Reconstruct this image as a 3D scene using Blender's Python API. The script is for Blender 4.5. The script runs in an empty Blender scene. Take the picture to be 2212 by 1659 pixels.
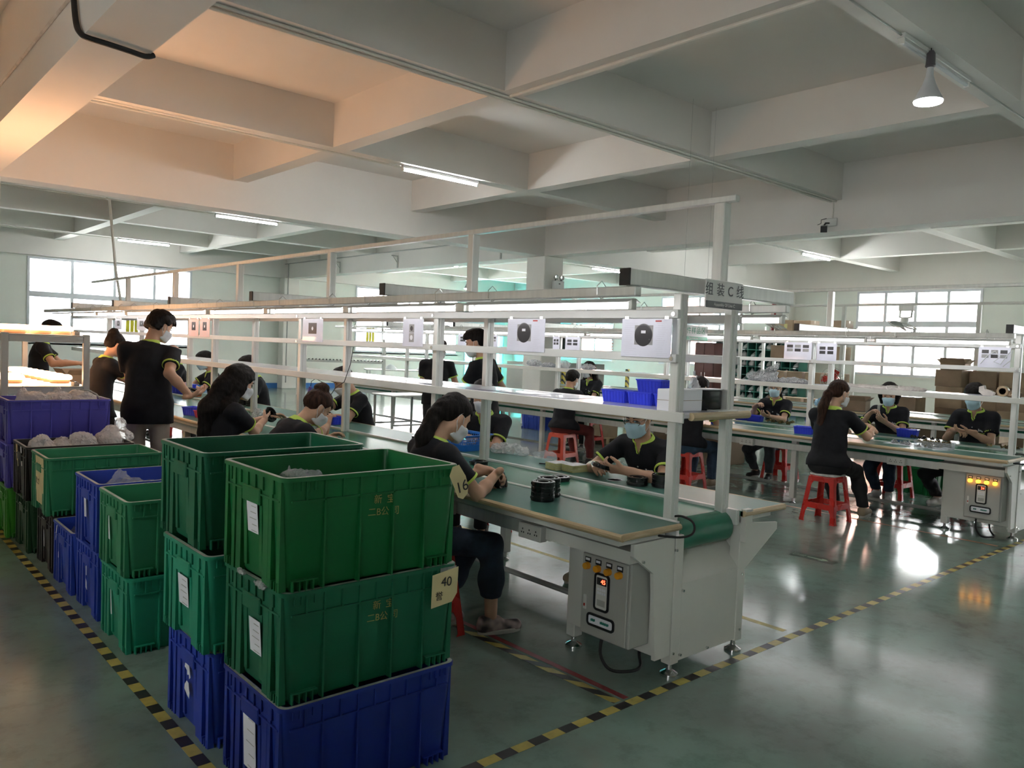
import bpy, bmesh, math, random
import numpy as np
from mathutils import Vector, Matrix

sc = bpy.context.scene
COL = sc.collection
random.seed(7)
PI = math.pi

# ------------------------------------------------------------------ camera, world, lights, exposure
cam_d = bpy.data.cameras.new('camera')
cam_d.sensor_fit = 'HORIZONTAL'
cam_d.sensor_width = 36.0
cam_d.lens = 27.84
cam_d.clip_start = 0.02
cam_d.clip_end = 300
cam = bpy.data.objects.new('camera', cam_d)
COL.objects.link(cam)
_y, _p, _r = math.radians(48.4766), math.radians(2.6837), math.radians(2.2976)
_f = Vector((math.cos(_y)*math.cos(_p), math.sin(_y)*math.cos(_p), -math.sin(_p)))
_rt = Vector((math.sin(_y), -math.cos(_y), 0))
_up = _rt.cross(_f)
_rt2 = _rt*math.cos(_r) + _up*math.sin(_r)
_up2 = -_rt*math.sin(_r) + _up*math.cos(_r)
_m = Matrix((_rt2, _up2, -_f)).transposed().to_4x4()
_m.translation = Vector((0, 0, 1.58))
cam.matrix_world = _m
sc.camera = cam

sc.view_settings.view_transform = 'Standard'
sc.view_settings.look = 'None'
sc.view_settings.gamma = 1.0
sc.view_settings.use_curve_mapping = False
sc.view_settings.exposure = 1.72

wd = bpy.data.worlds.new('overcast_sky')
sc.world = wd
wd.use_nodes = True
_bg = wd.node_tree.nodes['Background']
_bg.inputs['Color'].default_value = (1.0, 0.96, 0.965, 1)
_bg.inputs['Strength'].default_value = 16.0

def area_portal(name, loc, rot, sx, sy):
    l = bpy.data.lights.new(name, 'AREA')
    l.shape = 'RECTANGLE'; l.size = sx; l.size_y = sy
    l.cycles.is_portal = True
    o = bpy.data.objects.new(name, l); COL.objects.link(o)
    o.location = loc; o.rotation_euler = rot
    return o

# emission strengths of the lamps the place has
E_TUBE = 5.0
E_CEIL_TUBE = 42.0
E_BULB = 45.0
E_WARM = 6.8

# ------------------------------------------------------------------ materials
MATS = {}
def _nt(name):
    m = bpy.data.materials.new(name); m.use_nodes = True
    nt = m.node_tree
    return m, nt, nt.nodes, nt.links, nt.nodes['Principled BSDF']

def mat(name, col, rough=0.5, metal=0.0, spec=0.5, var=0.0, scale=8.0, detail=4.0, stretch=None,
        col2=None, bump=0.0, bscale=None, trans=0.0, alpha=1.0, coat=0.0, rvar=0.0, sheen=0.0):
    if name in MATS: return MATS[name]
    m, nt, N, L, b = _nt(name)
    b.inputs['Base Color'].default_value = (*col, 1)
    b.inputs['Roughness'].default_value = rough
    b.inputs['Metallic'].default_value = metal
    b.inputs['Specular IOR Level'].default_value = spec
    b.inputs['Transmission Weight'].default_value = trans
    b.inputs['Alpha'].default_value = alpha
    b.inputs['Coat Weight'].default_value = coat
    b.inputs['Sheen Weight'].default_value = sheen
    tc = N.new('ShaderNodeTexCoord'); mp = N.new('ShaderNodeMapping')
    L.new(tc.outputs['Object'], mp.inputs['Vector'])
    if stretch: mp.inputs['Scale'].default_value = stretch
    nz = N.new('ShaderNodeTexNoise'); nz.inputs['Scale'].default_value = scale; nz.inputs['Detail'].default_value = detail
    L.new(mp.outputs['Vector'], nz.inputs['Vector'])
    if var > 0 or col2:
        mx = N.new('ShaderNodeMix'); mx.data_type = 'RGBA'
        c2 = col2 if col2 else tuple(max(0, c*(1-var)) for c in col)
        c1 = col if col2 else tuple(min(1, c*(1+var)) for c in col)
        mx.inputs[6].default_value = (*c1, 1); mx.inputs[7].default_value = (*c2, 1)
        rp = N.new('ShaderNodeValToRGB'); rp.color_ramp.elements[0].position = 0.35; rp.color_ramp.elements[1].position = 0.65
        L.new(nz.outputs['Fac'], rp.inputs['Fac']); L.new(rp.outputs['Color'], mx.inputs[0])
        L.new(mx.outputs[2], b.inputs['Base Color'])
    if rvar > 0:
        mr = N.new('ShaderNodeMapRange'); mr.inputs[3].default_value = max(0.02, rough-rvar); mr.inputs[4].default_value = min(1, rough+rvar)
        mr.inputs[1].default_value = 0.3; mr.inputs[2].default_value = 0.7
        L.new(nz.outputs['Fac'], mr.inputs[0]); L.new(mr.outputs[0], b.inputs['Roughness'])
    if bump > 0:
        n2 = N.new('ShaderNodeTexNoise'); n2.inputs['Scale'].default_value = bscale or scale*4; n2.inputs['Detail'].default_value = 5
        L.new(mp.outputs['Vector'], n2.inputs['Vector'])
        bp = N.new('ShaderNodeBump'); bp.inputs['Strength'].default_value = bump; bp.inputs['Distance'].default_value = 0.01
        L.new(n2.outputs['Fac'], bp.inputs['Height']); L.new(bp.outputs['Normal'], b.inputs['Normal'])
    MATS[name] = m
    return m

def emit(name, col, strength, base=(0.8, 0.8, 0.8)):
    if name in MATS: return MATS[name]
    m, nt, N, L, b = _nt(name)
    b.inputs['Base Color'].default_value = (*base, 1)
    b.inputs['Emission Color'].default_value = (*col, 1)
    b.inputs['Emission Strength'].default_value = strength
    MATS[name] = m
    return m

def thin(name, col, opacity=0.35, rough=0.08, bump=0.6, bscale=30, spec=0.35, speck=0.0):
    """thin clear sheet: partly see-through, partly shiny"""
    if name in MATS: return MATS[name]
    m = bpy.data.materials.new(name); m.use_nodes = True
    nt = m.node_tree; N = nt.nodes; L = nt.links
    N.clear()
    out = N.new('ShaderNodeOutputMaterial'); mix = N.new('ShaderNodeMixShader')
    tr = N.new('ShaderNodeBsdfTransparent'); tr.inputs[0].default_value = (0.93, 0.94, 0.95, 1)
    pb = N.new('ShaderNodeBsdfPrincipled')
    pb.inputs['Base Color'].default_value = (*col, 1); pb.inputs['Roughness'].default_value = rough
    pb.inputs['Specular IOR Level'].default_value = spec
    tc = N.new('ShaderNodeTexCoord'); nz = N.new('ShaderNodeTexNoise'); nz.inputs['Scale'].default_value = bscale; nz.inputs['Detail'].default_value = 6
    L.new(tc.outputs['Object'], nz.inputs['Vector'])
    bp = N.new('ShaderNodeBump'); bp.inputs['Strength'].default_value = bump; bp.inputs['Distance'].default_value = 0.02
    L.new(nz.outputs['Fac'], bp.inputs['Height']); L.new(bp.outputs['Normal'], pb.inputs['Normal'])
    if speck > 0:
        v = N.new('ShaderNodeTexVoronoi'); v.inputs['Scale'].default_value = 90
        L.new(tc.outputs['Object'], v.inputs['Vector'])
        mr = N.new('ShaderNodeMapRange'); mr.inputs[1].default_value = 0.25; mr.inputs[2].default_value = 0.6
        mr.inputs[3].default_value = min(1, opacity+speck); mr.inputs[4].default_value = opacity
        L.new(v.outputs['Distance'], mr.inputs[0]); L.new(mr.outputs[0], mix.inputs[0])
    else:
        mix.inputs[0].default_value = opacity
    L.new(tr.outputs[0], mix.inputs[1]); L.new(pb.outputs[0], mix.inputs[2]); L.new(mix.outputs[0], out.inputs[0])
    MATS[name] = m
    return m

def glass(name='window_glass'):
    if name in MATS: return MATS[name]
    m = bpy.data.materials.new(name); m.use_nodes = True
    N = m.node_tree.nodes; L = m.node_tree.links; N.clear()
    out = N.new('ShaderNodeOutputMaterial'); mix = N.new('ShaderNodeMixShader')
    tr = N.new('ShaderNodeBsdfTransparent'); tr.inputs[0].default_value = (0.94, 0.97, 0.97, 1)
    gl = N.new('ShaderNodeBsdfGlossy'); gl.inputs['Roughness'].default_value = 0.02
    fr = N.new('ShaderNodeFresnel'); fr.inputs[0].default_value = 1.45
    L.new(fr.outputs[0], mix.inputs[0]); L.new(tr.outputs[0], mix.inputs[1]); L.new(gl.outputs[0], mix.inputs[2])
    L.new(mix.outputs[0], out.inputs[0])
    MATS[name] = m
    return m

# ------------------------------------------------------------------ mesh builder
class MB:
    def __init__(s): s.v = []; s.f = []; s.mi = []; s.cur = 0
    def _add(s, vs, fs):
        o = len(s.v); s.v += [tuple(p) for p in vs]
        for f in fs: s.f.append([o+i for i in f]); s.mi.append(s.cur)
        return s
    def box(s, x0, x1, y0, y1, z0, z1):
        vs = [(x0,y0,z0),(x1,y0,z0),(x1,y1,z0),(x0,y1,z0),(x0,y0,z1),(x1,y0,z1),(x1,y1,z1),(x0,y1,z1)]
        return s._add(vs, [(0,3,2,1),(4,5,6,7),(0,1,5,4),(1,2,6,5),(2,3,7,6),(3,0,4,7)])
    def cbox(s, c, d, rot=None):
        vs = []
        for sx, sy, sz in ((-1,-1,-1),(1,-1,-1),(1,1,-1),(-1,1,-1),(-1,-1,1),(1,-1,1),(1,1,1),(-1,1,1)):
            p = Vector((sx*d[0]/2, sy*d[1]/2, sz*d[2]/2))
            if rot is not None: p = rot @ p
            vs.append(p + Vector(c))
        return s._add(vs, [(0,3,2,1),(4,5,6,7),(0,1,5,4),(1,2,6,5),(2,3,7,6),(3,0,4,7)])
    def bbox(s, x0, x1, y0, y1, z0, z1, r=0.004):
        """box with chamfered edges"""
        xs, ys, zs = (x0, x1), (y0, y1), (z0, z1)
        r = min(r, (x1-x0)/2.01, (y1-y0)/2.01, (z1-z0)/2.01)
        idx = {}; vs = []
        for i in (0,1):
            for j in (0,1):
                for k in (0,1):
                    sx, sy, sz = (1-2*i)*r, (1-2*j)*r, (1-2*k)*r
                    X, Y, Z = xs[i], ys[j], zs[k]
                    idx[i,j,k,0] = len(vs); vs.append((X, Y+sy, Z+sz))
                    idx[i,j,k,1] = len(vs); vs.append((X+sx, Y, Z+sz))
                    idx[i,j,k,2] = len(vs); vs.append((X+sx, Y+sy, Z))
        fs = []
        for i in (0,1):
            q = [idx[i,0,0,0], idx[i,1,0,0], idx[i,1,1,0], idx[i,0,1,0]]; fs.append(q if i else q[::-1])
            q = [idx[0,i,0,1], idx[0,i,1,1], idx[1,i,1,1], idx[1,i,0,1]]; fs.append(q if i else q[::-1])
            q = [idx[0,0,i,2], idx[1,0,i,2], idx[1,1,i,2], idx[0,1,i,2]]; fs.append(q if i else q[::-1])
        for a in (0,1):
            for b in (0,1):
                q = [idx[a,b,0,0], idx[a,b,1,0], idx[a,b,1,1], idx[a,b,0,1]]; fs.append(q if (a+b) % 2 else q[::-1])
                q = [idx[0,a,b,1], idx[0,a,b,2], idx[1,a,b,2], idx[1,a,b,1]]; fs.append(q if (a+b) % 2 else q[::-1])
                q = [idx[a,0,b,0], idx[a,1,b,0], idx[a,1,b,2], idx[a,0,b,2]]; fs.append(q if (a+b) % 2 == 0 else q[::-1])
        for i in (0,1):
            for j in (0,1):
                for k in (0,1):
                    q = [idx[i,j,k,0], idx[i,j,k,1], idx[i,j,k,2]]; fs.append(q if (i+j+k) % 2 else q[::-1])
        return s._add(vs, fs)
    def cyl(s, a, b, r0, r1=None, n=12, cap=True):
        r1 = r0 if r1 is None else r1
        a = Vector(a); b = Vector(b); d = (b-a).normalized()
        u = d.orthogonal().normalized(); w = d.cross(u)
        vs = []
        for c, r in ((a, r0), (b, r1)):
            for i in range(n):
                t = 2*PI*i/n; vs.append(c + u*(r*math.cos(t)) + w*(r*math.sin(t)))
        fs = [(i, (i+1) % n, n+(i+1) % n, n+i) for i in range(n)]
        if cap: fs += [tuple(range(n))[::-1], tuple(range(n, 2*n))]
        return s._add(vs, fs)
    def tube(s, pts, r, n=8, cap=True):
        pts = [Vector(p) for p in pts]; vs = []; m = len(pts)
        u = None
        for i, p in enumerate(pts):
            d = (pts[min(i+1, m-1)] - pts[max(i-1, 0)]).normalized()
            if u is None: u = d.orthogonal().normalized()
            u = (u - d*u.dot(d)).normalized(); w = d.cross(u)
            rr = r[i] if isinstance(r, (list, tuple)) else r
            for k in range(n):
                t = 2*PI*k/n; vs.append(p + u*(rr*math.cos(t)) + w*(rr*math.sin(t)))
        fs = []
        for i in range(m-1):
            for k in range(n):
                fs.append((i*n+k, i*n+(k+1) % n, (i+1)*n+(k+1) % n, (i+1)*n+k))
        if cap: fs += [tuple(range(n))[::-1], tuple(range((m-1)*n, m*n))]
        return s._add(vs, fs)
    def cable(s, pts, r, n=8, sub=6):
        """tube along a smooth curve through the points"""
        P = [Vector(p) for p in pts]; out = []
        for i in range(len(P)-1):
            a, b, c, d = P[max(i-1, 0)], P[i], P[i+1], P[min(i+2, len(P)-1)]
            for k in range(sub):
                t = k/sub
                out.append(0.5*((2*b)+(c-a)*t+(2*a-5*b+4*c-d)*t*t+(3*b-a-3*c+d)*t**3))
        out.append(P[-1])
        return s.tube(out, r, n)
    def lathe(s, prof, c=(0,0,0), n=24, axis='z'):
        vs = []; m = len(prof)
        for r, z in prof:
            for k in range(n):
                t = 2*PI*k/n; x, y = r*math.cos(t), r*math.sin(t)
                p = (x, y, z) if axis == 'z' else ((z, x, y) if axis == 'x' else (y, z, x))
                vs.append((p[0]+c[0], p[1]+c[1], p[2]+c[2]))
        fs = []
        for i in range(m-1):
            for k in range(n):
                fs.append((i*n+k, i*n+(k+1) % n, (i+1)*n+(k+1) % n, (i+1)*n+k))
        if prof[0][0] > 1e-6: fs.append(tuple(range(n))[::-1])
        if prof[-1][0] > 1e-6: fs.append(tuple(range((m-1)*n, m*n)))
        return s._add(vs, fs)
    def prism(s, poly, a0, a1, axis='y'):
        """poly: 2-D outline; swept along axis from a0 to a1"""
        n = len(poly); vs = []
        for a in (a0, a1):
            for u, w in poly:
                vs.append((u, a, w) if axis == 'y' else ((a, u, w) if axis == 'x' else (u, w, a)))
        fs = [(i, (i+1) % n, n+(i+1) % n, n+i) for i in range(n)]
        fs += [tuple(range(n))[::-1], tuple(range(n, 2*n))]
        return s._add(vs, fs)
    def rrect(s, rings, n=4, cap0=True, cap1=True):
        """rings: (half_x, half_y, radius, z) loops of a rounded rectangle skinned together"""
        vs = []; per = 4*(n+1)
        for hx, hy, r, z in rings:
            for q, (cx, cy) in enumerate(((1,1),(-1,1),(-1,-1),(1,-1))):
                for k in range(n+1):
                    t = PI/2*(q + k/n)
                    vs.append((cx*(hx-r)+r*math.cos(t), cy*(hy-r)+r*math.sin(t), z))
        fs = []
        for i in range(len(rings)-1):
            for k in range(per):
                fs.append((i*per+k, i*per+(k+1) % per, (i+1)*per+(k+1) % per, (i+1)*per+k))
        if cap0: fs.append(tuple(range(per))[::-1])
        if cap1: fs.append(tuple(range((len(rings)-1)*per, len(rings)*per)))
        return s._add(vs, fs)
    def quad(s, a, b, c, d): return s._add([a, b, c, d], [(0,1,2,3)])
    def build(s, name, m, parent=None, smooth=False, loc=None, rz=0, kind=None):
        me = bpy.data.meshes.new(name)
        me.from_pydata(s.v, [], s.f)
        ms = m if isinstance(m, (list, tuple)) else [m]
        for k in ms: me.materials.append(k)
        if len(ms) > 1: me.polygons.foreach_set('material_index', s.mi)
        if smooth:
            me.polygons.foreach_set('use_smooth', [True]*len(s.f))
            try: me.set_sharp_from_angle(angle=math.radians(35))
            except Exception: pass
        bm = bmesh.new(); bm.from_mesh(me); bmesh.ops.recalc_face_normals(bm, faces=bm.faces); bm.to_mesh(me); bm.free()
        o = bpy.data.objects.new(name, me); COL.objects.link(o)
        if parent: o.parent = parent
        if loc: o.location = loc
        if rz: o.rotation_euler = (0, 0, rz)
        if kind: o['kind'] = kind
        return o

def thing(name, label, cat, loc=(0,0,0), rz=0, group=None, rot=None):
    o = bpy.data.objects.new(name, None); COL.objects.link(o)
    o.empty_display_size = 0.1
    o.location = loc; o.rotation_euler = rot if rot else (0, 0, rz)
    o['label'] = label; o['category'] = cat
    if group: o['group'] = group
    return o
def tag(o, label, cat, group=None):
    o['label'] = label; o['category'] = cat
    if group: o['group'] = group
    return o
def dup(root, loc, rz=None, label=None, group=None):
    r = root.copy(); COL.objects.link(r); r.location = loc
    if rz is not None: r.rotation_euler = (0, 0, rz)
    if label: r['label'] = label
    if group: r['group'] = group
    def rec(a, b):
        for ch in list(a.children):
            c = ch.copy(); COL.objects.link(c); c.parent = b
            rec(ch, c)
    rec(root, r)
    return r
def text(name, body, size, m, parent, loc, rot, ex=0.0006, align='CENTER', space=1.0):
    cu = bpy.data.curves.new(name, 'FONT'); cu.body = body; cu.size = size; cu.extrude = ex
    cu.align_x = align; cu.align_y = 'CENTER'; cu.space_character = space
    cu.materials.append(m)
    tmp = bpy.data.objects.new(name + '_curve', cu); COL.objects.link(tmp)
    dg = bpy.context.evaluated_depsgraph_get()
    me = bpy.data.meshes.new_from_object(tmp.evaluated_get(dg))
    me.name = name
    bpy.data.objects.remove(tmp); bpy.data.curves.remove(cu)
    if len(me.materials) == 0: me.materials.append(m)
    o = bpy.data.objects.new(name, me); COL.objects.link(o)
    if parent: o.parent = parent
    o.location = loc; o.rotation_euler = rot
    return o
# ------------------------------------------------------------------ shared materials
M_wall = mat('wall_paint', (0.74, 0.77, 0.71), 0.7, var=0.03, scale=1.5)
M_ceil = mat('ceiling_paint', (0.76, 0.74, 0.70), 0.8, var=0.03, scale=0.8)
M_col = mat('column_paint', (0.74, 0.73, 0.68), 0.75, var=0.03, scale=2)
M_frame = mat('window_aluminium', (0.62, 0.65, 0.68), 0.45, 0.3)
M_white = mat('white_enamel', (0.64, 0.65, 0.63), 0.35, var=0.03, scale=5)
M_alu = mat('aluminium_profile', (0.68, 0.69, 0.66), 0.38, 0.35, var=0.05, scale=6, stretch=(6, 6, 0.4))
M_steelw = mat('painted_steel', (0.62, 0.62, 0.58), 0.42, var=0.05, scale=3, bump=0.05, bscale=200)
M_grey = mat('grey_paint', (0.34, 0.35, 0.33), 0.4, var=0.06, scale=4)
M_black = mat('black_plastic', (0.012, 0.012, 0.013), 0.3)
M_rubber = mat('black_rubber', (0.012, 0.012, 0.012), 0.6)
M_chrome = mat('chrome', (0.7, 0.7, 0.7), 0.2, 1.0)
M_wood = mat('wood_edging', (0.52, 0.40, 0.24), 0.5, var=0.15, scale=3, stretch=(1, 0.15, 1))
M_greentop = mat('green_table_mat', (0.06, 0.17, 0.135), 0.36, var=0.08, scale=1.5, spec=0.35)
M_belt = mat('green_belt', (0.02, 0.17, 0.10), 0.22, var=0.06, scale=1.5)
M_paper = mat('white_paper', (0.80, 0.81, 0.86), 0.5)
M_sleeve = mat('plastic_sleeve_paper', (0.74, 0.75, 0.86), 0.25, var=0.04, scale=6, coat=0.4)
M_ink = mat('black_ink', (0.02, 0.02, 0.022), 0.6)
M_yellowpaper = mat('yellow_paper', (0.66, 0.56, 0.30), 0.6, var=0.06, scale=10)
M_card = mat('cardboard', (0.36, 0.26, 0.17), 0.8, var=0.12, scale=4)
M_cardd = mat('cardboard_dark', (0.27, 0.19, 0.125), 0.8, var=0.12, scale=4)
M_tape = mat('packing_tape', (0.46, 0.35, 0.22), 0.25)
M_pipe = mat('white_conduit', (0.72, 0.70, 0.64), 0.45)
M_glass = glass()

# floor: sealed green epoxy, scuffed
def floor_mat():
    m, nt, N, L, b = _nt('green_epoxy')
    tc = N.new('ShaderNodeTexCoord')
    n1 = N.new('ShaderNodeTexNoise'); n1.inputs['Scale'].default_value = 0.9; n1.inputs['Detail'].default_value = 8; n1.inputs['Roughness'].default_value = 0.65
    n2 = N.new('ShaderNodeTexNoise'); n2.inputs['Scale'].default_value = 5.0; n2.inputs['Detail'].default_value = 8; n2.inputs['Roughness'].default_value = 0.7
    n3 = N.new('ShaderNodeTexNoise'); n3.inputs['Scale'].default_value = 0.35; n3.inputs['Detail'].default_value = 3
    for n in (n1, n2, n3): L.new(tc.outputs['Object'], n.inputs['Vector'])
    r1 = N.new('ShaderNodeValToRGB')
    r1.color_ramp.elements[0].position = 0.32; r1.color_ramp.elements[0].color = (0.175, 0.20, 0.18, 1)
    r1.color_ramp.elements[1].position = 0.62; r1.color_ramp.elements[1].color = (0.205, 0.315, 0.27, 1)
    L.new(n1.outputs['Fac'], r1.inputs['Fac'])
    r2 = N.new('ShaderNodeValToRGB')
    r2.color_ramp.elements[0].position = 0.28; r2.color_ramp.elements[0].color = (0.45, 0.45, 0.42, 1)
    r2.color_ramp.elements[1].position = 0.50; r2.color_ramp.elements[1].color = (1, 1, 1, 1)
    L.new(n2.outputs['Fac'], r2.inputs['Fac'])
    mx = N.new('ShaderNodeMix'); mx.data_type = 'RGBA'; mx.blend_type = 'MULTIPLY'; mx.inputs[0].default_value = 0.55
    L.new(r1.outputs['Color'], mx.inputs[6]); L.new(r2.outputs['Color'], mx.inputs[7]); L.new(mx.outputs[2], b.inputs['Base Color'])
    mr = N.new('ShaderNodeMapRange'); mr.inputs[1].default_value = 0.3; mr.inputs[2].default_value = 0.7; mr.inputs[3].default_value = 0.08; mr.inputs[4].default_value = 0.24
    ad = N.new('ShaderNodeMath'); ad.operation = 'MULTIPLY_ADD'; ad.inputs[1].default_value = 0.4
    L.new(n2.outputs['Fac'], ad.inputs[0]); 
    sc3 = N.new('ShaderNodeMath'); sc3.operation = 'MULTIPLY'; sc3.inputs[1].default_value = 0.6
    L.new(n3.outputs['Fac'], sc3.inputs[0]); L.new(sc3.outputs[0], ad.inputs[2])
    L.new(ad.outputs[0], mr.inputs[0]); L.new(mr.outputs[0], b.inputs['Roughness'])
    bp = N.new('ShaderNodeBump'); bp.inputs['Strength'].default_value = 0.06; bp.inputs['Distance'].default_value = 0.02
    n4 = N.new('ShaderNodeTexNoise'); n4.inputs['Scale'].default_value = 2.2; n4.inputs['Detail'].default_value = 2
    L.new(tc.outputs['Object'], n4.inputs['Vector']); L.new(n4.outputs['Fac'], bp.inputs['Height']); L.new(bp.outputs['Normal'], b.inputs['Normal'])
    return m
M_floor = floor_mat()

# ------------------------------------------------------------------ room shell
XL, XR, YN, YF = -2.6, 20.7, -3.4, 23.4
ZS, ZB, ZG = 4.39, 3.87, 3.43          # slab, beam and girder undersides

def structure(name, mb, m, parent=None, smooth=False):
    o = mb.build(name, m, parent, smooth); o['kind'] = 'structure'; return o

structure('floor', MB().box(XL-0.3, XR+0.3, YN-0.3, YF+0.3, -0.12, 0.0), M_floor)
structure('ceiling', MB().box(XL-0.3, XR+0.3, YN-0.3, YF+0.3, ZS, ZS+0.15), M_ceil)

def wall_with_holes(name, axis, pos, t, a0, a1, holes):
    """axis 'y': wall at y=pos running in x; holes: (a0,a1,z0,z1)"""
    mb = MB()
    cuts = sorted(holes)
    def blk(u0, u1, z0, z1):
        if u1-u0 < 1e-4 or z1-z0 < 1e-4: return
        if axis == 'y': mb.box(u0, u1, pos, pos+t, z0, z1)
        else: mb.box(pos, pos+t, u0, u1, z0, z1)
    u = a0
    for (h0, h1, z0, z1) in cuts:
        blk(u, h0, 0, ZS); blk(h0, h1, 0, z0); blk(h0, h1, z1, ZS); u = h1
    blk(u, a1, 0, ZS)
    return structure(name, mb, M_wall)

WZ0, WZ1 = 1.20, 3.40
far_holes = [(4.1, 8.22, WZ0, WZ1), (13.6, 17.9, WZ0, WZ1), (18.25, 20.2, 0.15, 3.1)]
right_holes = [(-1.5, 2.6, 1.22, WZ1), (6.75, 9.75, 1.22, WZ1), (13.2, 16.2, 1.22, WZ1), (18.2, 21.6, 1.22, WZ1)]
wall_with_holes('wall_far', 'y', YF, 0.25, XL, XR, far_holes)
wall_with_holes('wall_right', 'x', XR, 0.25, YN, YF+0.25, right_holes)
left_fill_holes = [(-1.6, -0.8, 1.6, 2.9), (3.2, 3.9, 1.6, 2.5)]  # assumed windows in an unseen wall, added for fill light on the crates
wall_with_holes('wall_left', 'x', XL-0.25, 0.25, YN, YF+0.25, left_fill_holes)
wall_with_holes('wall_near', 'y', YN-0.25, 0.25, XL-0.25, XR+0.25, [])
M_blue = mat('blue_skirting', (0.03, 0.16, 0.48), 0.5)
structure('baseboard_far', MB().box(XL, 18.2, YF-0.012, YF, 0, 0.16), M_blue)
structure('baseboard_right', MB().box(XR-0.012, XR, YN, YF-0.012, 0, 0.16), M_blue)

# beams
wb = MB()
for x0, x1 in ((4.66, 4.88), (7.81, 8.05), (14.25, 14.47), (17.4, 17.62)):
    structure('beam', MB().box(x0, x1, YN, YF, ZB, ZS), M_ceil)
for y0, y1 in ((-0.8, -0.57), (2.36, 2.60), (5.52, 5.76), (8.65, 8.89), (14.92, 15.15), (18.05, 18.28), (21.1, 21.33)):
    structure('beam', MB().box(XL, XR, y0, y1, ZB+0.002, ZS), M_ceil)
structure('girder', MB().box(1.28, 1.69, YN, YF, ZG, ZS), M_ceil)
structure('girder', MB().box(11.05, 11.42, YN, YF, ZG, ZS), M_ceil)
structure('girder', MB().box(XL, XR, 11.65, 12.05, ZG+0.003, ZS), M_ceil)
structure('trim_1', MB().box(XL, XR, YF-0.16, YF, 3.43, ZS), M_ceil)
structure('trim_2', MB().box(XR-0.16, XR, YN, YF-0.16, 3.46, ZS), M_ceil)
# columns
for i, (x, y) in enumerate(((10.98, 11.55), (1.22, 11.6))):
    structure('column', MB().bbox(x, x+0.52, y, y+0.55, 0, ZG, 0.015), M_col)
structure('column', MB().bbox(XR-0.32, XR, 11.5, 12.1, 0, ZG, 0.015), M_col)
structure('column', MB().bbox(10.9, 11.4, YF-0.34, YF, 0, ZG, 0.015), M_col)

# windows: frame, mullions, panes
def window(n, axis, pos, a0, a1, z0, z1, cols, transom, inward, teal=False):
    """every bar and every pane is a part of the window"""
    w = bpy.data.objects.new('window_%d' % n, None); COL.objects.link(w); w['kind'] = 'structure'
    t = 0.06; d0 = pos + inward*0.05; d1 = d0 - inward*0.07
    lo, hi = min(d0, d1), max(d0, d1)
    def bar(nm, u0, u1, zz0, zz1, grow=0.0):
        mb = MB()
        if axis == 'y': mb.box(u0, u1, lo-grow, hi+grow, zz0, zz1)
        else: mb.box(lo-grow, hi+grow, u0, u1, zz0, zz1)
        o = mb.build(nm, M_frame, w); o['kind'] = 'structure'
    bar('window_frame', a0, a0+t, z0, z1); bar('window_frame', a1-t, a1, z0, z1)
    bar('window_frame', a0+t, a1-t, z0, z0+t); bar('window_frame', a0+t, a1-t, z1-t, z1)
    zt = transom
    bar('transom', a0+t, a1-t, zt-0.07, zt+0.07, 0.004)
    W = (a1-a0)/cols
    for c in range(1, cols):
        u = a0+c*W; bar('mullion', u-0.035, u+0.035, z0+t, z1-t, 0.002)
    mid = (lo+hi)/2
    for c in range(cols):
        for (p0, p1) in ((z0+t, zt-0.07), (zt+0.07, z1-t)):
            u0 = a0+c*W+0.035; u1 = a0+(c+1)*W-0.035
            mb = MB()
            if axis == 'y': mb.box(u0, u1, mid-0.004, mid+0.004, p0, p1)
            else: mb.box(mid-0.004, mid+0.004, u0, u1, p0, p1)
            o = mb.build('pane', glass_teal() if teal else M_glass, w); o['kind'] = 'structure'
    # sill
    mb = MB()
    if axis == 'y': mb.box(a0-0.05, a1+0.05, pos-0.03 if inward < 0 else pos, pos+0.0 if inward < 0 else pos+0.03, z0-0.04, z0)
    else: mb.box(pos-0.03, pos, a0-0.05, a1+0.05, z0-0.04, z0)
    o = mb.build('window_sill', M_col, w); o['kind'] = 'structure'
    return w
def glass_teal():
    if 'teal_glass' in MATS: return MATS['teal_glass']
    m = bpy.data.materials.new('teal_glass'); m.use_nodes = True
    N = m.node_tree.nodes; L = m.node_tree.links; N.clear()
    out = N.new('ShaderNodeOutputMaterial'); mix = N.new('ShaderNodeMixShader'); mix.inputs[0].default_value = 0.06
    tr = N.new('ShaderNodeBsdfTransparent'); tr.inputs[0].default_value = (0.25, 0.80, 0.80, 1)
    gl = N.new('ShaderNodeBsdfGlossy'); gl.inputs['Roughness'].default_value = 0.05
    L.new(tr.outputs[0], mix.inputs[1]); L.new(gl.outputs[0], mix.inputs[2]); L.new(mix.outputs[0], out.inputs[0])
    MATS['teal_glass'] = m
    return m
wi = 1
for k, (a0, a1, z0, z1) in enumerate(far_holes):
    window(wi, 'y', YF, a0, a1, z0, z1, (4, 4, 2)[k], 2.45, 1, teal=(k == 2)); wi += 1
    area_portal('portal', ((a0+a1)/2, YF+0.02, (z0+z1)/2), (-PI/2, 0, 0), a1-a0, z1-z0)
for (a0, a1, z0, z1) in right_holes:
    window(wi, 'x', XR, a0, a1, z0, z1, 4, 2.55, 1); wi += 1
    area_portal('portal', (XR+0.02, (a0+a1)/2, (z0+z1)/2), (0, PI/2, 0), z1-z0, a1-a0)
for (a0, a1, z0, z1) in left_fill_holes:  # the added fill-light windows, out of view
    window(wi, 'x', XL-0.25, a0, a1, z0, z1, 2, z1-0.4, 1); wi += 1
    area_portal('portal', (XL-0.02, (a0+a1)/2, (z0+z1)/2), (0, -PI/2, 0), z1-z0, a1-a0)

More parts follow.
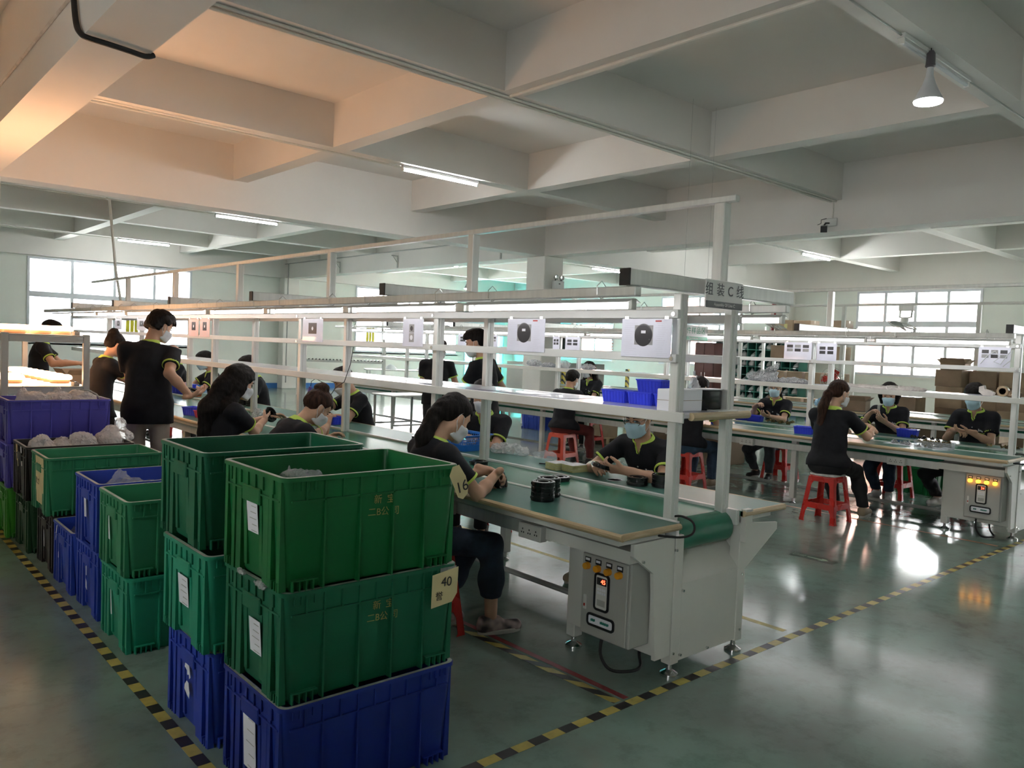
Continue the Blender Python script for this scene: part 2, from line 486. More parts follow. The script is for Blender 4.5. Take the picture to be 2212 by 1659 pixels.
# buildings across the yard, outside the windows
M_bld = mat('render_white', (0.80, 0.80, 0.80), 0.8, var=0.03, scale=0.4)
M_bldr = mat('render_salmon', (0.66, 0.36, 0.28), 0.8, var=0.05, scale=0.4)
M_bwin = mat('building_glass', (0.30, 0.32, 0.40), 0.15)
def far_building(label, axis, pos, a0, a1, h, win, m, grp=None):
    b = thing('building', label, 'building', (0, 0, 0))
    mb = MB()
    if axis == 'y': mb.box(a0, a1, pos, pos+6, -3, h)
    else: mb.box(pos, pos+6, a0, a1, -3, h)
    mb.build('facade', m, b)
    pitch, ww, wh = win
    u = a0+0.5
    while u+ww < a1:
        z = -1.2
        while z+wh < h:
            f = MB()
            if axis == 'y':
                f.box(u, u+ww, pos-0.05, pos-0.002, z, z+wh)
            else:
                f.box(pos-0.05, pos-0.002, u, u+ww, z, z+wh)
            fo = f.build('window_glass', M_bwin, b)
            bars = MB()
            for q in (0, 0.5, 1):
                c = u+ww*q
                if axis == 'y': bars.box(c-0.05, c+0.05, pos-0.10, pos-0.051, z, z+wh)
                else: bars.box(pos-0.10, pos-0.051, c-0.05, c+0.05, z, z+wh)
            for q in (0, 0.72, 1):
                c = z+wh*q
                if axis == 'y': bars.box(u, u+ww, pos-0.101, pos-0.052, c-0.05, c+0.05)
                else: bars.box(pos-0.101, pos-0.052, u, u+ww, c-0.05, c+0.05)
            bars.build('glazing_bars', M_bld, fo)
            z += 3.1
        u += pitch
    return b
far_building('white rendered block with wide windows outside the far left window', 'y', YF+9, -2, 9.0, 9, (3.6, 2.5, 1.7), M_bld)
far_building('pale block with narrow windows outside the middle far window', 'y', YF+13, 11, 27, 9, (4.0, 1.6, 1.5), M_bld)
far_building('salmon rendered block outside the far windows of the right wall', 'x', XR+9, 15.0, 29, 9, (3.4, 1.4, 1.6), M_bldr)
far_building('pale block with wide windows outside the right wall', 'x', XR+12, -6, 14.0, 5.2, (4.4, 2.8, 1.6), M_bld)
g = structure('ground', MB().box(-30, 60, YF+0.5, 60, -0.4, -0.2), mat('yard_concrete', (0.5, 0.5, 0.48), 0.9, var=0.1, scale=0.5))
g = structure('ground', MB().box(XR+0.5, 60, -30, YF+0.5, -0.4, -0.2), MATS['yard_concrete'])
# ------------------------------------------------------------------ assembly lines
M_tubeglow = emit('lit_tube', (1.0, 0.97, 0.98), E_TUBE)
M_ctube = emit('lit_ceiling_tube', (0.95, 0.98, 1.0), E_CEIL_TUBE)
M_amber = mat('amber_button', (0.75, 0.33, 0.02), 0.25)
M_amberlit = emit('lit_amber_button', (1.0, 0.38, 0.02), 2.2, (0.8, 0.35, 0.02))
M_led = emit('red_digits', (1.0, 0.05, 0.02), 4.0, (0.3, 0, 0))
M_shelftop = mat('white_laminate', (0.76, 0.76, 0.84), 0.16, var=0.03, scale=3)
M_socket = mat('socket_plastic', (0.66, 0.66, 0.62), 0.45)
M_sheet = mat('cabinet_sheet', (0.66, 0.66, 0.61), 0.45, var=0.04, scale=2, bump=0.03, bscale=150)
M_boxgrey = mat('control_box_grey', (0.40, 0.40, 0.37), 0.42, var=0.05, scale=3, bump=0.08, bscale=260)
M_dark = mat('dark_recess', (0.02, 0.02, 0.02), 0.7)

def assembly_line(X0, label, y1=14.25, first=2.257, full=True, end_unit=True, upper=True):
    """a belt conveyor between two worktops under a frame of posts, bars, shelf and light rails"""
    ln = thing('assembly_line', label, 'assembly line', (X0, first, 0), 0, 'conveyor lines of the hall')
    L = y1 - first
    def P(name, mb, m, parent=ln, smooth=False): return mb.build(name, m, parent, smooth)
    # worktops with wooden edging
    for nm, a, b in (('worktop', 0.012, 0.44), ('worktop', 0.985, 1.388)):
        t = P(nm, MB().box(a, b, 0.012, L, 0.738, 0.765), M_greentop)
        e = MB()
        xo = 0.0 if a < 0.5 else 1.40
        e.cyl((xo+0.012*(1 if a < 0.5 else -1), 0.0, 0.750), (xo+0.012*(1 if a < 0.5 else -1), L, 0.750), 0.0165, n=10)
        P('wood_edging', e, M_wood, t, True)
        e = MB().cyl((min(a, b)-0.0, 0.012, 0.750), (max(a, b), 0.012, 0.750), 0.0165, n=10)
        P('wood_edging', e, M_wood, t, True)
        P('apron', MB().box(a+0.03, b-0.06, 0.05, L-0.05, 0.70, 0.7375), M_steelw, t)
    for a, b in ((0.440, 0.466), (0.955, 0.985)):
        P('edge_strip', MB().bbox(a, b, 0.03, L, 0.69, 0.771, 0.003), M_white)
    # belt loop over the end rollers
    prof = []
    for k in range(13):
        t = PI/2 + PI*k/12; prof.append((0.13+0.085*math.cos(t), 0.672+0.085*math.sin(t)))
    for k in range(13):
        t = -PI/2 + PI*k/12; prof.append((L-0.13+0.085*math.cos(t), 0.672+0.085*math.sin(t)))
    P('belt', MB().prism(prof, 0.468, 0.953, 'x'), M_belt, ln, True)
    # posts
    ny = int((L-0.1)//2)+1
    ys = [0.115+1.99*i for i in range(ny)]
    for i, y in enumerate(ys if upper else []):
        for k, x in enumerate((0.475, 0.915)):
            mb = MB().bbox(x, x+0.062, y-0.02, y+0.028, 0.60 if (i == 0 or True) else 0, 1.872, 0.004)
            po = P('post', mb, M_alu)
            if full:
                P('slot_strip', MB().box(x+0.024, x+0.05, y-0.024, y-0.0195, 0.77, 1.868), M_white, po)
        # header beam and centre post
        yb = y-0.06
        hb = P('header_beam', MB().bbox(0.01, 1.41, yb-0.028, yb+0.028, 1.873, 1.945, 0.004), M_alu)
        P('end_cap', MB().box(0.004, 0.0105, yb-0.03, yb+0.03, 1.871, 1.947), M_black, hb)
        P('centre_post', MB().bbox(0.702, 0.762, yb-0.025, yb+0.035, 1.9455, 2.338, 0.004), M_alu)
    # long rails and bars
    if upper: P('upper_rail', MB().bbox(0.715, 0.757, -0.02, L-0.02, 2.339, 2.372, 0.004), M_alu)
    for x in ((0.05, 1.335) if upper else ()):
        P('light_rail', MB().bbox(x, x+0.045, 0.03, L, 1.828, 1.8725, 0.004), M_alu)
    for x in ((0.448, 0.98) if upper else ()):
        for z in (1.75, 1.534):
            b_ = P('shelf_bar', MB().bbox(x, x+0.025, 0.09, L, z, z+0.042, 0.003), M_white)
            if full:
                bo = MB()
                for y in ys[:3]: bo.cyl((x-0.006 if x < 0.6 else x+0.031, y, z+0.02), (x+0.01, y, z+0.02), 0.011, n=8)
                P('bolt', bo, M_chrome, b_, True)
    if upper:
     sh = P('shelf_board', MB().bbox(0.46, 1.00, 0.03, L, 1.268, 1.292, 0.003), M_shelftop)
     P('shelf_lip', MB().bbox(0.446, 0.4595, 0.03, L, 1.245, 1.297, 0.003), M_steelw, sh)
     P('wood_edging', MB().cyl((0.50, 0.022, 1.276), (1.0, 0.022, 1.276), 0.02, n=10), M_wood, sh, True)
    # understructure: legs, socket rail, footrest pipe
    for y in ys[1:]:
        for x in (0.20, 1.15):
            lg = P('leg', MB().bbox(x, x+0.06, y-0.03, y+0.03, 0.06, 0.70, 0.004), M_steelw)
            P('levelling_foot', MB().lathe([(0.035, 0.0), (0.035, 0.008), (0.012, 0.02), (0.010, 0.06)], (x+0.03, y, 0), 12), M_chrome, lg, True)
    for x in (0.17, 1.20):
        P('socket_rail', MB().bbox(x, x+0.03, 0.62, L, 0.585, 0.655, 0.003), M_alu)
    P('footrest_pipe', MB().cyl((0.78, 0.6, 0.1), (0.78, L, 0.1), 0.018, n=10), M_grey, ln, True)
    if end_unit:
        # drive unit at the near end: side panels, sloping cover, legs
        P('drive_panel', MB().bbox(0.515, 1.045, 0.035, 0.05, 0.07, 0.46, 0.003), M_sheet)
        P('drive_cover', MB().prism([(0.035, 0.462), (0.05, 0.462), (0.17, 0.585), (0.155, 0.59)], 0.515, 1.045, 'x'), M_sheet)
        P('drive_panel', MB().bbox(0.325, 0.34, 0.056, 0.62, 0.13, 0.70, 0.003), M_sheet)
        P('drive_panel', MB().bbox(1.046, 1.06, 0.056, 0.62, 0.13, 0.70, 0.003), M_sheet)
        # front gussets carry the worktops
        P('gusset', MB().prism([(0.135, 0.697), (0.135, 0.642), (0.285, 0.54), (0.325, 0.112), (0.44, 0.112), (0.44, 0.70)], 0.035, 0.055, 'y'), M_sheet)
        P('gusset', MB().prism([(1.065, 0.69), (1.065, 0.44), (1.378, 0.62), (1.378, 0.66)], 0.035, 0.05, 'y'), M_sheet)
        for x, y in ((0.445, 0.03), (1.0, 0.03), (0.33, 0.57), (1.0, 0.57)):
            lg = P('leg', MB().bbox(x, x+0.065, y, y+0.06, 0.062, 0.70, 0.004), M_sheet)
            P('levelling_foot', MB().lathe([(0.045, 0.0), (0.045, 0.012), (0.014, 0.03), (0.012, 0.07)], (x+0.032, y+0.03, 0), 14), M_chrome, lg, True)
        P('side_bracket', MB().prism([(1.0, 0.772), (1.0, 0.60), (1.062, 0.60), (1.062, 0.772)], 0.0, 0.03, 'y'), M_sheet)
        P('tray', MB().box(0.14, 0.325, 0.06, 0.62, 0.60, 0.66), M_sheet)
        bo = MB()
        for x, z in ((0.45, 0.63), (0.52, 0.42), (0.52, 0.10), (1.02, 0.63), (1.035, 0.42), (1.035, 0.12), (0.46, 0.12), (0.75, 0.085), (0.2, 0.61)):
            bo.cyl((x, 0.024, z), (x, 0.036, z), 0.007, n=8)
        P('bolt', bo, M_chrome, ln, True)
    return ln, ys

lineC, ysC = assembly_line(2.68, 'white framed conveyor line with green worktops nearest the camera, under the line C sign')
lineD, ysD = assembly_line(7.78, 'white framed conveyor line on the right, where women in masks sit', 14.25)
lineE, ysE = assembly_line(12.5, 'empty grey conveyor line before the stacked cartons and right wall windows', 14.25, 2.6, full=False, upper=False)

# control boxes
def control_box(X0, label, lit, digits, y0=2.33):
    b = thing('control_box', label, 'control box', (X0, y0, 0.185))
    X = -0.15
    MB().bbox(X, 0.0, 0.0, 0.31, 0.0, 0.41, 0.006).build('body', M_boxgrey, b)
    MB().bbox(X-0.014, X-0.001, 0.012, 0.30, 0.008, 0.402, 0.004).build('door', M_boxgrey, b)
    MB().box(X+0.03, X+0.11, 0.05, 0.16, 0.4105, 0.414).build('top_vent', M_dark, b)
    for k in range(4):
        y = 0.262 - k*0.068
        bt = MB().cyl((X-0.0145, y, 0.345-0.0), (X-0.038, y, 0.345), 0.018, 0.016, n=14).build('indicator_button', M_amberlit if lit else M_amber, b, True)
        MB().box(X-0.017, X-0.0142, y-0.018, y+0.018, 0.362, 0.388).build('name_plate', M_black, bt)
        MB().box(X-0.0182, X-0.0171, y-0.013, y+0.013, 0.372, 0.383).build('name_strip', M_paper, bt)
    # speed controller behind a rounded black bezel
    def bezel(nm, yc, zc, hy, hz, face):
        mb = MB()
        mb.rrect([(hy, hz, 0.02, 0.0), (hy, hz, 0.02, 0.006), (hy-0.011, hz-0.011, 0.012, 0.006), (hy-0.011, hz-0.011, 0.012, 0.001)], 4, True, False)
        o = mb.build(nm, M_black, b); o.location = (X-0.0145, yc, zc); o.rotation_euler = (PI/2, 0, -PI/2)
        MB().box(X-0.0185, X-0.0146, yc-hy+0.012, yc+hy-0.012, zc-hz+0.012, zc+hz-0.012).build(face[0], face[1], b)
        return o
    pb = bezel('controller_bezel', 0.165, 0.235, 0.048, 0.092, ('controller_face', M_socket))
    MB().box(X-0.0196, X-0.0186, 0.134, 0.196, 0.27, 0.305).build('display_window', M_dark, b)
    text('digits', digits, 0.03, M_led, b, (X-0.0202, 0.155, 0.287), (PI/2, 0, -PI/2), 0.0003)
    keys = MB()
    for i in range(4):
        for j in range(2):
            y = 0.185-i*0.0135; z = 0.248-j*0.017; keys.box(X-0.0205, X-0.0186, y-0.0048, y+0.0048, z-0.006, z+0.006)
    keys.build('keypad', M_paper, b)
    MB().box(X-0.0195, X-0.0186, 0.140, 0.190, 0.168, 0.198).build('notice', M_boxgrey, b)
    bezel('breaker_bezel', 0.165, 0.09, 0.088, 0.032, ('breaker_face', M_paper))
    lv = MB()
    M_tl = mat('breaker_levers', (0.02, 0.22, 0.17), 0.4)
    for y in (0.215, 0.202, 0.155, 0.142, 0.129, 0.116): lv.box(X-0.027, X-0.0186, y-0.0045, y+0.0045, 0.086, 0.096)
    lv.build('breaker_levers', M_tl, b)
    MB().box(X-0.0205, X-0.0142, 0.262, 0.278, 0.13, 0.20).build('rocker_plate', M_socket, b)
    MB().box(X-0.0235, X-0.0206, 0.266, 0.274, 0.145, 0.158).build('rocker_switch', mat('red_switch', (0.5, 0.03, 0.02), 0.4), b)
    return b
control_box(3.003, 'grey control box with unlit orange buttons on the end of the nearest line', False, '45')
control_box(8.103, 'grey control box with glowing orange buttons on the end of the right line', True, '24')
# supply cables looping below the boxes
for X0, lab in ((2.68, 'black cable sagging to the floor below the nearest control box'), (7.78, 'black cable sagging below the control box of the right line')):
    pts = [(X0+0.24, 2.55, 0.185), (X0+0.22, 2.54, 0.09), (X0+0.25, 2.50, 0.02), (X0+0.33, 2.44, 0.012), (X0+0.42, 2.45, 0.012), (X0+0.47, 2.5, 0.05), (X0+0.5, 2.52, 0.13)]
    tag(MB().cable(pts, 0.008, 8).build('power_cable', M_rubber, None, True), lab, 'cable')
    pts = [(X0+0.505, 2.36, 0.776), (X0+0.51, 2.31, 0.785), (X0+0.515, 2.255, 0.772), (X0+0.515, 2.236, 0.74), (X0+0.49, 2.236, 0.712), (X0+0.42, 2.25, 0.705), (X0+0.34, 2.30, 0.712), (X0+0.28, 2.36, 0.72)]
    tag(MB().cable(pts, 0.0055, 8).build('lamp_cable', M_rubber, None, True), lab.replace('sagging to the floor below the nearest control box', 'curling round the near corner post of the nearest line').replace('sagging below the control box of the right line', 'curling round the corner post of the right line'), 'cable')

# socket boxes under the worktops
def socket_box(x, y, z, label, grp=None):
    s = thing('socket_box', label, 'power socket', (x, y, z), 0, grp)
    MB().bbox(-0.05, 0.0, -0.085, 0.085, -0.04, 0.04, 0.004).build('housing', M_socket, s)
    h = MB()
    for k in (-0.05, 0.0, 0.05):
        for (dy, dz) in ((-0.008, -0.008), (0.008, -0.008), (0, 0.01)):
            h.box(-0.0515, -0.0502, k+dy-0.003, k+dy+0.003, dz-0.004, dz+0.004)
    h.build('socket_holes', M_black, s)
    return s
socket_box(2.849, 2.98, 0.62, 'grey three-way socket box under the near worktop, beside the control box')
socket_box(2.849, 3.75, 0.62, 'grey three-way socket box beside the seated ponytailed woman')
for k, y in enumerate((3.25, 4.9, 5.95, 7.7)):
    socket_box(7.949, y, 0.62, ('white three-way socket box in front of the green crate under the right line',
               'white three-way socket box under the right line, before a woman in grey trousers',
               'white three-way socket box behind the seated man in jeans',
               'white three-way socket box beside maroon trousers under the right line')[k])

# fluorescent work lights
def work_light(L=1.19):
    t = thing('work_light', 'fluorescent work light', 'lamp', (0, 0, 0))
    MB().prism([(-0.045, -0.016), (-0.012, 0.0), (0.012, 0.0), (0.045, -0.016), (0.043, -0.018), (0.011, -0.004), (-0.011, -0.004), (-0.043, -0.018)], 0.0, L, 'y').build('reflector', M_white, t)
    MB().cyl((0, 0.02, -0.034), (0, L-0.02, -0.034), 0.0125, n=10).build('tube', M_tubeglow, t, True)
    for y in (0.0, L-0.02):
        MB().box(-0.016, 0.016, y, y+0.02, -0.05, -0.002).build('end_cap', M_socket, t)
    for y in (0.2, L-0.2):
        MB().tube([(0, y, 0.0), (0.028, y, 0.02), (0.03, y, 0.06), (0, y, 0.085), (-0.03, y, 0.06), (-0.028, y, 0.02), (0, y, 0.0)], 0.0025, 5).build('hanger', M_chrome, t)
    return t
proto = None
for X, nm, sides in ((2.68, 'nearest', ((0.075, 'near'), (1.357, 'far'))), (7.78, 'right-hand', ((0.075, 'near'), (1.357, 'far')))):
    for dx, sd in sides:
        for i in range(9):
            y = (2.31 if X < 12 else 2.65) + 1.275*i + (0.33 if (X > 7 and sd == 'far') else 0)
            if y + 1.2 > 14.2: continue
            lab = 'lit fluorescent tube, %s from the front along the %s side of the %s line' % (('first', 'second', 'third', 'fourth', 'fifth', 'sixth', 'seventh', 'eighth', 'ninth')[i], sd, nm)
            grp = 'work lights on the %s side of the %s line' % (sd, nm)
            if proto is None:
                proto = work_light(); proto.location = (X+dx, y, 1.818); proto['label'] = lab; proto['group'] = grp
            else: dup(proto, (X+dx, y, 1.818), 0, lab, grp)
# ballast plates between the tubes on the nearest line
for k, y in enumerate((3.50, 4.775, 6.05)):
    tag(MB().bbox(2.72, 2.79, y, y+0.072, 1.765, 1.812, 0.004).build('ballast_box', M_alu), ('aluminium ballast box between the first and second tubes of the nearest row', 'aluminium ballast box between the second and third tubes of the nearest row', 'aluminium ballast box between the third and fourth tubes of the nearest row')[k], 'ballast')

# the line signs
M_signw = mat('sign_white', (0.72, 0.72, 0.70), 0.4)
M_signg = mat('sign_charcoal', (0.10, 0.10, 0.11), 0.4)
M_signgreen = mat('sign_green', (0.02, 0.28, 0.14), 0.4)
def line_sign(loc, label, l1, l2, cf, cb, w=0.31, h=0.135, s1=0.066):
    s = thing('line_sign', label, 'sign', loc)
    MB().bbox(-w/2, w/2, -0.005, 0.005, -h, 0, 0.002).build('panel', M_signw, s)
    MB().box(-w/2, w/2, -0.0062, -0.0051, -h, -h*0.76).build('stripe', cb, s)
    text('heading', l1, s1, cf, s, (0, -0.0058, -h*0.37), (PI/2, 0, 0), 0.0005, space=1.15)
    text('subheading', l2, 0.022, M_signw, s, (0, -0.0068, -h*0.875), (PI/2, 0, 0), 0.0003)
    return s
line_sign((3.345, 2.240, 1.942), 'white hanging sign reading assembly line C on the header beam', '组 装 C 线', 'Assembly Of Line C', M_signg, M_signg)
sg = line_sign((7.50, 5.40, 1.905), 'white hanging sign with green stripe, half hidden behind the corner post', '零件样品区', 'Parts Sample Area', M_signgreen, M_signgreen, 0.54, 0.165, 0.085)
for x in (-0.22, 0.22): MB().tube([(x, 0, -0.004), (x, 0, ZS-1.905)], 0.0015, 5).build('hanging_wire', M_grey, sg)
# ------------------------------------------------------------------ stacking crates
M_rim = mat('worn_rim', (0.42, 0.44, 0.40), 0.5, var=0.2, scale=25)
def plastic(name, c):
    return mat(name, c, 0.42, var=0.10, scale=3.0, bump=0.04, bscale=60, rvar=0.08, spec=0.4)
PL = {'green': plastic('green_crate', (0.006, 0.135, 0.035)),
      'deepgreen': plastic('deep_green_crate', (0.008, 0.125, 0.06)),
      'teal': plastic('teal_green_crate', (0.015, 0.26, 0.15)),
      'pale': plastic('faded_green_crate', (0.03, 0.22, 0.10)),
      'lime': plastic('bright_green_crate', (0.05, 0.30, 0.03)),
      'blue': plastic('blue_crate', (0.018, 0.05, 0.36)),
      'navy': plastic('navy_crate', (0.008, 0.025, 0.22)),
      'violet': plastic('violet_crate', (0.09, 0.08, 0.44)),
      'black': plastic('black_crate', (0.018, 0.014, 0.013)),
      'darkgreen': plastic('dark_green_crate', (0.01, 0.05, 0.018))}
def crate(loc, colour, label, L=0.71, W=0.505, Hh=0.378, rz=0.0, grp=None, rim=True, z0=None):
    """x0,y0 = near left corner"""
    t = thing('stacking_crate', label, 'crate', (loc[0]+L/2, loc[1]+W/2, loc[2]), rz, grp)
    m = PL[colour]
    hx, hy = L/2, W/2
    Hb = Hh-0.003
    b = MB()
    b.rrect([(hx-0.034, hy-0.034, 0.03, 0.0), (hx-0.026, hy-0.026, 0.03, 0.012), (hx-0.012, hy-0.012, 0.03, Hb-0.085),
             (hx-0.009, hy-0.009, 0.03, Hb-0.012), (hx-0.006, hy-0.006, 0.03, Hb-0.010),
             (hx-0.020, hy-0.020, 0.022, Hb-0.009), (hx-0.028, hy-0.028, 0.022, Hb-0.10), (hx-0.045, hy-0.045, 0.02, 0.02)], 4)
    b.build('body', m, t, True)
    r = MB()
    r.rrect([(hx-0.009, hy-0.009, 0.03, Hb-0.016), (hx, hy, 0.034, Hb-0.014), (hx, hy, 0.034, Hb-0.002), (hx-0.002, hy-0.002, 0.034, Hb),
             (hx-0.019, hy-0.019, 0.024, Hb), (hx-0.021, hy-0.021, 0.022, Hb-0.010)], 5, False, False)
    r.build('rim', m, t, True)
    if rim:
        r = MB()
        r.rrect([(hx-0.003, hy-0.003, 0.033, Hb+0.0004), (hx-0.017, hy-0.017, 0.025, Hb+0.0004)], 5, False, False)
        r.build('rim_wear', M_rim, t, False)
    # ribs: fins standing off the walls; taper is followed with slanted boxes
    def fin(mb, side, u0, u1, z0, z1, out=0.004):
        # side: 'x-','x+','y-','y+'; wall offset as a function of z
        def off(z): return 0.026-(z-0.012)/(Hb-0.097)*0.014
        vs = []
        for z in (z0, z1):
            o_in = off(z)+0.004; o_out = min(out, off(z)-0.002) if out < 0.02 else out
            for (u, o) in ((u0, o_in), (u1, o_in), (u1, o_out), (u0, o_out)):
                if side == 'x-': vs.append((-hx+o, u, z))
                elif side == 'x+': vs.append((hx-o, u, z))
                elif side == 'y-': vs.append((u, -hy+o, z))
                else: vs.append((u, hy-o, z))
        mb._add(vs, [(0,1,2,3),(4,7,6,5),(0,4,5,1),(1,5,6,2),(2,6,7,3),(3,7,4,0)])
    rb = MB()
    for side, h in (('y-', hx), ('y+', hx)):
        for k in range(1, 5):
            u = -h + 0.02 + (2*h-0.04)*k/5; fin(rb, side, u-0.0035, u+0.0035, 0.0, Hb-0.015)
        for k in range(5):
            u = -h + 0.02 + (2*h-0.04)*(k+0.5)/5; fin(rb, side, u-0.003, u+0.003, Hb-0.078, Hb-0.015)
        fin(rb, side, -h+0.035, h-0.035, Hb-0.082, Hb-0.076)
        for s in (-1, 1):
            for k in range(4):
                u = s*(h-0.045-k*0.024); fin(rb, side, u-0.0025, u+0.0025, 0.0, 0.035)
                fin(rb, side, u-0.0025, u+0.0025, Hb-0.045, Hb-0.015)
            fin(rb, side, s*(h-0.09)-0.045, s*(h-0.09)+0.045, 0.033, 0.037)
    for side in ('x-', 'x+'):
        h = hy
        for u in (-0.215, -0.15, 0.15, 0.215):
            fin(rb, side, u-0.012, u+0.012, 0.0, Hb-0.015, 0.006)
        for u in (-0.11, 0.11):
            fin(rb, side, u-0.02, u+0.02, 0.0, Hb-0.085, 0.009)
        for u in (-0.17, -0.09, -0.03, 0.03, 0.09, 0.17):
            fin(rb, side, u-0.0025, u+0.0025, Hb-0.062, Hb-0.015)
        fin(rb, side, -h+0.035, -0.075, Hb-0.082, Hb-0.076); fin(rb, side, 0.075, h-0.035, Hb-0.082, Hb-0.076)
        for s in (-1, 1):
            for k in range(3):
                u = s*(h-0.04-k*0.02); fin(rb, side, u-0.0025, u+0.0025, 0.0, 0.03)
    rb.build('ribs', m, t)
    for s in (-1, 1):
        hd = MB()
        x0, x1 = (-hx+0.0015, -hx+0.02) if s < 0 else (hx-0.02, hx-0.0015)
        hd.bbox(x0, x1, -0.072, 0.072, Hb-0.118, Hb-0.062, 0.004)
        hd.build('handle', m, t)
        hp = MB()
        for u in (-0.062, 0.062): fin(hp, 'x-' if s < 0 else 'x+', u-0.012, u+0.012, 0.03, Hb-0.118, 0.0165)
        hp.build('handle_recess', m, t)
    return t
def sheet_on_end(cr, y0, y1, z0, z1, L=0.71, tilt=0.0, name='paper_label', m=None, lines=5):
    """paper taped on the near end face; y from the crate's near side"""
    W = 0.505
    a = MB(); x = -L/2+0.003
    a._add([(x+0.008, y0-W/2, z0), (x+0.008, y1-W/2, z0), (x, y1-W/2, z1), (x, y0-W/2, z1),
            (x+0.009, y0-W/2, z0), (x+0.009, y1-W/2, z0), (x+0.001, y1-W/2, z1), (x+0.001, y0-W/2, z1)],
           [(0,3,2,1),(4,5,6,7),(0,1,5,4),(1,2,6,5),(2,3,7,6),(3,0,4,7)])
    o = a.build(name, m or M_paper, cr)
    if lines:
        ln = MB()
        for k in range(lines):
            z = z1-(k+0.7)*(z1-z0)/lines; f = (z-z0)/(z1-z0); xx = x+0.008*(1-f)-0.0006
            w = (y1-y0)
            ln.box(xx-0.0003, xx+0.0003, y0-W/2+0.12*w, y0-W/2+(0.55+0.3*((k*37) % 3)/3)*w, z-0.0012, z+0.0012)
        ln.build('print_lines', M_boxgrey, o)
    return o
PH = 0.378
XC = 1.132
cS1a = crate((XC, 2.335, 0), 'navy', 'dark blue crate at the bottom of the nearest stack')
cS1b = crate((XC, 2.345, PH), 'deepgreen', 'green crate with a square yellow note reading 40, middle of the nearest stack')
cS1c = crate((XC-0.012, 2.34, 2*PH), 'green', 'open green crate with a rounded yellow tag, topmost of the nearest stack')
cS2a = crate((XC-0.01, 2.915, 0), 'blue', 'blue crate with torn white labels at the bottom of the second stack')
cS2b = crate((XC-0.04, 2.90, PH), 'teal', 'light teal crate with a white sheet, middle of the second stack')
cS2c = crate((XC-0.03, 2.985, 2*PH), 'deepgreen', 'open dark teal-green crate topmost of the second stack')
cG1a = crate((XC+0.01, 4.035, 0), 'teal', 'teal green crate on the floor under the empty faded green one', rim=False)
cG1b = crate((XC, 4.05, PH), 'pale', 'empty faded green crate on a teal one, in front of the blue crates')
cB1a = crate((XC+0.02, 4.60, 0), 'blue', 'blue crate on the floor beneath the blue crate of clear bags', rim=False)
cB1b = crate((XC+0.01, 4.60, PH), 'blue', 'upper blue crate holding peaked clear plastic bags')
cB2a = crate((XC+0.01, 5.14, 0), 'blue', 'lower blue crate with a yellow slip and clear film on top')
cN1a = crate((XC+0.02, 5.69, 0), 'black', 'black crate on the floor beneath the green crate with the long note', rim=False)
cN1b = crate((XC-0.02, 5.67, PH), 'pale', 'green crate with a long yellow note on its end')
cN2a = crate((XC-0.01, 6.28, 0), 'darkgreen', 'dark green crate on the floor beneath the black crate of bags', rim=False)
cN2b = crate((XC-0.03, 6.26, PH), 'black', 'black crate heaped with pinkish foam bags')
cV1 = crate((XC-0.05, 6.83, 0), 'lime', 'bright green crate at the bottom of the far violet stack', rim=False)
cV2 = crate((XC-0.05, 6.83, PH), 'violet', 'middle violet crate in the far stack by the lit lamp rack', Hh=0.33, rim=False)
cV3 = crate((XC-0.05, 6.83, PH+0.33), 'violet', 'top violet crate heaped with peach foam bags by the lit lamp rack', Hh=0.33)
# labels on the crate ends
sheet_on_end(cS1c, 0.20, 0.285, 0.155, 0.262)
sheet_on_end(cS1b, 0.175, 0.265, 0.115, 0.235)
o = sheet_on_end(cS1a, 0.205, 0.305, 0.07, 0.285)
sheet_on_end(cS2b, 0.20, 0.305, 0.13, 0.25)
M_torn = M_paper
def torn(cr, pts, x=-0.355+0.004):
    W = 0.505; n = len(pts); a = MB()
    vs = [(x, y-W/2, z) for y, z in pts] + [(x+0.001, y-W/2, z) for y, z in pts]
    a._add(vs, [tuple(range(n)), tuple(range(n, 2*n))[::-1]] + [(i, n+i, n+(i+1) % n, (i+1) % n) for i in range(n)])
    return a.build('torn_label', M_torn, cr)
torn(cS2a, [(0.27, 0.27), (0.235, 0.265), (0.215, 0.215), (0.228, 0.205), (0.23, 0.222), (0.25, 0.215), (0.252, 0.232), (0.28, 0.24)])
torn(cS2a, [(0.275, 0.17), (0.255, 0.19), (0.235, 0.185), (0.222, 0.15), (0.225, 0.125), (0.25, 0.135), (0.28, 0.15)])
torn(cG1b, [(0.30, 0.26), (0.31, 0.26), (0.30, 0.14), (0.275, 0.14)])
torn(cG1a, [(0.30, 0.26), (0.305, 0.26), (0.29, 0.13), (0.27, 0.135)])
torn(cB1b, [(0.29, 0.27), (0.25, 0.265), (0.23, 0.16), (0.275, 0.155)])
torn(cB1a, [(0.27, 0.25), (0.255, 0.255), (0.255, 0.20), (0.265, 0.2)]); torn(cB1a, [(0.268, 0.18), (0.25, 0.165), (0.24, 0.12), (0.268, 0.13)])
torn(cB2a, [(0.35, 0.19), (0.34, 0.2), (0.335, 0.16), (0.35, 0.16)])
torn(cN1a, [(0.26, 0.24), (0.27, 0.24), (0.255, 0.13), (0.24, 0.13)])
for c_, y_ in ((cN1a, 0.31), (cN2a, 0.33), (cV1, 0.30)):
    torn(c_, [(y_, 0.315), (y_-0.06, 0.315), (y_-0.06, 0.28), (y_, 0.28)])
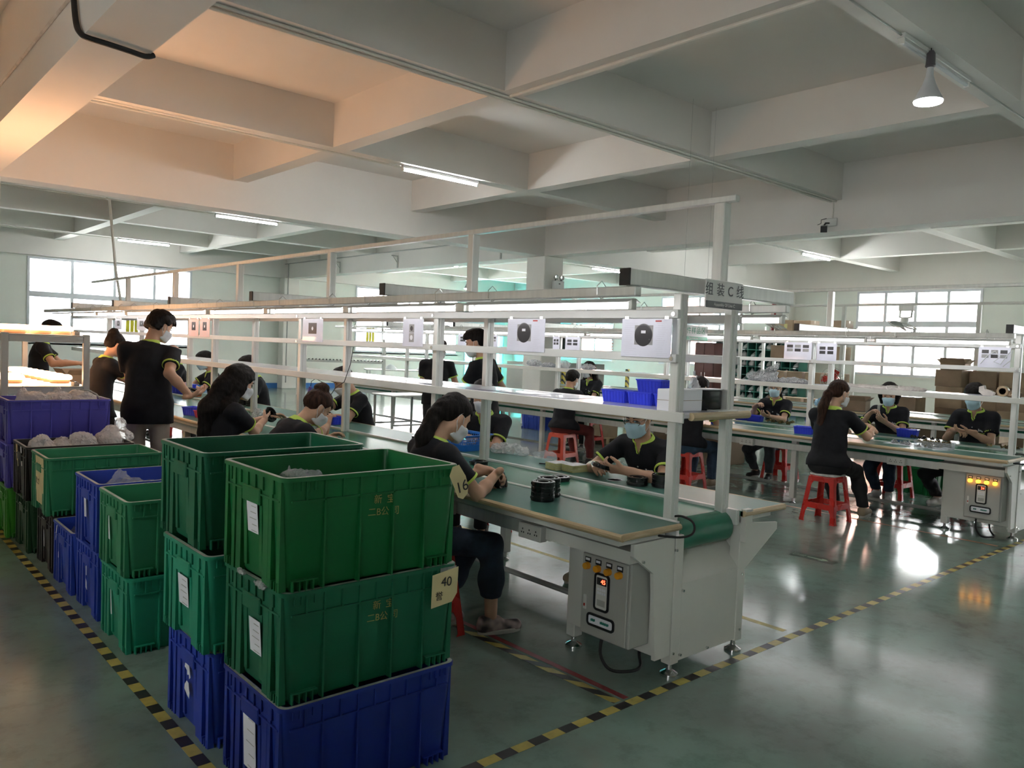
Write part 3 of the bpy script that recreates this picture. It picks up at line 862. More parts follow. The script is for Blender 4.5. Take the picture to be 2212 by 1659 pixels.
def note(name, pts, y, cr, writing, bend=0.012):
    """paper note on the long side facing the camera, slightly curled"""
    n = len(pts); a = MB()
    cx = sum(p[0] for p in pts)/n
    zt = max(p[1] for p in pts)
    vs = [(px, y - 0.004 - bend*((zt-pz)/0.2)**2, pz) for px, pz in pts] + [(px, y - 0.003 - bend*((zt-pz)/0.2)**2, pz) for px, pz in pts]
    a._add(vs, [tuple(range(n))[::-1], tuple(range(n, 2*n))] + [(i, (i+1) % n, n+(i+1) % n, n+i) for i in range(n)])
    o = a.build(name, M_yellowpaper, cr)
    for (s, body, px, pz, rot) in writing:
        text('handwriting', body, s, M_ink, o, (px, y-0.0075-bend*((zt-pz)/0.2)**2, pz), (PI/2, rot, 0), 0.0003)
    return o
YF1 = -0.2525
note('yellow_note', [(0.228, 0.222), (0.232, 0.345), (0.352, 0.362), (0.348, 0.262), (0.325, 0.232)], YF1, cS1b, [(0.05, '40', 0.295, 0.312, 0.05), (0.036, '誉', 0.262, 0.262, 0.0)], 0.006)
note('yellow_tag', [(0.302, 0.335), (0.315, 0.368), (0.345, 0.374), (0.378, 0.33), (0.392, 0.29), (0.39, 0.262), (0.368, 0.242), (0.345, 0.25)], YF1, cS1c, [(0.06, '16', 0.36, 0.29, -0.3)], 0.004)
tp = MB().box(0.27, 0.345, YF1-0.0012, YF1-0.0002, 0.318, 0.366).build('clear_tape', thin('clear_tape_film', (0.6, 0.62, 0.6), 0.35), cS1b)
M_stencil = mat('faded_yellow_stencil', (0.30, 0.27, 0.08), 0.6)
for cr_ in (cS1c, cS1b):
    text('stencil', '新  宝', 0.034, M_stencil, cr_, (0.03, -0.2435, 0.272), (PI/2, 0.03, 0), 0.0006)
    text('stencil', '二B公 司', 0.034, M_stencil, cr_, (0.03, -0.2415, 0.228), (PI/2, 0.03, 0), 0.0006)
# long yellow note over the end of the green crate, yellow slips on others
o = sheet_on_end(cN1b, 0.11, 0.35, 0.05, 0.36, name='long_note', m=M_yellowpaper, lines=0)
text('handwriting', '誉二', 0.045, M_ink, o, (-0.361, -0.02, 0.2), (PI/2, 0.1, -PI/2), 0.0003)
sheet_on_end(cN2b, 0.33, 0.38, 0.2, 0.36, name='yellow_slip', m=M_yellowpaper, lines=0)
sheet_on_end(cN2b, 0.19, 0.215, 0.22, 0.36, name='white_slip', m=M_paper, lines=0)
torn(cB2a, [(0.40, 0.35), (0.375, 0.36), (0.43, 0.25), (0.432, 0.25)])
bpy.data.objects['torn_label'].name = 'torn_label'
# ------------------------------------------------------------------ smooth solids on a grid (bodies, clothes, bags)
def vnoise(P, scale, seed=0):
    """value noise in -1..1 on an array of points"""
    rs = np.random.RandomState(seed); T = rs.uniform(-1, 1, (16, 16, 16)).astype(np.float32)
    q = P*scale; i = np.floor(q).astype(int); f = q-i; f = f*f*(3-2*f); i &= 15; j = (i+1) & 15
    x0, y0, z0 = i[..., 0], i[..., 1], i[..., 2]; x1, y1, z1 = j[..., 0], j[..., 1], j[..., 2]
    fx, fy, fz = f[..., 0], f[..., 1], f[..., 2]
    c00 = T[x0, y0, z0]*(1-fx)+T[x1, y0, z0]*fx; c10 = T[x0, y1, z0]*(1-fx)+T[x1, y1, z0]*fx
    c01 = T[x0, y0, z1]*(1-fx)+T[x1, y0, z1]*fx; c11 = T[x0, y1, z1]*(1-fx)+T[x1, y1, z1]*fx
    return (c00*(1-fy)+c10*fy)*(1-fz)+(c01*(1-fy)+c11*fy)*fz

class Field:
    def __init__(s, lo, hi, h):
        s.h = h; s.lo = np.array(lo, np.float32); n = np.ceil((np.array(hi)-s.lo)/h).astype(int)+2
        s.n = n; s.F = np.full(n, 1.0, np.float32)
    def _sub(s, lo, hi):
        a = np.clip(np.floor((np.array(lo)-s.lo)/s.h).astype(int), 0, s.n-1); b = np.clip(np.ceil((np.array(hi)-s.lo)/s.h).astype(int)+1, 1, s.n)
        if np.any(b <= a): return None
        sl = tuple(slice(a[k], b[k]) for k in range(3))
        g = [(s.lo[k]+s.h*np.arange(a[k], b[k])).astype(np.float32) for k in range(3)]
        return sl, np.stack(np.meshgrid(*g, indexing='ij'), -1)
    def pts(s):
        g = [(s.lo[k]+s.h*np.arange(s.n[k])).astype(np.float32) for k in range(3)]
        return np.stack(np.meshgrid(*g, indexing='ij'), -1)
    def _merge(s, sl, d, k):
        A = s.F[sl]
        if k <= 0: s.F[sl] = np.minimum(A, d); return
        h = np.maximum(k-np.abs(A-d), 0)/k
        s.F[sl] = np.minimum(A, d)-h*h*k*0.25
    def cap(s, a, b, ra, rb=None, k=0.02, n=None, f=1.0, grow=0.0):
        """tapered capsule; squashed by f along n"""
        rb = ra if rb is None else rb
        a = np.array(a, np.float32); b = np.array(b, np.float32); ra += grow; rb += grow
        R = max(ra, rb)+k+2*s.h
        q = s._sub(np.minimum(a, b)-R, np.maximum(a, b)+R)
        if q is None: return
        sl, P = q
        p = P-a; ba = b-a
        if n is not None and f != 1.0:
            n = np.array(n, np.float32); n = n/np.linalg.norm(n)
            p = p+n*((f-1)*(p@n))[..., None]; ba = ba+n*((f-1)*(ba@n))
        L2 = float(ba@ba)+1e-9
        t = np.clip((p@ba)/L2, 0, 1)
        d = np.linalg.norm(p-t[..., None]*ba, axis=-1)-(ra+(rb-ra)*t)
        s._merge(sl, d, k)
    def ell(s, c, r, k=0.02, M=None, grow=0.0):
        c = np.array(c, np.float32); r = np.array(r, np.float32)+grow
        R = float(max(r))+k+2*s.h
        q = s._sub(c-R, c+R)
        if q is None: return
        sl, P = q; p = P-c
        if M is not None: p = p@M
        k0 = np.linalg.norm(p/r, axis=-1); k1 = np.linalg.norm(p/(r*r), axis=-1)+1e-9
        s._merge(sl, k0*(k0-1)/k1, k)
    def cut_plane(s, c, n):
        """keep the side away from n"""
        P = s.pts(); n = np.array(n, np.float32); n = n/np.linalg.norm(n)
        s.F = np.maximum(s.F, (P-np.array(c, np.float32))@n)
    def noise(s, amp, scale, seed=0):
        m = np.abs(s.F) < amp+3*s.h
        P = s.pts()[m]
        s.F[m] += amp*vnoise(P, scale, seed)
    def mesh(s):
        F = s.F; S = F < 0; n = s.n
        C = np.zeros(n-1, np.int8)
        for i in (0, 1):
            for j in (0, 1):
                for k in (0, 1):
                    C += S[i:n[0]-1+i, j:n[1]-1+j, k:n[2]-1+k]
        mixed = (C > 0) & (C < 8)
        I = np.argwhere(mixed); M = len(I)
        if M == 0: return np.zeros((0, 3)), np.zeros((0, 4), int)
        idx = np.full(n-1, -1, np.int64); idx[mixed] = np.arange(M)
        acc = np.zeros((M, 3), np.float32); cnt = np.zeros(M, np.float32)
        cor = [(i, j, k) for i in (0, 1) for j in (0, 1) for k in (0, 1)]
        vals = {c: F[I[:, 0]+c[0], I[:, 1]+c[1], I[:, 2]+c[2]] for c in cor}
        for c in cor:
            for ax in range(3):
                if c[ax] == 0:
                    d = list(c); d[ax] = 1; d = tuple(d)
                    va, vb = vals[c], vals[d]; m = (va < 0) != (vb < 0)
                    t = np.where(m, va/np.where(m, va-vb, 1), 0)
                    p = np.tile(np.array(c, np.float32), (M, 1)); p[:, ax] += t
                    acc += p*m[:, None]; cnt += m
        V = s.lo+s.h*(I+acc/np.maximum(cnt, 1)[:, None])
        Q = []
        for ax in range(3):
            u, w = (ax+1) % 3, (ax+2) % 3
            sl0 = [slice(None)]*3; sl1 = [slice(None)]*3
            sl0[ax] = slice(0, n[ax]-1); sl1[ax] = slice(1, n[ax])
            A = S[tuple(sl0)]; B = S[tuple(sl1)]
            E = np.argwhere(A != B)
            E = E[(E[:, u] > 0) & (E[:, w] > 0) & (E[:, u] < n[u]-1) & (E[:, w] < n[w]-1)]
            inside = A[E[:, 0], E[:, 1], E[:, 2]]
            def g(du, dw):
                e = E.copy(); e[:, u] += du; e[:, w] += dw; return idx[e[:, 0], e[:, 1], e[:, 2]]
            q = np.stack([g(-1, -1), g(0, -1), g(0, 0), g(-1, 0)], 1)
            q[~inside] = q[~inside][:, ::-1]
            Q.append(q)
        return V, np.concatenate(Q)

def mesh_from(parts, name, m, parent=None, smooth=True):
    """parts: list of (V, Q) joined in one mesh"""
    V = np.concatenate([p[0] for p in parts]).astype(np.float32); off = 0; Q = []
    for v, q in parts: Q.append(q+off); off += len(v)
    Q = np.concatenate(Q)
    Q = Q[(Q >= 0).all(1)]
    me = bpy.data.meshes.new(name)
    me.vertices.add(len(V)); me.vertices.foreach_set('co', V.ravel())
    me.loops.add(len(Q)*4); me.loops.foreach_set('vertex_index', Q.ravel().astype(np.int32))
    me.polygons.add(len(Q)); me.polygons.foreach_set('loop_start', (np.arange(len(Q))*4).astype(np.int32))
    try: me.polygons.foreach_set('loop_total', np.full(len(Q), 4, np.int32))
    except Exception: pass
    me.polygons.foreach_set('use_smooth', np.full(len(Q), smooth))
    me.update(calc_edges=True)
    me.materials.append(m)
    o = bpy.data.objects.new(name, me); COL.objects.link(o)
    if parent: o.parent = parent
    return o

# ------------------------------------------------------------------ people
M_skin = mat('skin', (0.50, 0.29, 0.19), 0.5, var=0.05, scale=12, spec=0.35)
M_skin2 = mat('skin_light', (0.56, 0.34, 0.23), 0.5, var=0.05, scale=12, spec=0.35)
M_hair = mat('black_hair', (0.009, 0.007, 0.006), 0.6, var=0.5, scale=60, stretch=(1, 1, 0.12), bump=0.5, bscale=140, spec=0.15)
M_hairb = mat('brown_hair', (0.035, 0.016, 0.010), 0.6, var=0.5, scale=60, stretch=(1, 1, 0.12), bump=0.5, bscale=140, spec=0.15)
M_shirt = mat('black_polo', (0.0075, 0.008, 0.011), 0.8, var=0.2, scale=14, bump=0.15, bscale=40, spec=0.3)
M_limetrim = mat('lime_trim', (0.44, 0.60, 0.09), 0.7)
M_jeans = mat('dark_jeans', (0.018, 0.030, 0.055), 0.85, var=0.3, scale=10, bump=0.2, bscale=90)
M_jeansg = mat('grey_jeans', (0.07, 0.075, 0.085), 0.85, var=0.3, scale=10, bump=0.2, bscale=90)
M_blacktr = mat('black_trousers', (0.010, 0.010, 0.012), 0.8, var=0.2, scale=9, bump=0.12, bscale=60)
M_khaki = mat('khaki_trousers', (0.58, 0.48, 0.41), 0.85, var=0.1, scale=8, bump=0.15, bscale=60)
M_maroon = mat('maroon_trousers', (0.13, 0.018, 0.016), 0.8, var=0.2, scale=8, bump=0.15, bscale=60)
M_mask = mat('blue_mask', (0.42, 0.60, 0.68), 0.8, bump=0.15, bscale=50)
M_maskw = mat('white_mask', (0.62, 0.64, 0.66), 0.8, bump=0.15, bscale=50)
M_eye = mat('eye_dark', (0.02, 0.015, 0.012), 0.2)
M_lip = mat('lips', (0.36, 0.13, 0.10), 0.5)
M_shoew = mat('white_sneaker', (0.62, 0.60, 0.58), 0.6, var=0.1, scale=20)
M_shoeb = mat('dark_shoe', (0.03, 0.028, 0.027), 0.6)
M_shoet = mat('tan_shoe', (0.30, 0.23, 0.15), 0.7)
M_shoep = mat('pink_grey_sneaker', (0.50, 0.38, 0.36), 0.6, col2=(0.06, 0.05, 0.055), scale=17, detail=1.0)
M_sole = mat('pale_sole', (0.55, 0.52, 0.48), 0.6)
M_gold = mat('gold_frame', (0.5, 0.42, 0.25), 0.3, 0.8)

def nrm(v): v = np.array(v, float); return v/(np.linalg.norm(v)+1e-9)
def ik(S, T, l1, l2, pole):
    S = np.array(S, float); T = np.array(T, float); d = T-S; L = np.linalg.norm(d)
    if L > (l1+l2)*0.995: d = d*((l1+l2)*0.995/L); L = (l1+l2)*0.995; T = S+d
    if L < abs(l1-l2)+0.02: L = abs(l1-l2)+0.02
    u = nrm(d); a = (l1*l1-l2*l2+L*L)/(2*L); hh = math.sqrt(max(0, l1*l1-a*a))
    p = np.array(pole, float); p = p-u*(p@u); p = nrm(p)
    return S+u*a+p*hh, T

def hand_parts(field, W, d, n, side, curl=0.55, s=1.0, spread=0.12):
    """palm, four fingers, thumb. W wrist, d along the hand, n palm normal, side +1 left / -1 right"""
    d = nrm(d); n = nrm(np.array(n)-d*(np.array(n)@d)); b = np.cross(n, d)*side   # b points to the thumb side
    W = np.array(W, float)
    field.cap(W-d*0.05, W+d*0.03*s, 0.027, 0.026, 0.012, n, 1.25)
    lens = (0.90, 1.0, 0.93, 0.74)
    for k, o in enumerate((0.028, 0.0095, -0.009, -0.027)):
        kn = W+d*(0.088-0.006*(k == 3)-0.003*(k == 0))*s+b*o*s
        field.cap(W+d*0.018*s+b*o*0.55*s, kn, 0.0165*s, 0.0118*s, 0.012, n, 1.15)
        dd = nrm(d+b*(spread*(1.5-k)*0.5)); p = kn; ang = curl*0.75
        for j, (l, r) in enumerate(((0.044, 0.0096), (0.027, 0.0086), (0.021, 0.0076))):
            dr = dd*math.cos(ang)+n*math.sin(ang)
            q = p+dr*l*lens[k]*s
            field.cap(p, q, r*s, (r-0.0008)*s, 0.004); p = q; ang += curl*(1.0, 0.9, 0.7)[j]
    t0 = W+d*0.022*s+b*0.022*s
    t1 = t0+nrm(d*0.62+b*0.62+n*0.42)*0.042*s
    t2 = t1+nrm(d*0.85+b*0.16+n*(0.35+curl*0.3))*0.031*s
    t3 = t2+nrm(d*0.85-b*0.12+n*(0.35+curl*0.4))*0.024*s
    field.cap(t0, t1, 0.0155*s, 0.0125*s, 0.012); field.cap(t1, t2, 0.0112*s, 0.0102*s, 0.005); field.cap(t2, t3, 0.0098*s, 0.0078*s, 0.005)

def person(label, loc, rz, P):
    """P: dict with the pose. Local frame: +x forward, +y the person's left, z up (floor 0)."""
    g = P.get
    s = g('s', 1.0); q = g('q', 1.0)              # q: coarser for far people
    sit = g('sit', True); fem = g('fem', True)
    root = thing('person', label, 'person', (loc[0], loc[1], 0), rz, g('group'))
    skin = M_skin2 if fem else M_skin
    zh = g('zh', 0.545 if sit else 0.90*s)
    la = math.radians(g('lean', 10)); lb = math.radians(g('lean2', g('lean', 10)+8))
    X = np.array([1., 0, 0]); Y = np.array([0, 1., 0]); Z = np.array([0, 0, 1.])
    twist = math.radians(g('twist', 0)); sl = math.radians(g('side', 0))
    hip = np.array([0, 0, zh])
    def up(a): return nrm(np.array([math.sin(a), math.sin(sl), math.cos(a)]))
    u1, u2 = up(la), up(lb)
    waist = hip+u1*0.17*s; chest = waist+u1*0.15*s; nb = chest+u2*0.17*s      # neck base
    yT = np.array([-math.sin(twist), math.cos(twist), 0.])
    fT = nrm(np.cross(yT, u2))                                                # chest forward
    fW = nrm(np.cross(Y, u1))
    sw = (0.158 if fem else 0.185)*s
    shc = chest+u2*0.125*s+fT*0.005
    S = {1: shc+yT*sw, -1: shc-yT*sw}
    # head
    hp, hy, hr = math.radians(g('nod', 20)), math.radians(g('turn', 0)), math.radians(g('tilt', 0))
    hf = nrm(np.array([math.cos(hp)*math.cos(hy), math.cos(hp)*math.sin(hy), -math.sin(hp)]))
    hl = nrm(np.cross(Z, hf)); hu = np.cross(hf, hl)
    hl, hu = hl*math.cos(hr)+hu*math.sin(hr), hu*math.cos(hr)-hl*math.sin(hr)
    nd = nrm(u2*0.6+hu*0.6)
    hc = nb+nd*0.085*s+hu*0.105*s+hf*0.02*s
    HM = np.stack([hf, hl, hu], 1)                                            # head frame, columns
    def H(x, y, z): return hc+HM@np.array([x, y, z])*s
    # arms
    l1, l2 = 0.275*s, 0.245*s
    A = {}
    for sd, key in ((1, 'L'), (-1, 'R')):
        T = g('hand'+key)
        if T is None: T = (0.30, 0.16*sd, zh+0.28)
        pole = g('pole'+key, (-0.35, 0.55*sd, -0.8))
        E_, W_ = ik(S[sd], T, l1, l2, pole)
        hd = g('hdir'+key); hd = nrm(hd) if hd is not None else nrm(W_-E_)
        hn = g('palm'+key, (0.1, -0.45*sd, -0.85))
        A[sd] = (S[sd], E_, W_, hd, hn, g('curl'+key, 0.55))
    # legs
    LG = {}
    t1, t2 = 0.415*s, 0.395*s
    for sd, key in ((1, 'L'), (-1, 'R')):
        J = hip+np.array([0, 0.088*sd*s, -0.02])
        T = g('foot'+key)
        if T is None: T = (0.36, 0.12*sd, 0.085) if sit else (0.0, 0.10*sd, 0.085)
        T = np.array([T[0], T[1], T[2] if len(T) > 2 else 0.085])
        K, T = ik(J, T, t1, t2, g('knee'+key, (0.8, 0.10*sd, 0.8) if sit else (1, 0.05*sd, 0)))
        fd = nrm(g('fdir'+key, (1, 0.2*sd, 0)))
        LG[sd] = (J, K, T, fd)
    # ---------- continuous body
    h = 0.014*q
    allp = [hip, chest, nb, hc]+[p for v in A.values() for p in v[:3]]+[p for v in LG.values() for p in v[:3]]
    lo = np.min(allp, 0)-0.24; hi = np.max(allp, 0)+0.22; lo[2] = max(lo[2], -0.03)
    B = Field(lo, hi, h)
    def torso(F, grow, loose=0.0):
        w = 0.94 if fem else 1.0
        F.cap(hip-u1*0.03*s, waist, 0.138*s*w, 0.128*s*w, 0.05, fW, 1.45, grow)
        F.cap(waist, chest, 0.128*s*w, 0.142*s*w, 0.05, fW, 1.42, grow)
        F.cap(chest, chest+u2*0.07*s, 0.142*s*w, 0.125*s*w, 0.05, fT, 1.38, grow)
        F.cap(S[1]-yT*0.03, S[-1]+yT*0.03, 0.052*s, 0.052*s, 0.05, None, 1, grow)
        F.cap(shc, nb-u2*0.015, 0.068*s, 0.05*s, 0.05, None, 1, grow)
        if fem:
            for sd in (1, -1): F.ell(chest+u2*0.015*s+fT*0.072*s+yT*0.062*s*sd, (0.052*s, 0.058*s, 0.052*s), 0.05, None, grow)
        else: F.cap(chest+u2*0.05+yT*0.07+fT*0.05, chest+u2*0.05-yT*0.07+fT*0.05, 0.05*s, 0.05*s, 0.05, None, 1, grow)
    torso(B, -0.018)
    B.cap(nb-nd*0.03, H(-0.018, 0, -0.05), 0.056*s*(0.9 if fem else 1.02), 0.05*s*(0.9 if fem else 1.05), 0.03)
    for sd in (1, -1):
        S_, E_, W_ = A[sd][:3]
        ta = 0.9 if fem else 1.05
        B.cap(S_, E_, 0.047*s*ta, 0.038*s*ta, 0.03); B.cap(E_, E_+(W_-E_)*0.35, 0.039*s*ta, 0.038*s*ta, 0.02); B.cap(E_+(W_-E_)*0.35, W_, 0.038*s*ta, 0.0265*s*ta, 0.02)
        J, K, T, fd = LG[sd]
        B.cap(J, K, 0.066*s, 0.044*s, 0.04); B.cap(K, K+(T-K)*0.4, 0.044*s, 0.043*s, 0.03); B.cap(K+(T-K)*0.4, T, 0.043*s, 0.034*s, 0.03)
        B.cap(T-np.array([0, 0, 0.04]), T+fd*0.12*s-np.array([0, 0, 0.05]), 0.03*s, 0.022*s, 0.03)
    if sit: B.ell(hip+np.array([-0.02, 0, -0.02]), (0.11*s, 0.14*s, 0.06*s), 0.06)
    # head on a finer grid
    hh_ = 0.0058*q
    def headF(F, grow=0.0, face=True):
        F.ell(H(-0.012, 0, 0.032), np.array((0.096, 0.076, 0.086))*s, 0.02, HM, grow)
        F.ell(H(0.022, 0, -0.035), np.array((0.066, 0.060, 0.078))*s, 0.04, HM, grow)
        F.cap(H(0.066, 0.008, -0.092), H(0.066, -0.008, -0.092), 0.019*s, 0.019*s, 0.035, None, 1, grow)
        F.cap(H(0.0, 0.05, -0.06), H(0.05, 0.02, -0.088), 0.02*s, 0.018*s, 0.03, None, 1, grow)
        F.cap(H(0.0, -0.05, -0.06), H(0.05, -0.02, -0.088), 0.02*s, 0.018*s, 0.03, None, 1, grow)
        for sd in (1, -1): F.ell(H(0.062, 0.042*sd, -0.028), np.array((0.018, 0.02, 0.02))*s, 0.02, HM, grow)
        if face:
            F.cap(H(0.080, 0, 0.012), H(0.101, 0, -0.026), 0.0075*s, 0.0125*s, 0.012)
            for sd in (1, -1):
                F.cap(H(0.092, 0.011*sd, -0.030), H(0.090, 0.006*sd, -0.031), 0.008*s, 0.008*s, 0.008)
                F.cap(H(0.078, 0.012*sd, 0.030), H(0.066, 0.046*sd, 0.029), 0.0085*s, 0.0085*s, 0.012)
                F.ell(H(-0.008, 0.077*sd, -0.006), np.array((0.019, 0.008, 0.031))*s, 0.008, HM)
                F.ell(H(0.000, 0.074*sd, -0.028), np.array((0.010, 0.008, 0.013))*s, 0.006, HM)
            F.cap(H(0.084, 0.016, -0.060), H(0.084, -0.016, -0.060), 0.0075*s, 0.0075*s, 0.008)
    HF = Field(hc-0.17*s, hc+0.17*s, hh_)
    headF(HF)
    HF.cap(nb-nd*0.01, H(-0.018, 0, -0.05), 0.054*s*(0.9 if fem else 1.02), 0.05*s*(0.9 if fem else 1.05), 0.03)
    parts = [B.mesh(), HF.mesh()]
    for sd in (1, -1):
        S_, E_, W_, hd, hn, cu = A[sd]
        F = Field(np.minimum(E_, W_)-0.21*s, np.maximum(E_, W_)+0.21*s, 0.0054*q)
        ta = 0.9 if fem else 1.05
        F.cap(S_+(E_-S_)*0.55, E_, 0.043*s*ta, 0.0388*s*ta, 0.03); F.cap(E_, E_+(W_-E_)*0.35, 0.0395*s*ta, 0.0388*s*ta, 0.02); F.cap(E_+(W_-E_)*0.35, W_, 0.0388*s*ta, 0.027*s*ta, 0.02)
        hand_parts(F, W_, hd, hn, sd, cu, s*(0.95 if fem else 1.04))
        parts.append(F.mesh())
    body = mesh_from(parts, 'body', skin, root)
    # ---------- eyes, brows, mouth
    for sd in (1, -1):
        e = MB(); e.lathe([(0.0001, -0.0045), (0.006, -0.003), (0.008, 0), (0.006, 0.003), (0.0001, 0.0045)], (0, 0, 0), 10, 'x')
        o = e.build('eye', M_eye, root, True); o.location = H(0.0835, 0.031*sd, 0.010); o.rotation_euler = Matrix(HM.tolist()).to_euler()
        o.scale = (0.9*s, 1.5*s, 0.62*s)
        e = MB(); e.tube([H(0.091, 0.013*sd, 0.029), H(0.089, 0.032*sd, 0.0345), H(0.078, 0.047*sd, 0.0305)], [0.0028, 0.0034, 0.0018], 6)
        e.build('eyebrow', M_hair, root, True)
    if not g('mask', True):
        MB().tube([H(0.086, 0.022, -0.058), H(0.0925, 0.010, -0.0585), H(0.0935, 0, -0.060), H(0.0925, -0.010, -0.0585), H(0.086, -0.022, -0.058)], [0.002, 0.0045, 0.005, 0.0045, 0.002], 8).build('mouth', M_lip, root, True)
    # ---------- mask with ear loops
    if g('mask', True):
        mm = M_maskw if g('mask') == 'white' else M_mask
        F = Field(hc-0.16*s, hc+0.16*s, 0.0062*q)
        headF(F, 0.009*s, False)
        F.cap(H(0.086, 0, -0.004), H(0.094, 0, -0.034), 0.012*s, 0.021*s, 0.03)
        F.cap(H(0.094, 0.012, -0.04), H(0.082, 0.012, -0.085), 0.024*s, 0.025*s, 0.04); F.cap(H(0.094, -0.012, -0.04), H(0.082, -0.012, -0.085), 0.024*s, 0.025*s, 0.04)
        drop = g('maskdrop', 0.0)
        Pp = (F.pts()-hc)@HM/s
        x, y, z = Pp[..., 0], Pp[..., 1], Pp[..., 2]+drop
        wdt = 0.067-0.012*np.clip((-z-0.03)/0.08, 0, 1)
        lim = np.maximum.reduce([z-(-0.002-5.0*y*y), -z-0.108, np.abs(y)-wdt, 0.028-0.35*np.clip(-z-0.05, 0, 1)-x])
        F.F = np.maximum(F.F, lim*s)
        mk = mesh_from([F.mesh()], 'face_mask', mm, root)
        lp = MB()
        for sd in (1, -1):
            lp.tube([H(0.036, 0.066*sd, -0.018-drop), H(0.012, 0.078*sd, 0.012), H(-0.014, 0.083*sd, 0.022), H(-0.024, 0.081*sd, 0.0), H(-0.016, 0.080*sd, -0.034), H(0.012, 0.074*sd, -0.060), H(0.034, 0.062*sd, -0.084-drop)], 0.0019*s, 5)
        lp.build('ear_loop', M_maskw, mk, True)
    if g('glasses'):
        gl = MB()
        for sd in (1, -1):
            ring = []
            for k in range(17):
                t = 2*PI*k/16; ring.append(H(0.100-0.010*abs(math.cos(t)), 0.033*sd+0.026*math.cos(t), 0.0+0.020*math.sin(t)))
            gl.tube(ring, 0.0019, 5); gl.tube([H(0.094, 0.058*sd, 0.006), H(0.05, 0.078*sd, 0.012), H(-0.01, 0.083*sd, 0.012)], 0.0019, 5)
        gl.tube([H(0.105, 0.008, 0.004), H(0.107, 0, 0.006), H(0.105, -0.008, 0.004)], 0.0019, 5)
        go = gl.build('glasses_frame', M_eye, root, True)
        ls = MB()
        for sd in (1, -1):
            pts = [H(0.098-0.010*abs(math.cos(2*PI*k/16)), 0.033*sd+0.025*math.cos(2*PI*k/16), 0.019*math.sin(2*PI*k/16)) for k in range(16)]
            pb = [p-HM@np.array([0.0015, 0, 0]) for p in pts]
            ls._add(pts+pb, [tuple(range(16)), tuple(range(16, 32))[::-1]]+[(i, 16+i, 16+(i+1) % 16, (i+1) % 16) for i in range(16)])
        ls.build('lens', M_glass, go)
    # ---------- hair
    hs = g('hair', 'short'); hm = M_hairb if g('haircol') == 'brown' else M_hair
    far_ = 0.66 if hs in ('long', 'longback', 'pony') else 0.22
    F = Field(hc-np.array([0.42, 0.26, far_])*s, hc+np.array([0.2, 0.26, 0.24])*s, 0.0072*q)
    big = {'short': 0.016, 'bob': 0.020, 'long': 0.018, 'longback': 0.02, 'pony': 0.011, 'bun': 0.013, 'cap': 0.016}[hs]
    F.ell(H(-0.016, 0, 0.036), np.array((0.096, 0.076, 0.084))*s, 0.02, HM, big*s)
    F.ell(H(-0.055, 0, -0.01), np.array((0.050, 0.060, 0.055))*s, 0.03, HM, big*s*0.6)
    if hs == 'short':
        F.ell(H(0.03, 0, 0.095), np.array((0.06, 0.062, 0.032))*s, 0.03, HM, 0.004)
        if g('fringe', True): F.cap(H(0.075, 0.045, 0.075), H(0.088, -0.03, 0.062), 0.022*s, 0.018*s, 0.03)
        if g('shaggy'):
            F.cap(H(-0.06, 0.04, -0.05), H(-0.06, -0.04, -0.05), 0.045*s, 0.045*s, 0.04)
            F.cap(H(0.08, 0.05, 0.06), H(0.115, -0.01, 0.045), 0.026*s, 0.02*s, 0.03); F.cap(H(0.0, 0.08, 0.03), H(0.0, 0.078, -0.01), 0.02*s, 0.016*s, 0.03); F.cap(H(0.0, -0.08, 0.03), H(0.0, -0.078, -0.01), 0.02*s, 0.016*s, 0.03)
    Pp = (F.pts()-hc)@HM/s
    x, y, z = Pp[..., 0], Pp[..., 1], Pp[..., 2]
    # keep the face, ears and nape clear
    zb = g('brow', 0.064)
    face = np.minimum(x-(0.022+0.30*np.clip(z, 0, 1)), zb-3.2*y*y+0.004*np.sin(y*90)-z)
    ear = np.minimum.reduce([x+0.022, 0.012-z, 0.2-np.abs(z)])
    nape = np.minimum(-0.062-z, np.full_like(z, 0.1))
    F.F = np.maximum(F.F, np.maximum.reduce([face, ear, nape])*s)
    def strand(pts, r, k=0.03):
        for a_, b_, ra, rb in zip(pts[:-1], pts[1:], r[:-1], r[1:]): F.cap(a_, b_, ra*s, rb*s, k)
    back = -np.array([hf[0], hf[1], 0.0]); back = nrm(back)
    lb_ = 0.03+0.20*max(0.0, math.sin(lb)); hlen = g('hairlen', 1.0)
    if hs == 'bob':
        for sd in (1, -1):
            strand([H(-0.02, 0.075*sd, 0.05), H(-0.005, 0.086*sd, -0.02), H(0.015, 0.078*sd, -0.105)], (0.03, 0.032, 0.022)); strand([H(-0.06, 0.06*sd, 0.03), H(-0.06, 0.062*sd, -0.04), H(-0.045, 0.058*sd, -0.11)], (0.045, 0.045, 0.03))
        strand([H(-0.08, 0, 0.0), H(-0.085, 0, -0.10)], (0.05, 0.035))
        strand([H(0.068, 0.048, 0.062), H(0.082, 0.0, 0.055), H(0.068, -0.048, 0.062)], (0.018, 0.02, 0.018), 0.02)
    if hs in ('long', 'longback'):
        dn = np.array([0, 0, -1.0])
        for sd in (1, -1):
            p0 = H(-0.03, 0.07*sd, 0.02); p1 = H(-0.035, 0.082*sd, -0.06); p2 = p1+dn*0.14*s+back*(lb_ if hs == 'longback' else 0.03)+Y*0.02*sd; p3 = p2+dn*0.18*s*hlen+back*lb_*0.6
            strand([p0, p1, p2, p3], (0.045, 0.042, 0.045, 0.03), 0.05)
        p0 = H(-0.085, 0, 0.02); p1 = H(-0.09, 0, -0.08)+back*lb_*0.3; p2 = p1+dn*0.16*s+back*(0.03+lb_*0.9); p3 = p2+dn*0.24*s*hlen+back*lb_*0.5
        strand([p0, p1, p2, p3], (0.055, 0.062, 0.068, 0.05), 0.06)
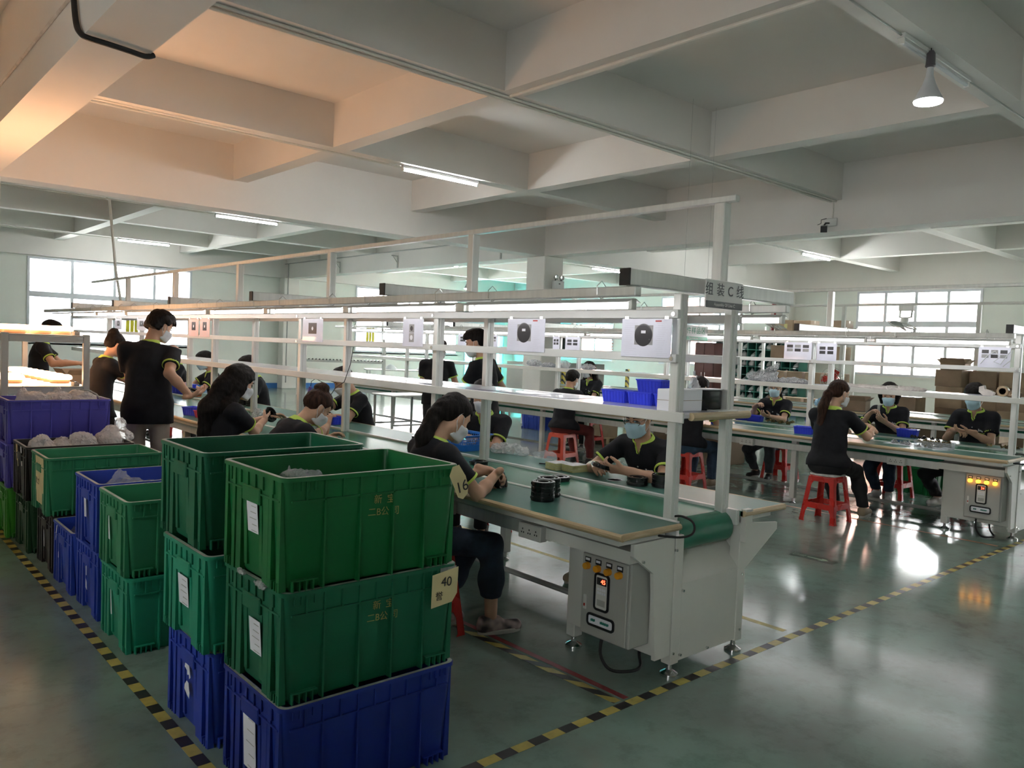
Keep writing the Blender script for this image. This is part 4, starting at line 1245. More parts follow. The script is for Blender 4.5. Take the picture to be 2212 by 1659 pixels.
        if hs == 'long':
            strand([H(0.062, 0.05, 0.07), H(0.075, 0.058, 0.0), H(0.05, 0.068, -0.09)], (0.018, 0.015, 0.012), 0.02); strand([H(0.062, -0.05, 0.07), H(0.07, -0.062, 0.0), H(0.045, -0.072, -0.09)], (0.018, 0.015, 0.012), 0.02)
    if hs == 'pony':
        p0 = H(-0.100, 0, 0.004); dn = np.array([0, 0, -1.0])
        F.cap(H(-0.08, 0, 0.01), p0, 0.045*s, 0.032*s, 0.04)
        p1 = p0+back*(0.025+lb_*0.25)*s+dn*0.045*s; p2 = p1+dn*0.12*s+back*lb_*0.7; p3 = p2+dn*0.20*s*hlen+back*lb_*0.35
        strand([p0, p1, p2, p3], (0.030, 0.038, 0.043, 0.016), 0.03); strand([p1+hl*0.012, p2+hl*0.022, p3+hl*0.03+np.array([0, 0, 0.03])], (0.03, 0.028, 0.008), 0.02); strand([p1-hl*0.012, p2-hl*0.022, p3-hl*0.025+np.array([0, 0, 0.05])], (0.03, 0.028, 0.008), 0.02)
    if hs == 'bun':
        F.ell(H(-0.070, 0, 0.118), np.array((0.052, 0.054, 0.046))*s, 0.008, HM)
        F.ell(H(-0.095, 0.012, 0.100), np.array((0.034, 0.036, 0.030))*s, 0.008, HM)
    F.noise(0.0045*s, 42, 3)
    hair = mesh_from([F.mesh()], 'hair', hm, root)
    if hs == 'pony' or hs == 'bun':
        c0 = H(-0.106, 0, 0.0) if hs == 'pony' else H(-0.07, 0, 0.085)
        ax = nrm(HM@np.array([-0.9, 0, -0.25])) if hs == 'pony' else HM@np.array([-0.3, 0, 1.0])
        tmp = MB(); u = nrm(np.cross(ax, hl)); ring = [c0+(u*math.cos(2*PI*k/12)+np.cross(ax, u)*math.sin(2*PI*k/12))*(0.034 if hs == 'pony' else 0.042)*s for k in range(13)]
        tmp.tube(ring, 0.008*s, 6).build('hair_tie', g('tie', M_shirt), hair, True)
    # ---------- polo shirt: open hem, cuffs and neck
    hq = 0.0098*q
    lo2 = np.min([hip, chest, nb, S[1], S[-1], A[1][1], A[-1][1]], 0)-0.21; hi2 = np.max([hip, chest, nb, S[1], S[-1], A[1][1], A[-1][1]], 0)+0.2
    lo2[2] = hip[2]-0.20*s
    F = Field(lo2, hi2, hq)
    ga = 0.014*s
    torso(F, ga)
    hem = g('hem', 0.05 if sit else 0.11)*s
    F.cap(hip-u1*(hem+0.03), waist, 0.150*s*(0.96 if fem else 1), 0.132*s, 0.05, fW, 1.36, ga+g('loose', 0.004))
    if sit: F.ell(hip+np.array([-0.025, 0, -0.02]), (0.125*s, 0.168*s, 0.085*s), 0.06, None, ga)
    for sd in (1, -1):
        J, K = LG[sd][:2]; F.cap(J, J+(K-J)*(0.22 if sit else 0.5), 0.090*s, 0.088*s, 0.05, None, 1, 0.016)
    TOR = F.F.copy()
    cuffs = []
    for sd in (1, -1):
        S_, E_ = A[sd][:2]
        ax = nrm(E_-S_); ce = S_+(E_-S_)*g('sleeve', 0.66)
        F.cap(S_, ce+ax*0.03, 0.052*s, 0.056*s, 0.04, None, 1, ga*0.7)
        cuffs.append((ce, ax))
    Pp = F.pts()
    for (ce, ax) in cuffs:
        far = np.linalg.norm(Pp-ce, axis=-1)
        cutd = np.minimum((Pp-ce)@ax, 0.15*s-far)
        F.F = np.maximum(F.F, cutd)
    F.F = np.minimum(F.F, TOR)
    F.noise(0.007*s, 9, int(abs(loc[0]*31+loc[1]*17)) % 97); F.noise(0.0025*s, 26, 5)
    F.F = np.maximum(F.F, -((Pp-(hip-u1*hem))@nrm(u1*0.7+Z*0.3)))
    if sit: F.F = np.maximum(F.F, (Pp-(hip+np.array([0.175*s, 0, 0.0])))@nrm(np.array([1.0, 0, -0.35])))
    # neck opening and V
    nk = nb+nd*0.012
    dn_ = (Pp-nk); al = dn_@nd; rad = np.linalg.norm(dn_-al[..., None]*nd, axis=-1)
    F.F = np.maximum(F.F, np.minimum(0.060*s-rad, al+0.05*s))
    F.F = np.maximum(F.F, al-0.006*s)
    vl = nk-u2*0.065*s; yy = np.abs((Pp-nk)@yT); zz = (Pp-vl)@u2; ff = (Pp-nk)@fT
    F.F = np.maximum(F.F, -np.maximum.reduce([yy-0.42*np.clip(zz, 0, 0.2), -zz, 0.02-ff]))
    shirt = mesh_from([F.mesh()], 'polo_shirt', M_shirt, root)
    # cuff bands
    for sd, (ce, ax) in zip((1, -1), cuffs):
        u = nrm(np.cross(ax, [0.3, 0.5, 0.8])); w = np.cross(ax, u); r = (0.0545+0.0105)*s
        b_ = MB(); vs = []
        nn = 20
        for (o_, rr) in ((-0.014, r), (-0.014, r+0.0028), (-0.001, r+0.0034), (0.0015, r-0.004)):
            for k in range(nn):
                t = 2*PI*k/nn; vs.append(ce+ax*o_*s+(u*math.cos(t)+w*math.sin(t))*rr)
        fs = [(i*nn+k, i*nn+(k+1) % nn, (i+1)*nn+(k+1) % nn, (i+1)*nn+k) for i in range(3) for k in range(nn)]
        b_._add(vs, fs); b_.build('cuff_band', M_limetrim, shirt, True)
    # collar: a folded band round the neck, open in front
    cb = MB(); nn = 26; vs = []; mi = []
    rings = ((0.058, 0.022, 0.006), (0.064, 0.026, 0.010), (0.074, 0.006, 0.028), (0.080, -0.012, 0.052), (0.078, -0.016, 0.054), (0.066, 0.002, 0.02))
    for k in range(nn+1):
        t = math.radians(16+328*k/nn); front = max(0.0, math.cos(t))
        for (rr, z0, drop) in rings:
            p = nk+fT*(math.cos(t)*rr*s*1.02)+yT*(math.sin(t)*rr*s*1.08)+nd*(z0*s)-u2*(drop*front**1.5*s)
            vs.append(p)
    m_ = len(rings); fs = []
    for k in range(nn):
        for j in range(m_):
            fs.append((k*m_+j, k*m_+(j+1) % m_, (k+1)*m_+(j+1) % m_, (k+1)*m_+j)); mi.append(1 if j in (2,) else 0)
    fs += [tuple(range(m_)), tuple(range(nn*m_, (nn+1)*m_))[::-1]]; mi += [0, 0]
    cb._add(vs, fs); cb.mi = mi
    cb.build('collar', [M_limetrim, g('collar2', M_limetrim)], shirt, True)
    pl = MB()
    for sd in (1, -1):
        a_ = nk+fT*0.064*s+yT*0.024*sd*s-u2*0.012*s; b_ = vl+fT*0.098*s*(1.0 if fem else 0.92)+yT*0.002*sd-u2*0.012*s
        pl.tube([a_, (a_+b_)/2+fT*0.008*s, b_], [0.009*s, 0.008*s, 0.004*s], 6)
    pl.build('placket_trim', M_limetrim, shirt, True)
    if g('front', True):
        # buttons and chest emblem, laid on the cloth
        Vs = np.array([v.co for v in shirt.data.vertices])
        def on_shirt(yo, zo):
            base = chest+u2*zo*s+yT*yo*s; rel = Vs-base
            lat = np.linalg.norm(rel-np.outer(rel@fT, fT), axis=1); c = np.where(lat < 0.02)[0]
            if len(c) == 0: return base+fT*0.12
            i = c[np.argmax(rel[c]@fT)]; return base+fT*(rel[i]@fT+0.002)
        bt = MB()
        for zo in (0.055, 0.0):
            p = on_shirt(0, zo); bt.cyl(p-fT*0.001, p+fT*0.002, 0.0055*s, n=10)
        bt.build('button', M_maskw, shirt, True)
        e = MB(); pts = [on_shirt(0.045+0.075*k/6, 0.008-0.010*math.sin(PI*k/6)+0.004*k/6)+fT*0.001 for k in range(7)]
        e.tube(pts, 0.0042*s, 6); e.build('chest_emblem_swoosh', M_limetrim, shirt, True)
        e = MB(); R3 = Matrix(np.stack([fT, yT, u2], 1).tolist())
        for k, (yo, w_, h_) in enumerate(((0.062, 0.010, 0.026), (0.076, 0.012, 0.014), (0.089, 0.010, 0.012), (0.101, 0.010, 0.012))):
            e.cbox(on_shirt(yo, 0.030+0.003*(k == 0))+fT*0.001, (0.003, w_*s, h_*s), R3)
        e.build('chest_emblem_mark', M_maskw, shirt)
    # ---------- trousers and shoes
    ht = 0.0125*q
    tm = g('trousers', M_jeans); cuff = g('tcuff', 0.10)
    lo3 = np.min([hip]+[p for v in LG.values() for p in v[:3]], 0)-0.2; hi3 = np.max([hip+Z*0.1]+[p for v in LG.values() for p in v[:3]], 0)+0.16
    lo3[2] = max(lo3[2], 0.0)
    F = Field(lo3, hi3, ht)
    F.cap(hip-u1*0.04*s, hip+u1*0.07*s, 0.140*s, 0.132*s, 0.05, fW, 1.4, 0.004)
    if sit: F.ell(hip+np.array([-0.02, 0, -0.03]), (0.13*s, 0.17*s, 0.085*s), 0.06, None, 0.004)
    for sd in (1, -1):
        J, K, T, fd = LG[sd]; w_ = g('legw', 1.0)
        F.cap(J, K, 0.088*s, 0.067*s*w_, 0.045); F.cap(K, K+(T-K)*0.45, 0.067*s*w_, 0.064*s*w_, 0.03); F.cap(K+(T-K)*0.45, T, 0.064*s*w_, 0.052*s*w_, 0.03)
    F.noise(0.007*s, 11, 8); F.noise(0.003*s, 30, 2)
    F.F = np.maximum(F.F, cuff-F.pts()[..., 2])
    F.F = np.maximum(F.F, (F.pts()-(hip+u1*0.075))@u1)
    tr = mesh_from([F.mesh()], 'trousers', tm, root)
    sm = g('shoes', M_shoeb)
    for sd in (1, -1):
        J, K, T, fd = LG[sd]; c = np.array([T[0], T[1], 0.0]); lat = np.cross(Z, fd)
        z0 = max(0.0, T[2]-0.085); c[2] = z0
        F = Field(c-np.array([0.2, 0.2, 0.02])*s, c+np.array([0.26, 0.26, 0.14])*s, 0.0075*q)
        F.cap(c+fd*(-0.045)*s+Z*0.038*s, c+fd*0.15*s+Z*0.030*s, 0.037*s, 0.036*s, 0.03, lat, 1.0)
        F.cap(c+fd*(-0.035)*s+Z*0.075*s, c+fd*0.03*s+Z*0.062*s, 0.038*s, 0.036*s, 0.03)
        F.F = np.maximum(F.F, z0+0.016*s-F.pts()[..., 2]); F.F = np.maximum(F.F, F.pts()[..., 2]-z0-0.098*s)
        sh = mesh_from([F.mesh()], 'shoe', sm, root)
        so = MB(); n_ = 20; vs = []
        for (zz_, gr) in ((0.0, -0.003), (0.004, 0.0), (0.022, 0.001), (0.026, -0.004)):
            for k in range(n_):
                t = 2*PI*k/n_; cx = math.cos(t); a_ = 0.055+0.098*(cx*0.5+0.5)*2-0.055 if False else 0.0525
                p = c+fd*(0.0525+0.128*cx)*s+lat*(0.041+0.005*cx+gr)*math.sin(t)*s+Z*zz_*s
                vs.append(p)
        fs = [(i*n_+k, i*n_+(k+1) % n_, (i+1)*n_+(k+1) % n_, (i+1)*n_+k) for i in range(3) for k in range(n_)]
        fs += [tuple(range(n_))[::-1], tuple(range(3*n_, 4*n_))]
        so._add(vs, fs); so.build('sole', g('sole', M_sole), sh, True)
    root['_hands'] = [float(v) for sd in (1, -1) for v in A[sd][2]]
    return root, {'A': A, 'H': H, 'hip': hip, 'chest': chest, 'fT': fT}
# ------------------------------------------------------------------ stools
M_redpl = mat('red_plastic', (0.52, 0.03, 0.022), 0.3, var=0.12, scale=6, rvar=0.1)
M_orpl = mat('orange_red_plastic', (0.60, 0.085, 0.05), 0.35, var=0.1, scale=6, rvar=0.1)
M_fleece = mat('dirty_white_pad', (0.58, 0.54, 0.52), 0.9, var=0.15, scale=30, bump=0.4, bscale=120)
def make_stool(m, label, pad=False):
    t = thing('plastic_stool', label, 'stool', (0, 0, 0), 0, 'red plastic stools')
    a = MB()
    a.rrect([(0.128, 0.128, 0.03, 0.435), (0.132, 0.132, 0.035, 0.44), (0.130, 0.130, 0.035, 0.449), (0.12, 0.12, 0.03, 0.452)], 4)
    a.build('seat', m, t, True)
    H0, H1 = 0.438, 0.0
    def half(z): return 0.128 + (0.438-z)/0.438*0.052
    def plate(mb, side, u0a, u1a, za, u0b, u1b, zb, th=0.005):
        """slanted plate on one side between heights za (top) and zb (bottom)"""
        vs = []
        for (z, u0, u1) in ((za, u0a, u1a), (zb, u0b, u1b)):
            h = half(z)
            for (u, o) in ((u0, h), (u1, h), (u1, h-th), (u0, h-th)):
                vs.append({'x+': (o, u, z), 'x-': (-o, u, z), 'y+': (u, o, z), 'y-': (u, -o, z)}[side])
        mb._add(vs, [(0,1,2,3),(4,7,6,5),(0,4,5,1),(1,5,6,2),(2,6,7,3),(3,7,4,0)])
    for sx in (-1, 1):
        for sy in (-1, 1):
            lg = MB()
            segs = [(0.438, 0.075), (0.395, 0.060), (0.36, 0.046), (0.20, 0.046), (0.165, 0.06), (0.13, 0.055), (0.10, 0.042), (0.012, 0.045), (0.0, 0.055)]
            for (za, wa), (zb, wb_) in zip(segs[:-1], segs[1:]):
                ha, hb = half(za), half(zb)
                for side, sgn in (('x+' if sx > 0 else 'x-', sy), ('y+' if sy > 0 else 'y-', sx)):
                    ua = sorted((sgn*ha, sgn*(ha-wa))); ub = sorted((sgn*hb, sgn*(hb-wb_)))
                    plate(lg, side, ua[0], ua[1], za, ub[0], ub[1], zb)
            lg.build('leg', m, t)
    for side in ('x+', 'x-', 'y+', 'y-'):
        r = MB()
        for (za, zb, ia, ib) in ((0.438, 0.395, 0.07, 0.055),):
            ha, hb = half(za)-ia, half(zb)-ib; plate(r, side, -ha, ha, za, -hb, hb, zb)
        ha, hb = half(0.205)-0.04, half(0.13)-0.05; plate(r, side, -ha, ha, 0.188, -hb, hb, 0.135)
        r.build('side_rail', m, t)
    if pad:
        F = Field((-0.18, -0.18, -0.05), (0.18, 0.18, 0.06), 0.009)
        F.cap((-0.08, 0.08, 0.008), (0.08, 0.08, 0.008), 0.06, 0.06, 0.03, (0, 0, 1), 4); F.cap((-0.08, -0.08, 0.008), (0.08, -0.08, 0.008), 0.06, 0.06, 0.03, (0, 0, 1), 4)
        F.cap((-0.08, 0.0, 0.008), (0.08, 0.0, 0.008), 0.09, 0.09, 0.03, (0, 0, 1), 6); F.noise(0.004, 40, 3)
        p = mesh_from([F.mesh()], 'pad', M_fleece, t); p.location = (0, 0, 0.452)
    return t
def stool(x, y, label, m=None, rz=0.0, pad=False):
    t = make_stool(m or M_redpl, label, pad); t.location = (x, y, 0); t.rotation_euler = (0, 0, rz); return t

# ------------------------------------------------------------------ the workers
def W2L(loc, rz, p):
    c, s_ = math.cos(rz), math.sin(rz); dx, dy = p[0]-loc[0], p[1]-loc[1]
    return (c*dx+s_*dy, -s_*dx+c*dy, p[2])
def V2L(rz, v):
    c, s_ = math.cos(rz), math.sin(rz); return (c*v[0]+s_*v[1], -s_*v[0]+c*v[1], v[2])
def worker(label, loc, rzd, **P):
    rz = math.radians(rzd)
    for k in ('handL', 'handR', 'footL', 'footR'):
        if k in P: P[k] = W2L(loc, rz, P[k])
    for k in ('hdirL', 'hdirR', 'palmL', 'palmR', 'poleL', 'poleR'):
        if k in P: P[k] = V2L(rz, P[k])
    return person(label, loc, rz, P)
stool(2.49, 3.50, 'red stool under the ponytailed woman beside the green crates')
worker('person with a low ponytail, white mask and rolled jeans, seated beside the front green crates', (2.44, 3.53), -6, hair='pony', hairlen=1.3, mask='white', lean=12, lean2=20, nod=38, turn=4, s=1.0, zh=0.56,
       handR=(2.90, 3.37, 0.865), handL=(2.93, 3.50, 0.86), poleR=(-0.1, -0.5, -0.9), hdirR=(0.35, 0.75, -0.35), hdirL=(0.5, -0.6, -0.2), palmR=(0.4, 0.3, -0.8), palmL=(0.2, -0.7, -0.5), curlR=0.9, curlL=0.8,
       footR=(2.80, 3.26, 0.085), footL=(2.62, 3.50, 0.085), tcuff=0.20, shoes=M_shoep, trousers=M_jeans, front=False)
stool(4.27, 3.36, 'red stool behind the far worktop under the man with glasses')
worker('person with black glasses and blue mask facing the camera, fitting a black ring', (4.32, 3.36), 184, fem=False, hair='short', glasses=True, lean=14, lean2=30, nod=20, turn=8, s=1.0, zh=0.525,
       handR=(3.83, 3.47, 0.835), handL=(3.84, 3.23, 0.83), poleR=(0.2, 0.8, -0.5), poleL=(0.25, -0.8, -0.5), hdirR=(-0.55, -0.6, 0.05), hdirL=(-0.55, 0.65, 0.05), palmR=(-0.1, -0.7, -0.5), palmL=(-0.1, 0.7, 0.4), curlR=0.95, curlL=0.8,
       trousers=M_blacktr, shoes=M_shoet, footR=(3.95, 3.5, 0.085), footL=(3.98, 3.72, 0.085))
stool(4.30, 5.16, 'red stool behind the far worktop under the man in a white pleated mask')
worker('person in a white mask and black polo behind the blue mesh basket', (4.33, 5.16), 206, fem=False, hair='short', mask='white', maskdrop=0.012, lean=10, lean2=20, nod=18, turn=14, s=1.0, zh=0.52,
       handR=(3.92, 5.12, 0.84), handL=(3.93, 4.92, 0.84), trousers=M_blacktr)
stool(4.28, 7.12, 'red stool behind the far worktop under the man holding a screwdriver')
worker('person leaning in with a purple electric screwdriver beside a small blue tray', (4.30, 7.12), 172, fem=False, hair='short', mask='white', maskdrop=0.03, lean=14, lean2=24, nod=34, s=1.0, zh=0.56,
       handR=(3.72, 7.22, 0.93), handL=(3.72, 6.98, 0.83), hdirR=(-0.3, -0.2, 0.5), curlR=1.0, palmR=(-0.5, -0.7, 0.0), trousers=M_blacktr)
stool(2.36, 6.10, 'red stool under the woman with hair down her back')
worker('person with very long brown-black hair, seen from behind, holding a white wrapper', (2.30, 6.08), 0, hair='longback', haircol='black', hairlen=1.5, mask='white', lean=14, lean2=18, nod=26, turn=8, s=1.03, zh=0.56,
       handR=(2.78, 6.20, 0.89), handL=(2.85, 6.32, 0.90), hdirR=(0.6, 0.5, 0.25), curlR=0.25, curlL=0.4, palmR=(-0.4, 0.7, 0.2), poleR=(-0.2, -0.6, -0.8), trousers=M_blacktr, front=False)
stool(2.44, 5.18, 'red stool under the woman with a high bun')
worker('person with a reddish top bun bent over, holding a purple screwdriver', (2.36, 5.16), 0, hair='bun', haircol='brown', mask='white', lean=20, lean2=38, nod=46, turn=-4, s=0.98, zh=0.55,
       handR=(2.90, 5.36, 0.93), handL=(2.86, 5.30, 0.84), hdirR=(0.15, 0.1, 0.6), curlR=1.0, palmR=(0.3, 0.8, 0.0), trousers=M_jeans, front=False)
worker('person with shaggy hair standing with back to us in khaki trousers, looking at a part', (2.20, 7.28), 66, sit=False, fem=False, hair='short', shaggy=True, mask='white', lean=3, lean2=10, nod=30, turn=-52, s=1.06,
       handR=(2.47, 7.02, 1.04), handL=(2.27, 7.58, 0.98), poleR=(-0.2, -0.7, -0.8), poleL=(-0.3, -0.2, -1.2), hdirR=(0.8, 0.25, 0.15), palmR=(0, 0.3, 0.9), curlR=0.5, hem=0.16, loose=0.03, trousers=M_khaki, front=False)
worker('person with clipped-up hair standing in profile at the far end of the worktop', (2.20, 8.85), 8, sit=False, hair='bun', mask=False, lean=4, lean2=16, nod=26, s=0.94, zh=0.83, q=1.2,
       handR=(2.70, 8.80, 0.98), handL=(2.72, 9.0, 0.95), hem=0.14, trousers=M_blacktr, front=False)
worker('person with cropped hair behind the glowing lamp rack, reaching into a carton', (2.12, 11.4), -12, sit=False, fem=False, hair='short', mask=False, lean=4, lean2=14, nod=22, s=1.0, q=1.3,
       handR=(2.45, 10.95, 1.16), handL=(2.55, 11.3, 1.15), trousers=M_blacktr, front=False)
stool(4.30, 9.75, 'red stool under the woman behind the dark ring towers')
worker('person behind tall towers of black rings, face turned away', (4.34, 9.72), 160, hair='short', mask=True, lean=8, lean2=16, nod=26, q=1.3, zh=0.56, handR=(3.95, 10.0, 0.84), handL=(3.95, 9.7, 0.84), trousers=M_blacktr, fringe=False)
stool(4.30, 11.2, 'red stool under the woman by the orange and blue trays')
worker('person with arms forward over orange and blue trays', (4.34, 11.2), 172, hair='short', mask=True, lean=10, lean2=18, nod=22, q=1.4, zh=0.57, handR=(3.80, 11.35, 0.88), handL=(3.82, 11.1, 0.88), trousers=M_blacktr)
stool(4.30, 12.75, 'red stool at the far end under the dark-haired worker')
worker('person at the far end, half hidden behind the standing man', (4.34, 12.7), 176, hair='short', mask=True, lean=6, lean2=14, nod=20, q=1.4, zh=0.60, handR=(3.92, 12.9, 0.86), handL=(3.92, 12.6, 0.86), trousers=M_blacktr)
worker('person standing in left profile beyond the shelf, cropped hair and mask pulled down', (4.98, 6.02), 118, sit=False, fem=False, hair='short', mask='white', maskdrop=0.035, lean=2, lean2=8, nod=20, turn=20, s=1.03, q=1.1,
       handR=(5.18, 6.28, 0.98), handL=(4.82, 6.30, 0.98), hem=0.14, loose=0.015, trousers=M_blacktr, front=False, collar2=M_shirt)
worker('slim person standing half behind the aluminium post by the teal window', (6.35, 8.72), 60, sit=False, fem=False, hair='short', mask='white', lean=2, lean2=5, nod=18, turn=-40, s=0.97, q=1.3,
       handR=(6.62, 8.75, 0.86), handL=(6.45, 9.0, 0.95), hem=0.12, trousers=M_blacktr, front=False)
# the right-hand line
stool(9.42, 8.70, 'red stool beyond the right line under the woman with long loose hair')
worker('person with long loose black hair and white mask, facing us across the right line', (9.44, 8.70), 186, hair='long', mask='white', lean=6, lean2=10, nod=14, q=1.15, zh=0.60, handR=(9.0, 8.9, 0.84), handL=(9.02, 8.6, 0.84), trousers=M_blacktr)
stool(7.60, 7.52, 'orange-red stool under the worker in maroon trousers', M_orpl, 0.1)
worker('person in maroon trousers with short hair on an orange-red stool', (7.60, 7.52), 12, fem=False, hair='short', mask='white', lean=10, lean2=18, nod=26, s=0.97, q=1.1, zh=0.55, handR=(8.04, 7.50, 0.84), handL=(8.06, 7.70, 0.84), trousers=M_maroon, shoes=M_shoeb, front=False,
       footR=(8.0, 7.36, 0.085), footL=(7.97, 7.64, 0.085))
stool(7.66, 5.52, 'red stool under the man in blue jeans behind the corner post')
worker('person in blue jeans seen between the two corner posts, back half turned', (7.62, 5.50), 4, fem=False, hair='short', mask='white', lean=10, lean2=20, nod=34, s=1.0, q=1.05, zh=0.56, handR=(8.08, 5.40, 0.85), handL=(8.1, 5.6, 0.84),
       trousers=mat('blue_jeans', (0.035, 0.065, 0.115), 0.85, var=0.3, scale=10, bump=0.2, bscale=90), shoes=M_shoet, front=False, footR=(8.06, 5.44, 0.085), footL=(8.02, 5.7, 0.085))
stool(9.52, 5.38, 'red stool beyond the right line under the woman in grey trousers')
worker('person in glasses, blue mask and grey trousers, at the line under the clear bags', (9.46, 5.42), 188, hair='pony', glasses=True, lean=8, lean2=16, nod=14, turn=8, s=0.98, q=1.05, zh=0.55, handR=(9.02, 5.48, 0.96), handL=(8.98, 5.26, 0.84),
       hdirR=(-0.3, -0.6, 0.3), curlR=0.9, palmL=(0, 0.3, 0.8), trousers=M_jeansg, shoes=M_shoeb, footR=(9.32, 5.62, 0.085), footL=(9.2, 5.35, 0.085))
stool(7.45, 3.70, 'red stool with a grubby white pad, nearest on the right', M_redpl, 0.0, True)
worker('person with a red hair tie and ponytail, back to us on the padded stool', (7.44, 3.70), 16, hair='pony', haircol='brown', hairlen=1.4, tie=M_redpl, mask='white', lean=8, lean2=16, nod=18, turn=-34, s=1.02, q=1.0, zh=0.585,
       handR=(7.98, 3.52, 0.90), handL=(7.92, 3.85, 0.86), poleR=(0.1, -0.5, -0.9), hdirR=(0.4, 0.6, 0.35), curlR=0.7, trousers=M_blacktr, shoes=M_shoet, footR=(8.0, 3.58, 0.085), footL=(7.95, 3.85, 0.085), front=False)
stool(9.50, 3.92, 'red stool beyond the right line under the woman with bobbed hair')
worker('person with bobbed black hair and blue mask, holding a slim part upright', (9.42, 3.96), 190, hair='bob', lean=8, lean2=16, nod=24, turn=6, s=0.98, q=1.0, zh=0.58, handR=(9.06, 4.05, 0.98), handL=(9.02, 3.84, 0.90),
       hdirR=(-0.2, -0.5, 0.4), curlR=0.9, curlL=0.6, palmL=(0, 0.5, 0.7), trousers=M_jeans, shoes=M_shoew, footR=(9.30, 4.02, 0.085), footL=(9.25, 3.86, 0.085))
stool(9.46, 3.06, 'red stool beyond the right line, behind its control box')
worker('person with a fringe and blue mask nearest the right edge, hands together over brass parts', (9.38, 3.02), 182, hair='short', lean=10, lean2=16, nod=24, s=1.05, q=1.0, zh=0.58, brow=0.052, handR=(8.96, 3.10, 0.90), handL=(8.95, 2.96, 0.895),
       hdirR=(-0.4, -0.6, 0.0), hdirL=(-0.4, 0.6, 0.0), curlR=0.8, curlL=0.6, palmL=(0, 0.5, 0.7), trousers=M_blacktr, shoes=M_shoew, footR=(9.5, 3.42, 0.085), footL=(9.2, 2.9, 0.085))
# ------------------------------------------------------------------ things on the nearest line
ZT = 0.7655
M_gloss = mat('glossy_black_housing', (0.010, 0.010, 0.011), 0.16, var=0.2, scale=12)
def disc_mesh():
    t = thing('ring_housing', 'ring', 'machine part', (0, 0, 0))
    R = 0.064
    MB().lathe([(0.030, 0.004), (0.030, 0.0), (R-0.0015, 0.0), (R, 0.0015), (R, 0.009), (R-0.002, 0.010), (R-0.002, 0.012), (R, 0.013), (R, 0.0240), (R-0.002, 0.026), (R-0.014, 0.026), (R-0.016, 0.019), (0.040, 0.018), (0.038, 0.024), (0.030, 0.024), (0.030, 0.004)], (0, 0, 0), 40).build('ring_body', M_gloss, t, True)
    for a in (0.3, 2.2, 4.0, 5.2):
        R3 = Matrix.Rotation(a, 3, 'Z')
        MB().cbox(R3 @ Vector((R-0.001, 0, 0.014)), (0.006, 0.022, 0.012), R3).build('clip', M_gloss, t)
    for a in (0.0, 1.57, 3.14, 4.71):
        R3 = Matrix.Rotation(a+0.4, 3, 'Z')
        MB().cyl(R3 @ Vector((0.046, 0, 0.018)), R3 @ Vector((0.046, 0, 0.0235)), 0.006, n=8).build('boss', M_gloss, t)
    return t
dproto = disc_mesh(); used = [False]
def disc(x, y, z, label, a=0.0, grp=None, tilt=None):
    if not used[0]:
        d = dproto; used[0] = True; d.location = (x, y, z); d['label'] = label; d.rotation_euler = (0, 0, a)
        if grp: d['group'] = grp
    else: d = dup(dproto, (x, y, z), a, label, grp)
    if 'group' in d and not grp: del d['group']
    if tilt: d.rotation_euler = tilt
    return d
names4 = ('bottom', 'second', 'third', 'top')
for k in range(4): disc(2.935, 3.03, ZT+k*0.0262, 'black ring housing, %s of the front stack of four on the near worktop' % names4[k], k*0.7, 'front stack of black rings')
for k in range(4): disc(3.045, 3.10, ZT+k*0.0262, 'black ring housing, %s of the second stack of four on the near worktop' % names4[k], k*0.9+0.3, 'second stack of black rings')
disc(3.50, 3.47, 0.7585, 'black ring housing lying alone on the green belt behind the stacks', 0.4)
disc(3.25, 3.80, 0.7585, 'black ring housing on the belt in front of the ponytailed woman', 1.0)
disc(3.46, 4.22, 0.7585, 'black ring housing on the belt below the blue mesh basket', 2.0)
for k in range(2): disc(3.79, 3.085, ZT+k*0.0262, 'black ring housing, %s of a pair before the man with glasses' % ('lower', 'upper')[k], k*0.5, 'pair of black rings')
for k in range(3): disc(3.88, 2.965, ZT+k*0.0262, 'black ring housing, %s of the stack of three nearest the corner post' % ('bottom', 'middle', 'top')[k], k*0.8, 'stack of three black rings')
disc(3.76, 3.36, 0.835, 'black ring housing held in the hands of the man with glasses', 0.2, None, (0.15, 0.2, 0))
disc(2.985, 3.46, 0.80, 'black ring housing held upright by the ponytailed woman', 0, None, (1.2, 0.2, 0.3))
disc(2.86, 6.27, 0.93, 'black ring housing held by the woman with hair down her back', 0, None, (1.1, 0.5, 0.2))
disc(2.53, 7.12, 1.06, 'dark ring housing in the hands of the standing man', 0, None, (0.3, 0.2, 0))
for k in range(2): disc(3.75, 5.36, ZT+k*0.0262, 'black ring housing, %s of the pair far behind the ponytailed woman' % ('lower', 'upper')[k], k, 'pair of black rings further back')
for j, (x, y, lab) in enumerate(((3.82, 9.32, 'left'), (3.83, 9.12, 'second'), (3.85, 8.93, 'third'))):
    for k in range(11): disc(x, y, ZT+k*0.0262, 'black ring housing, level %s from the bottom of the %s tall tower' % (('one', 'two', 'three', 'four', 'five', 'six', 'seven', 'eight', 'nine', 'ten', 'eleven')[k], lab), k*0.6+j, 'tall towers of black rings')
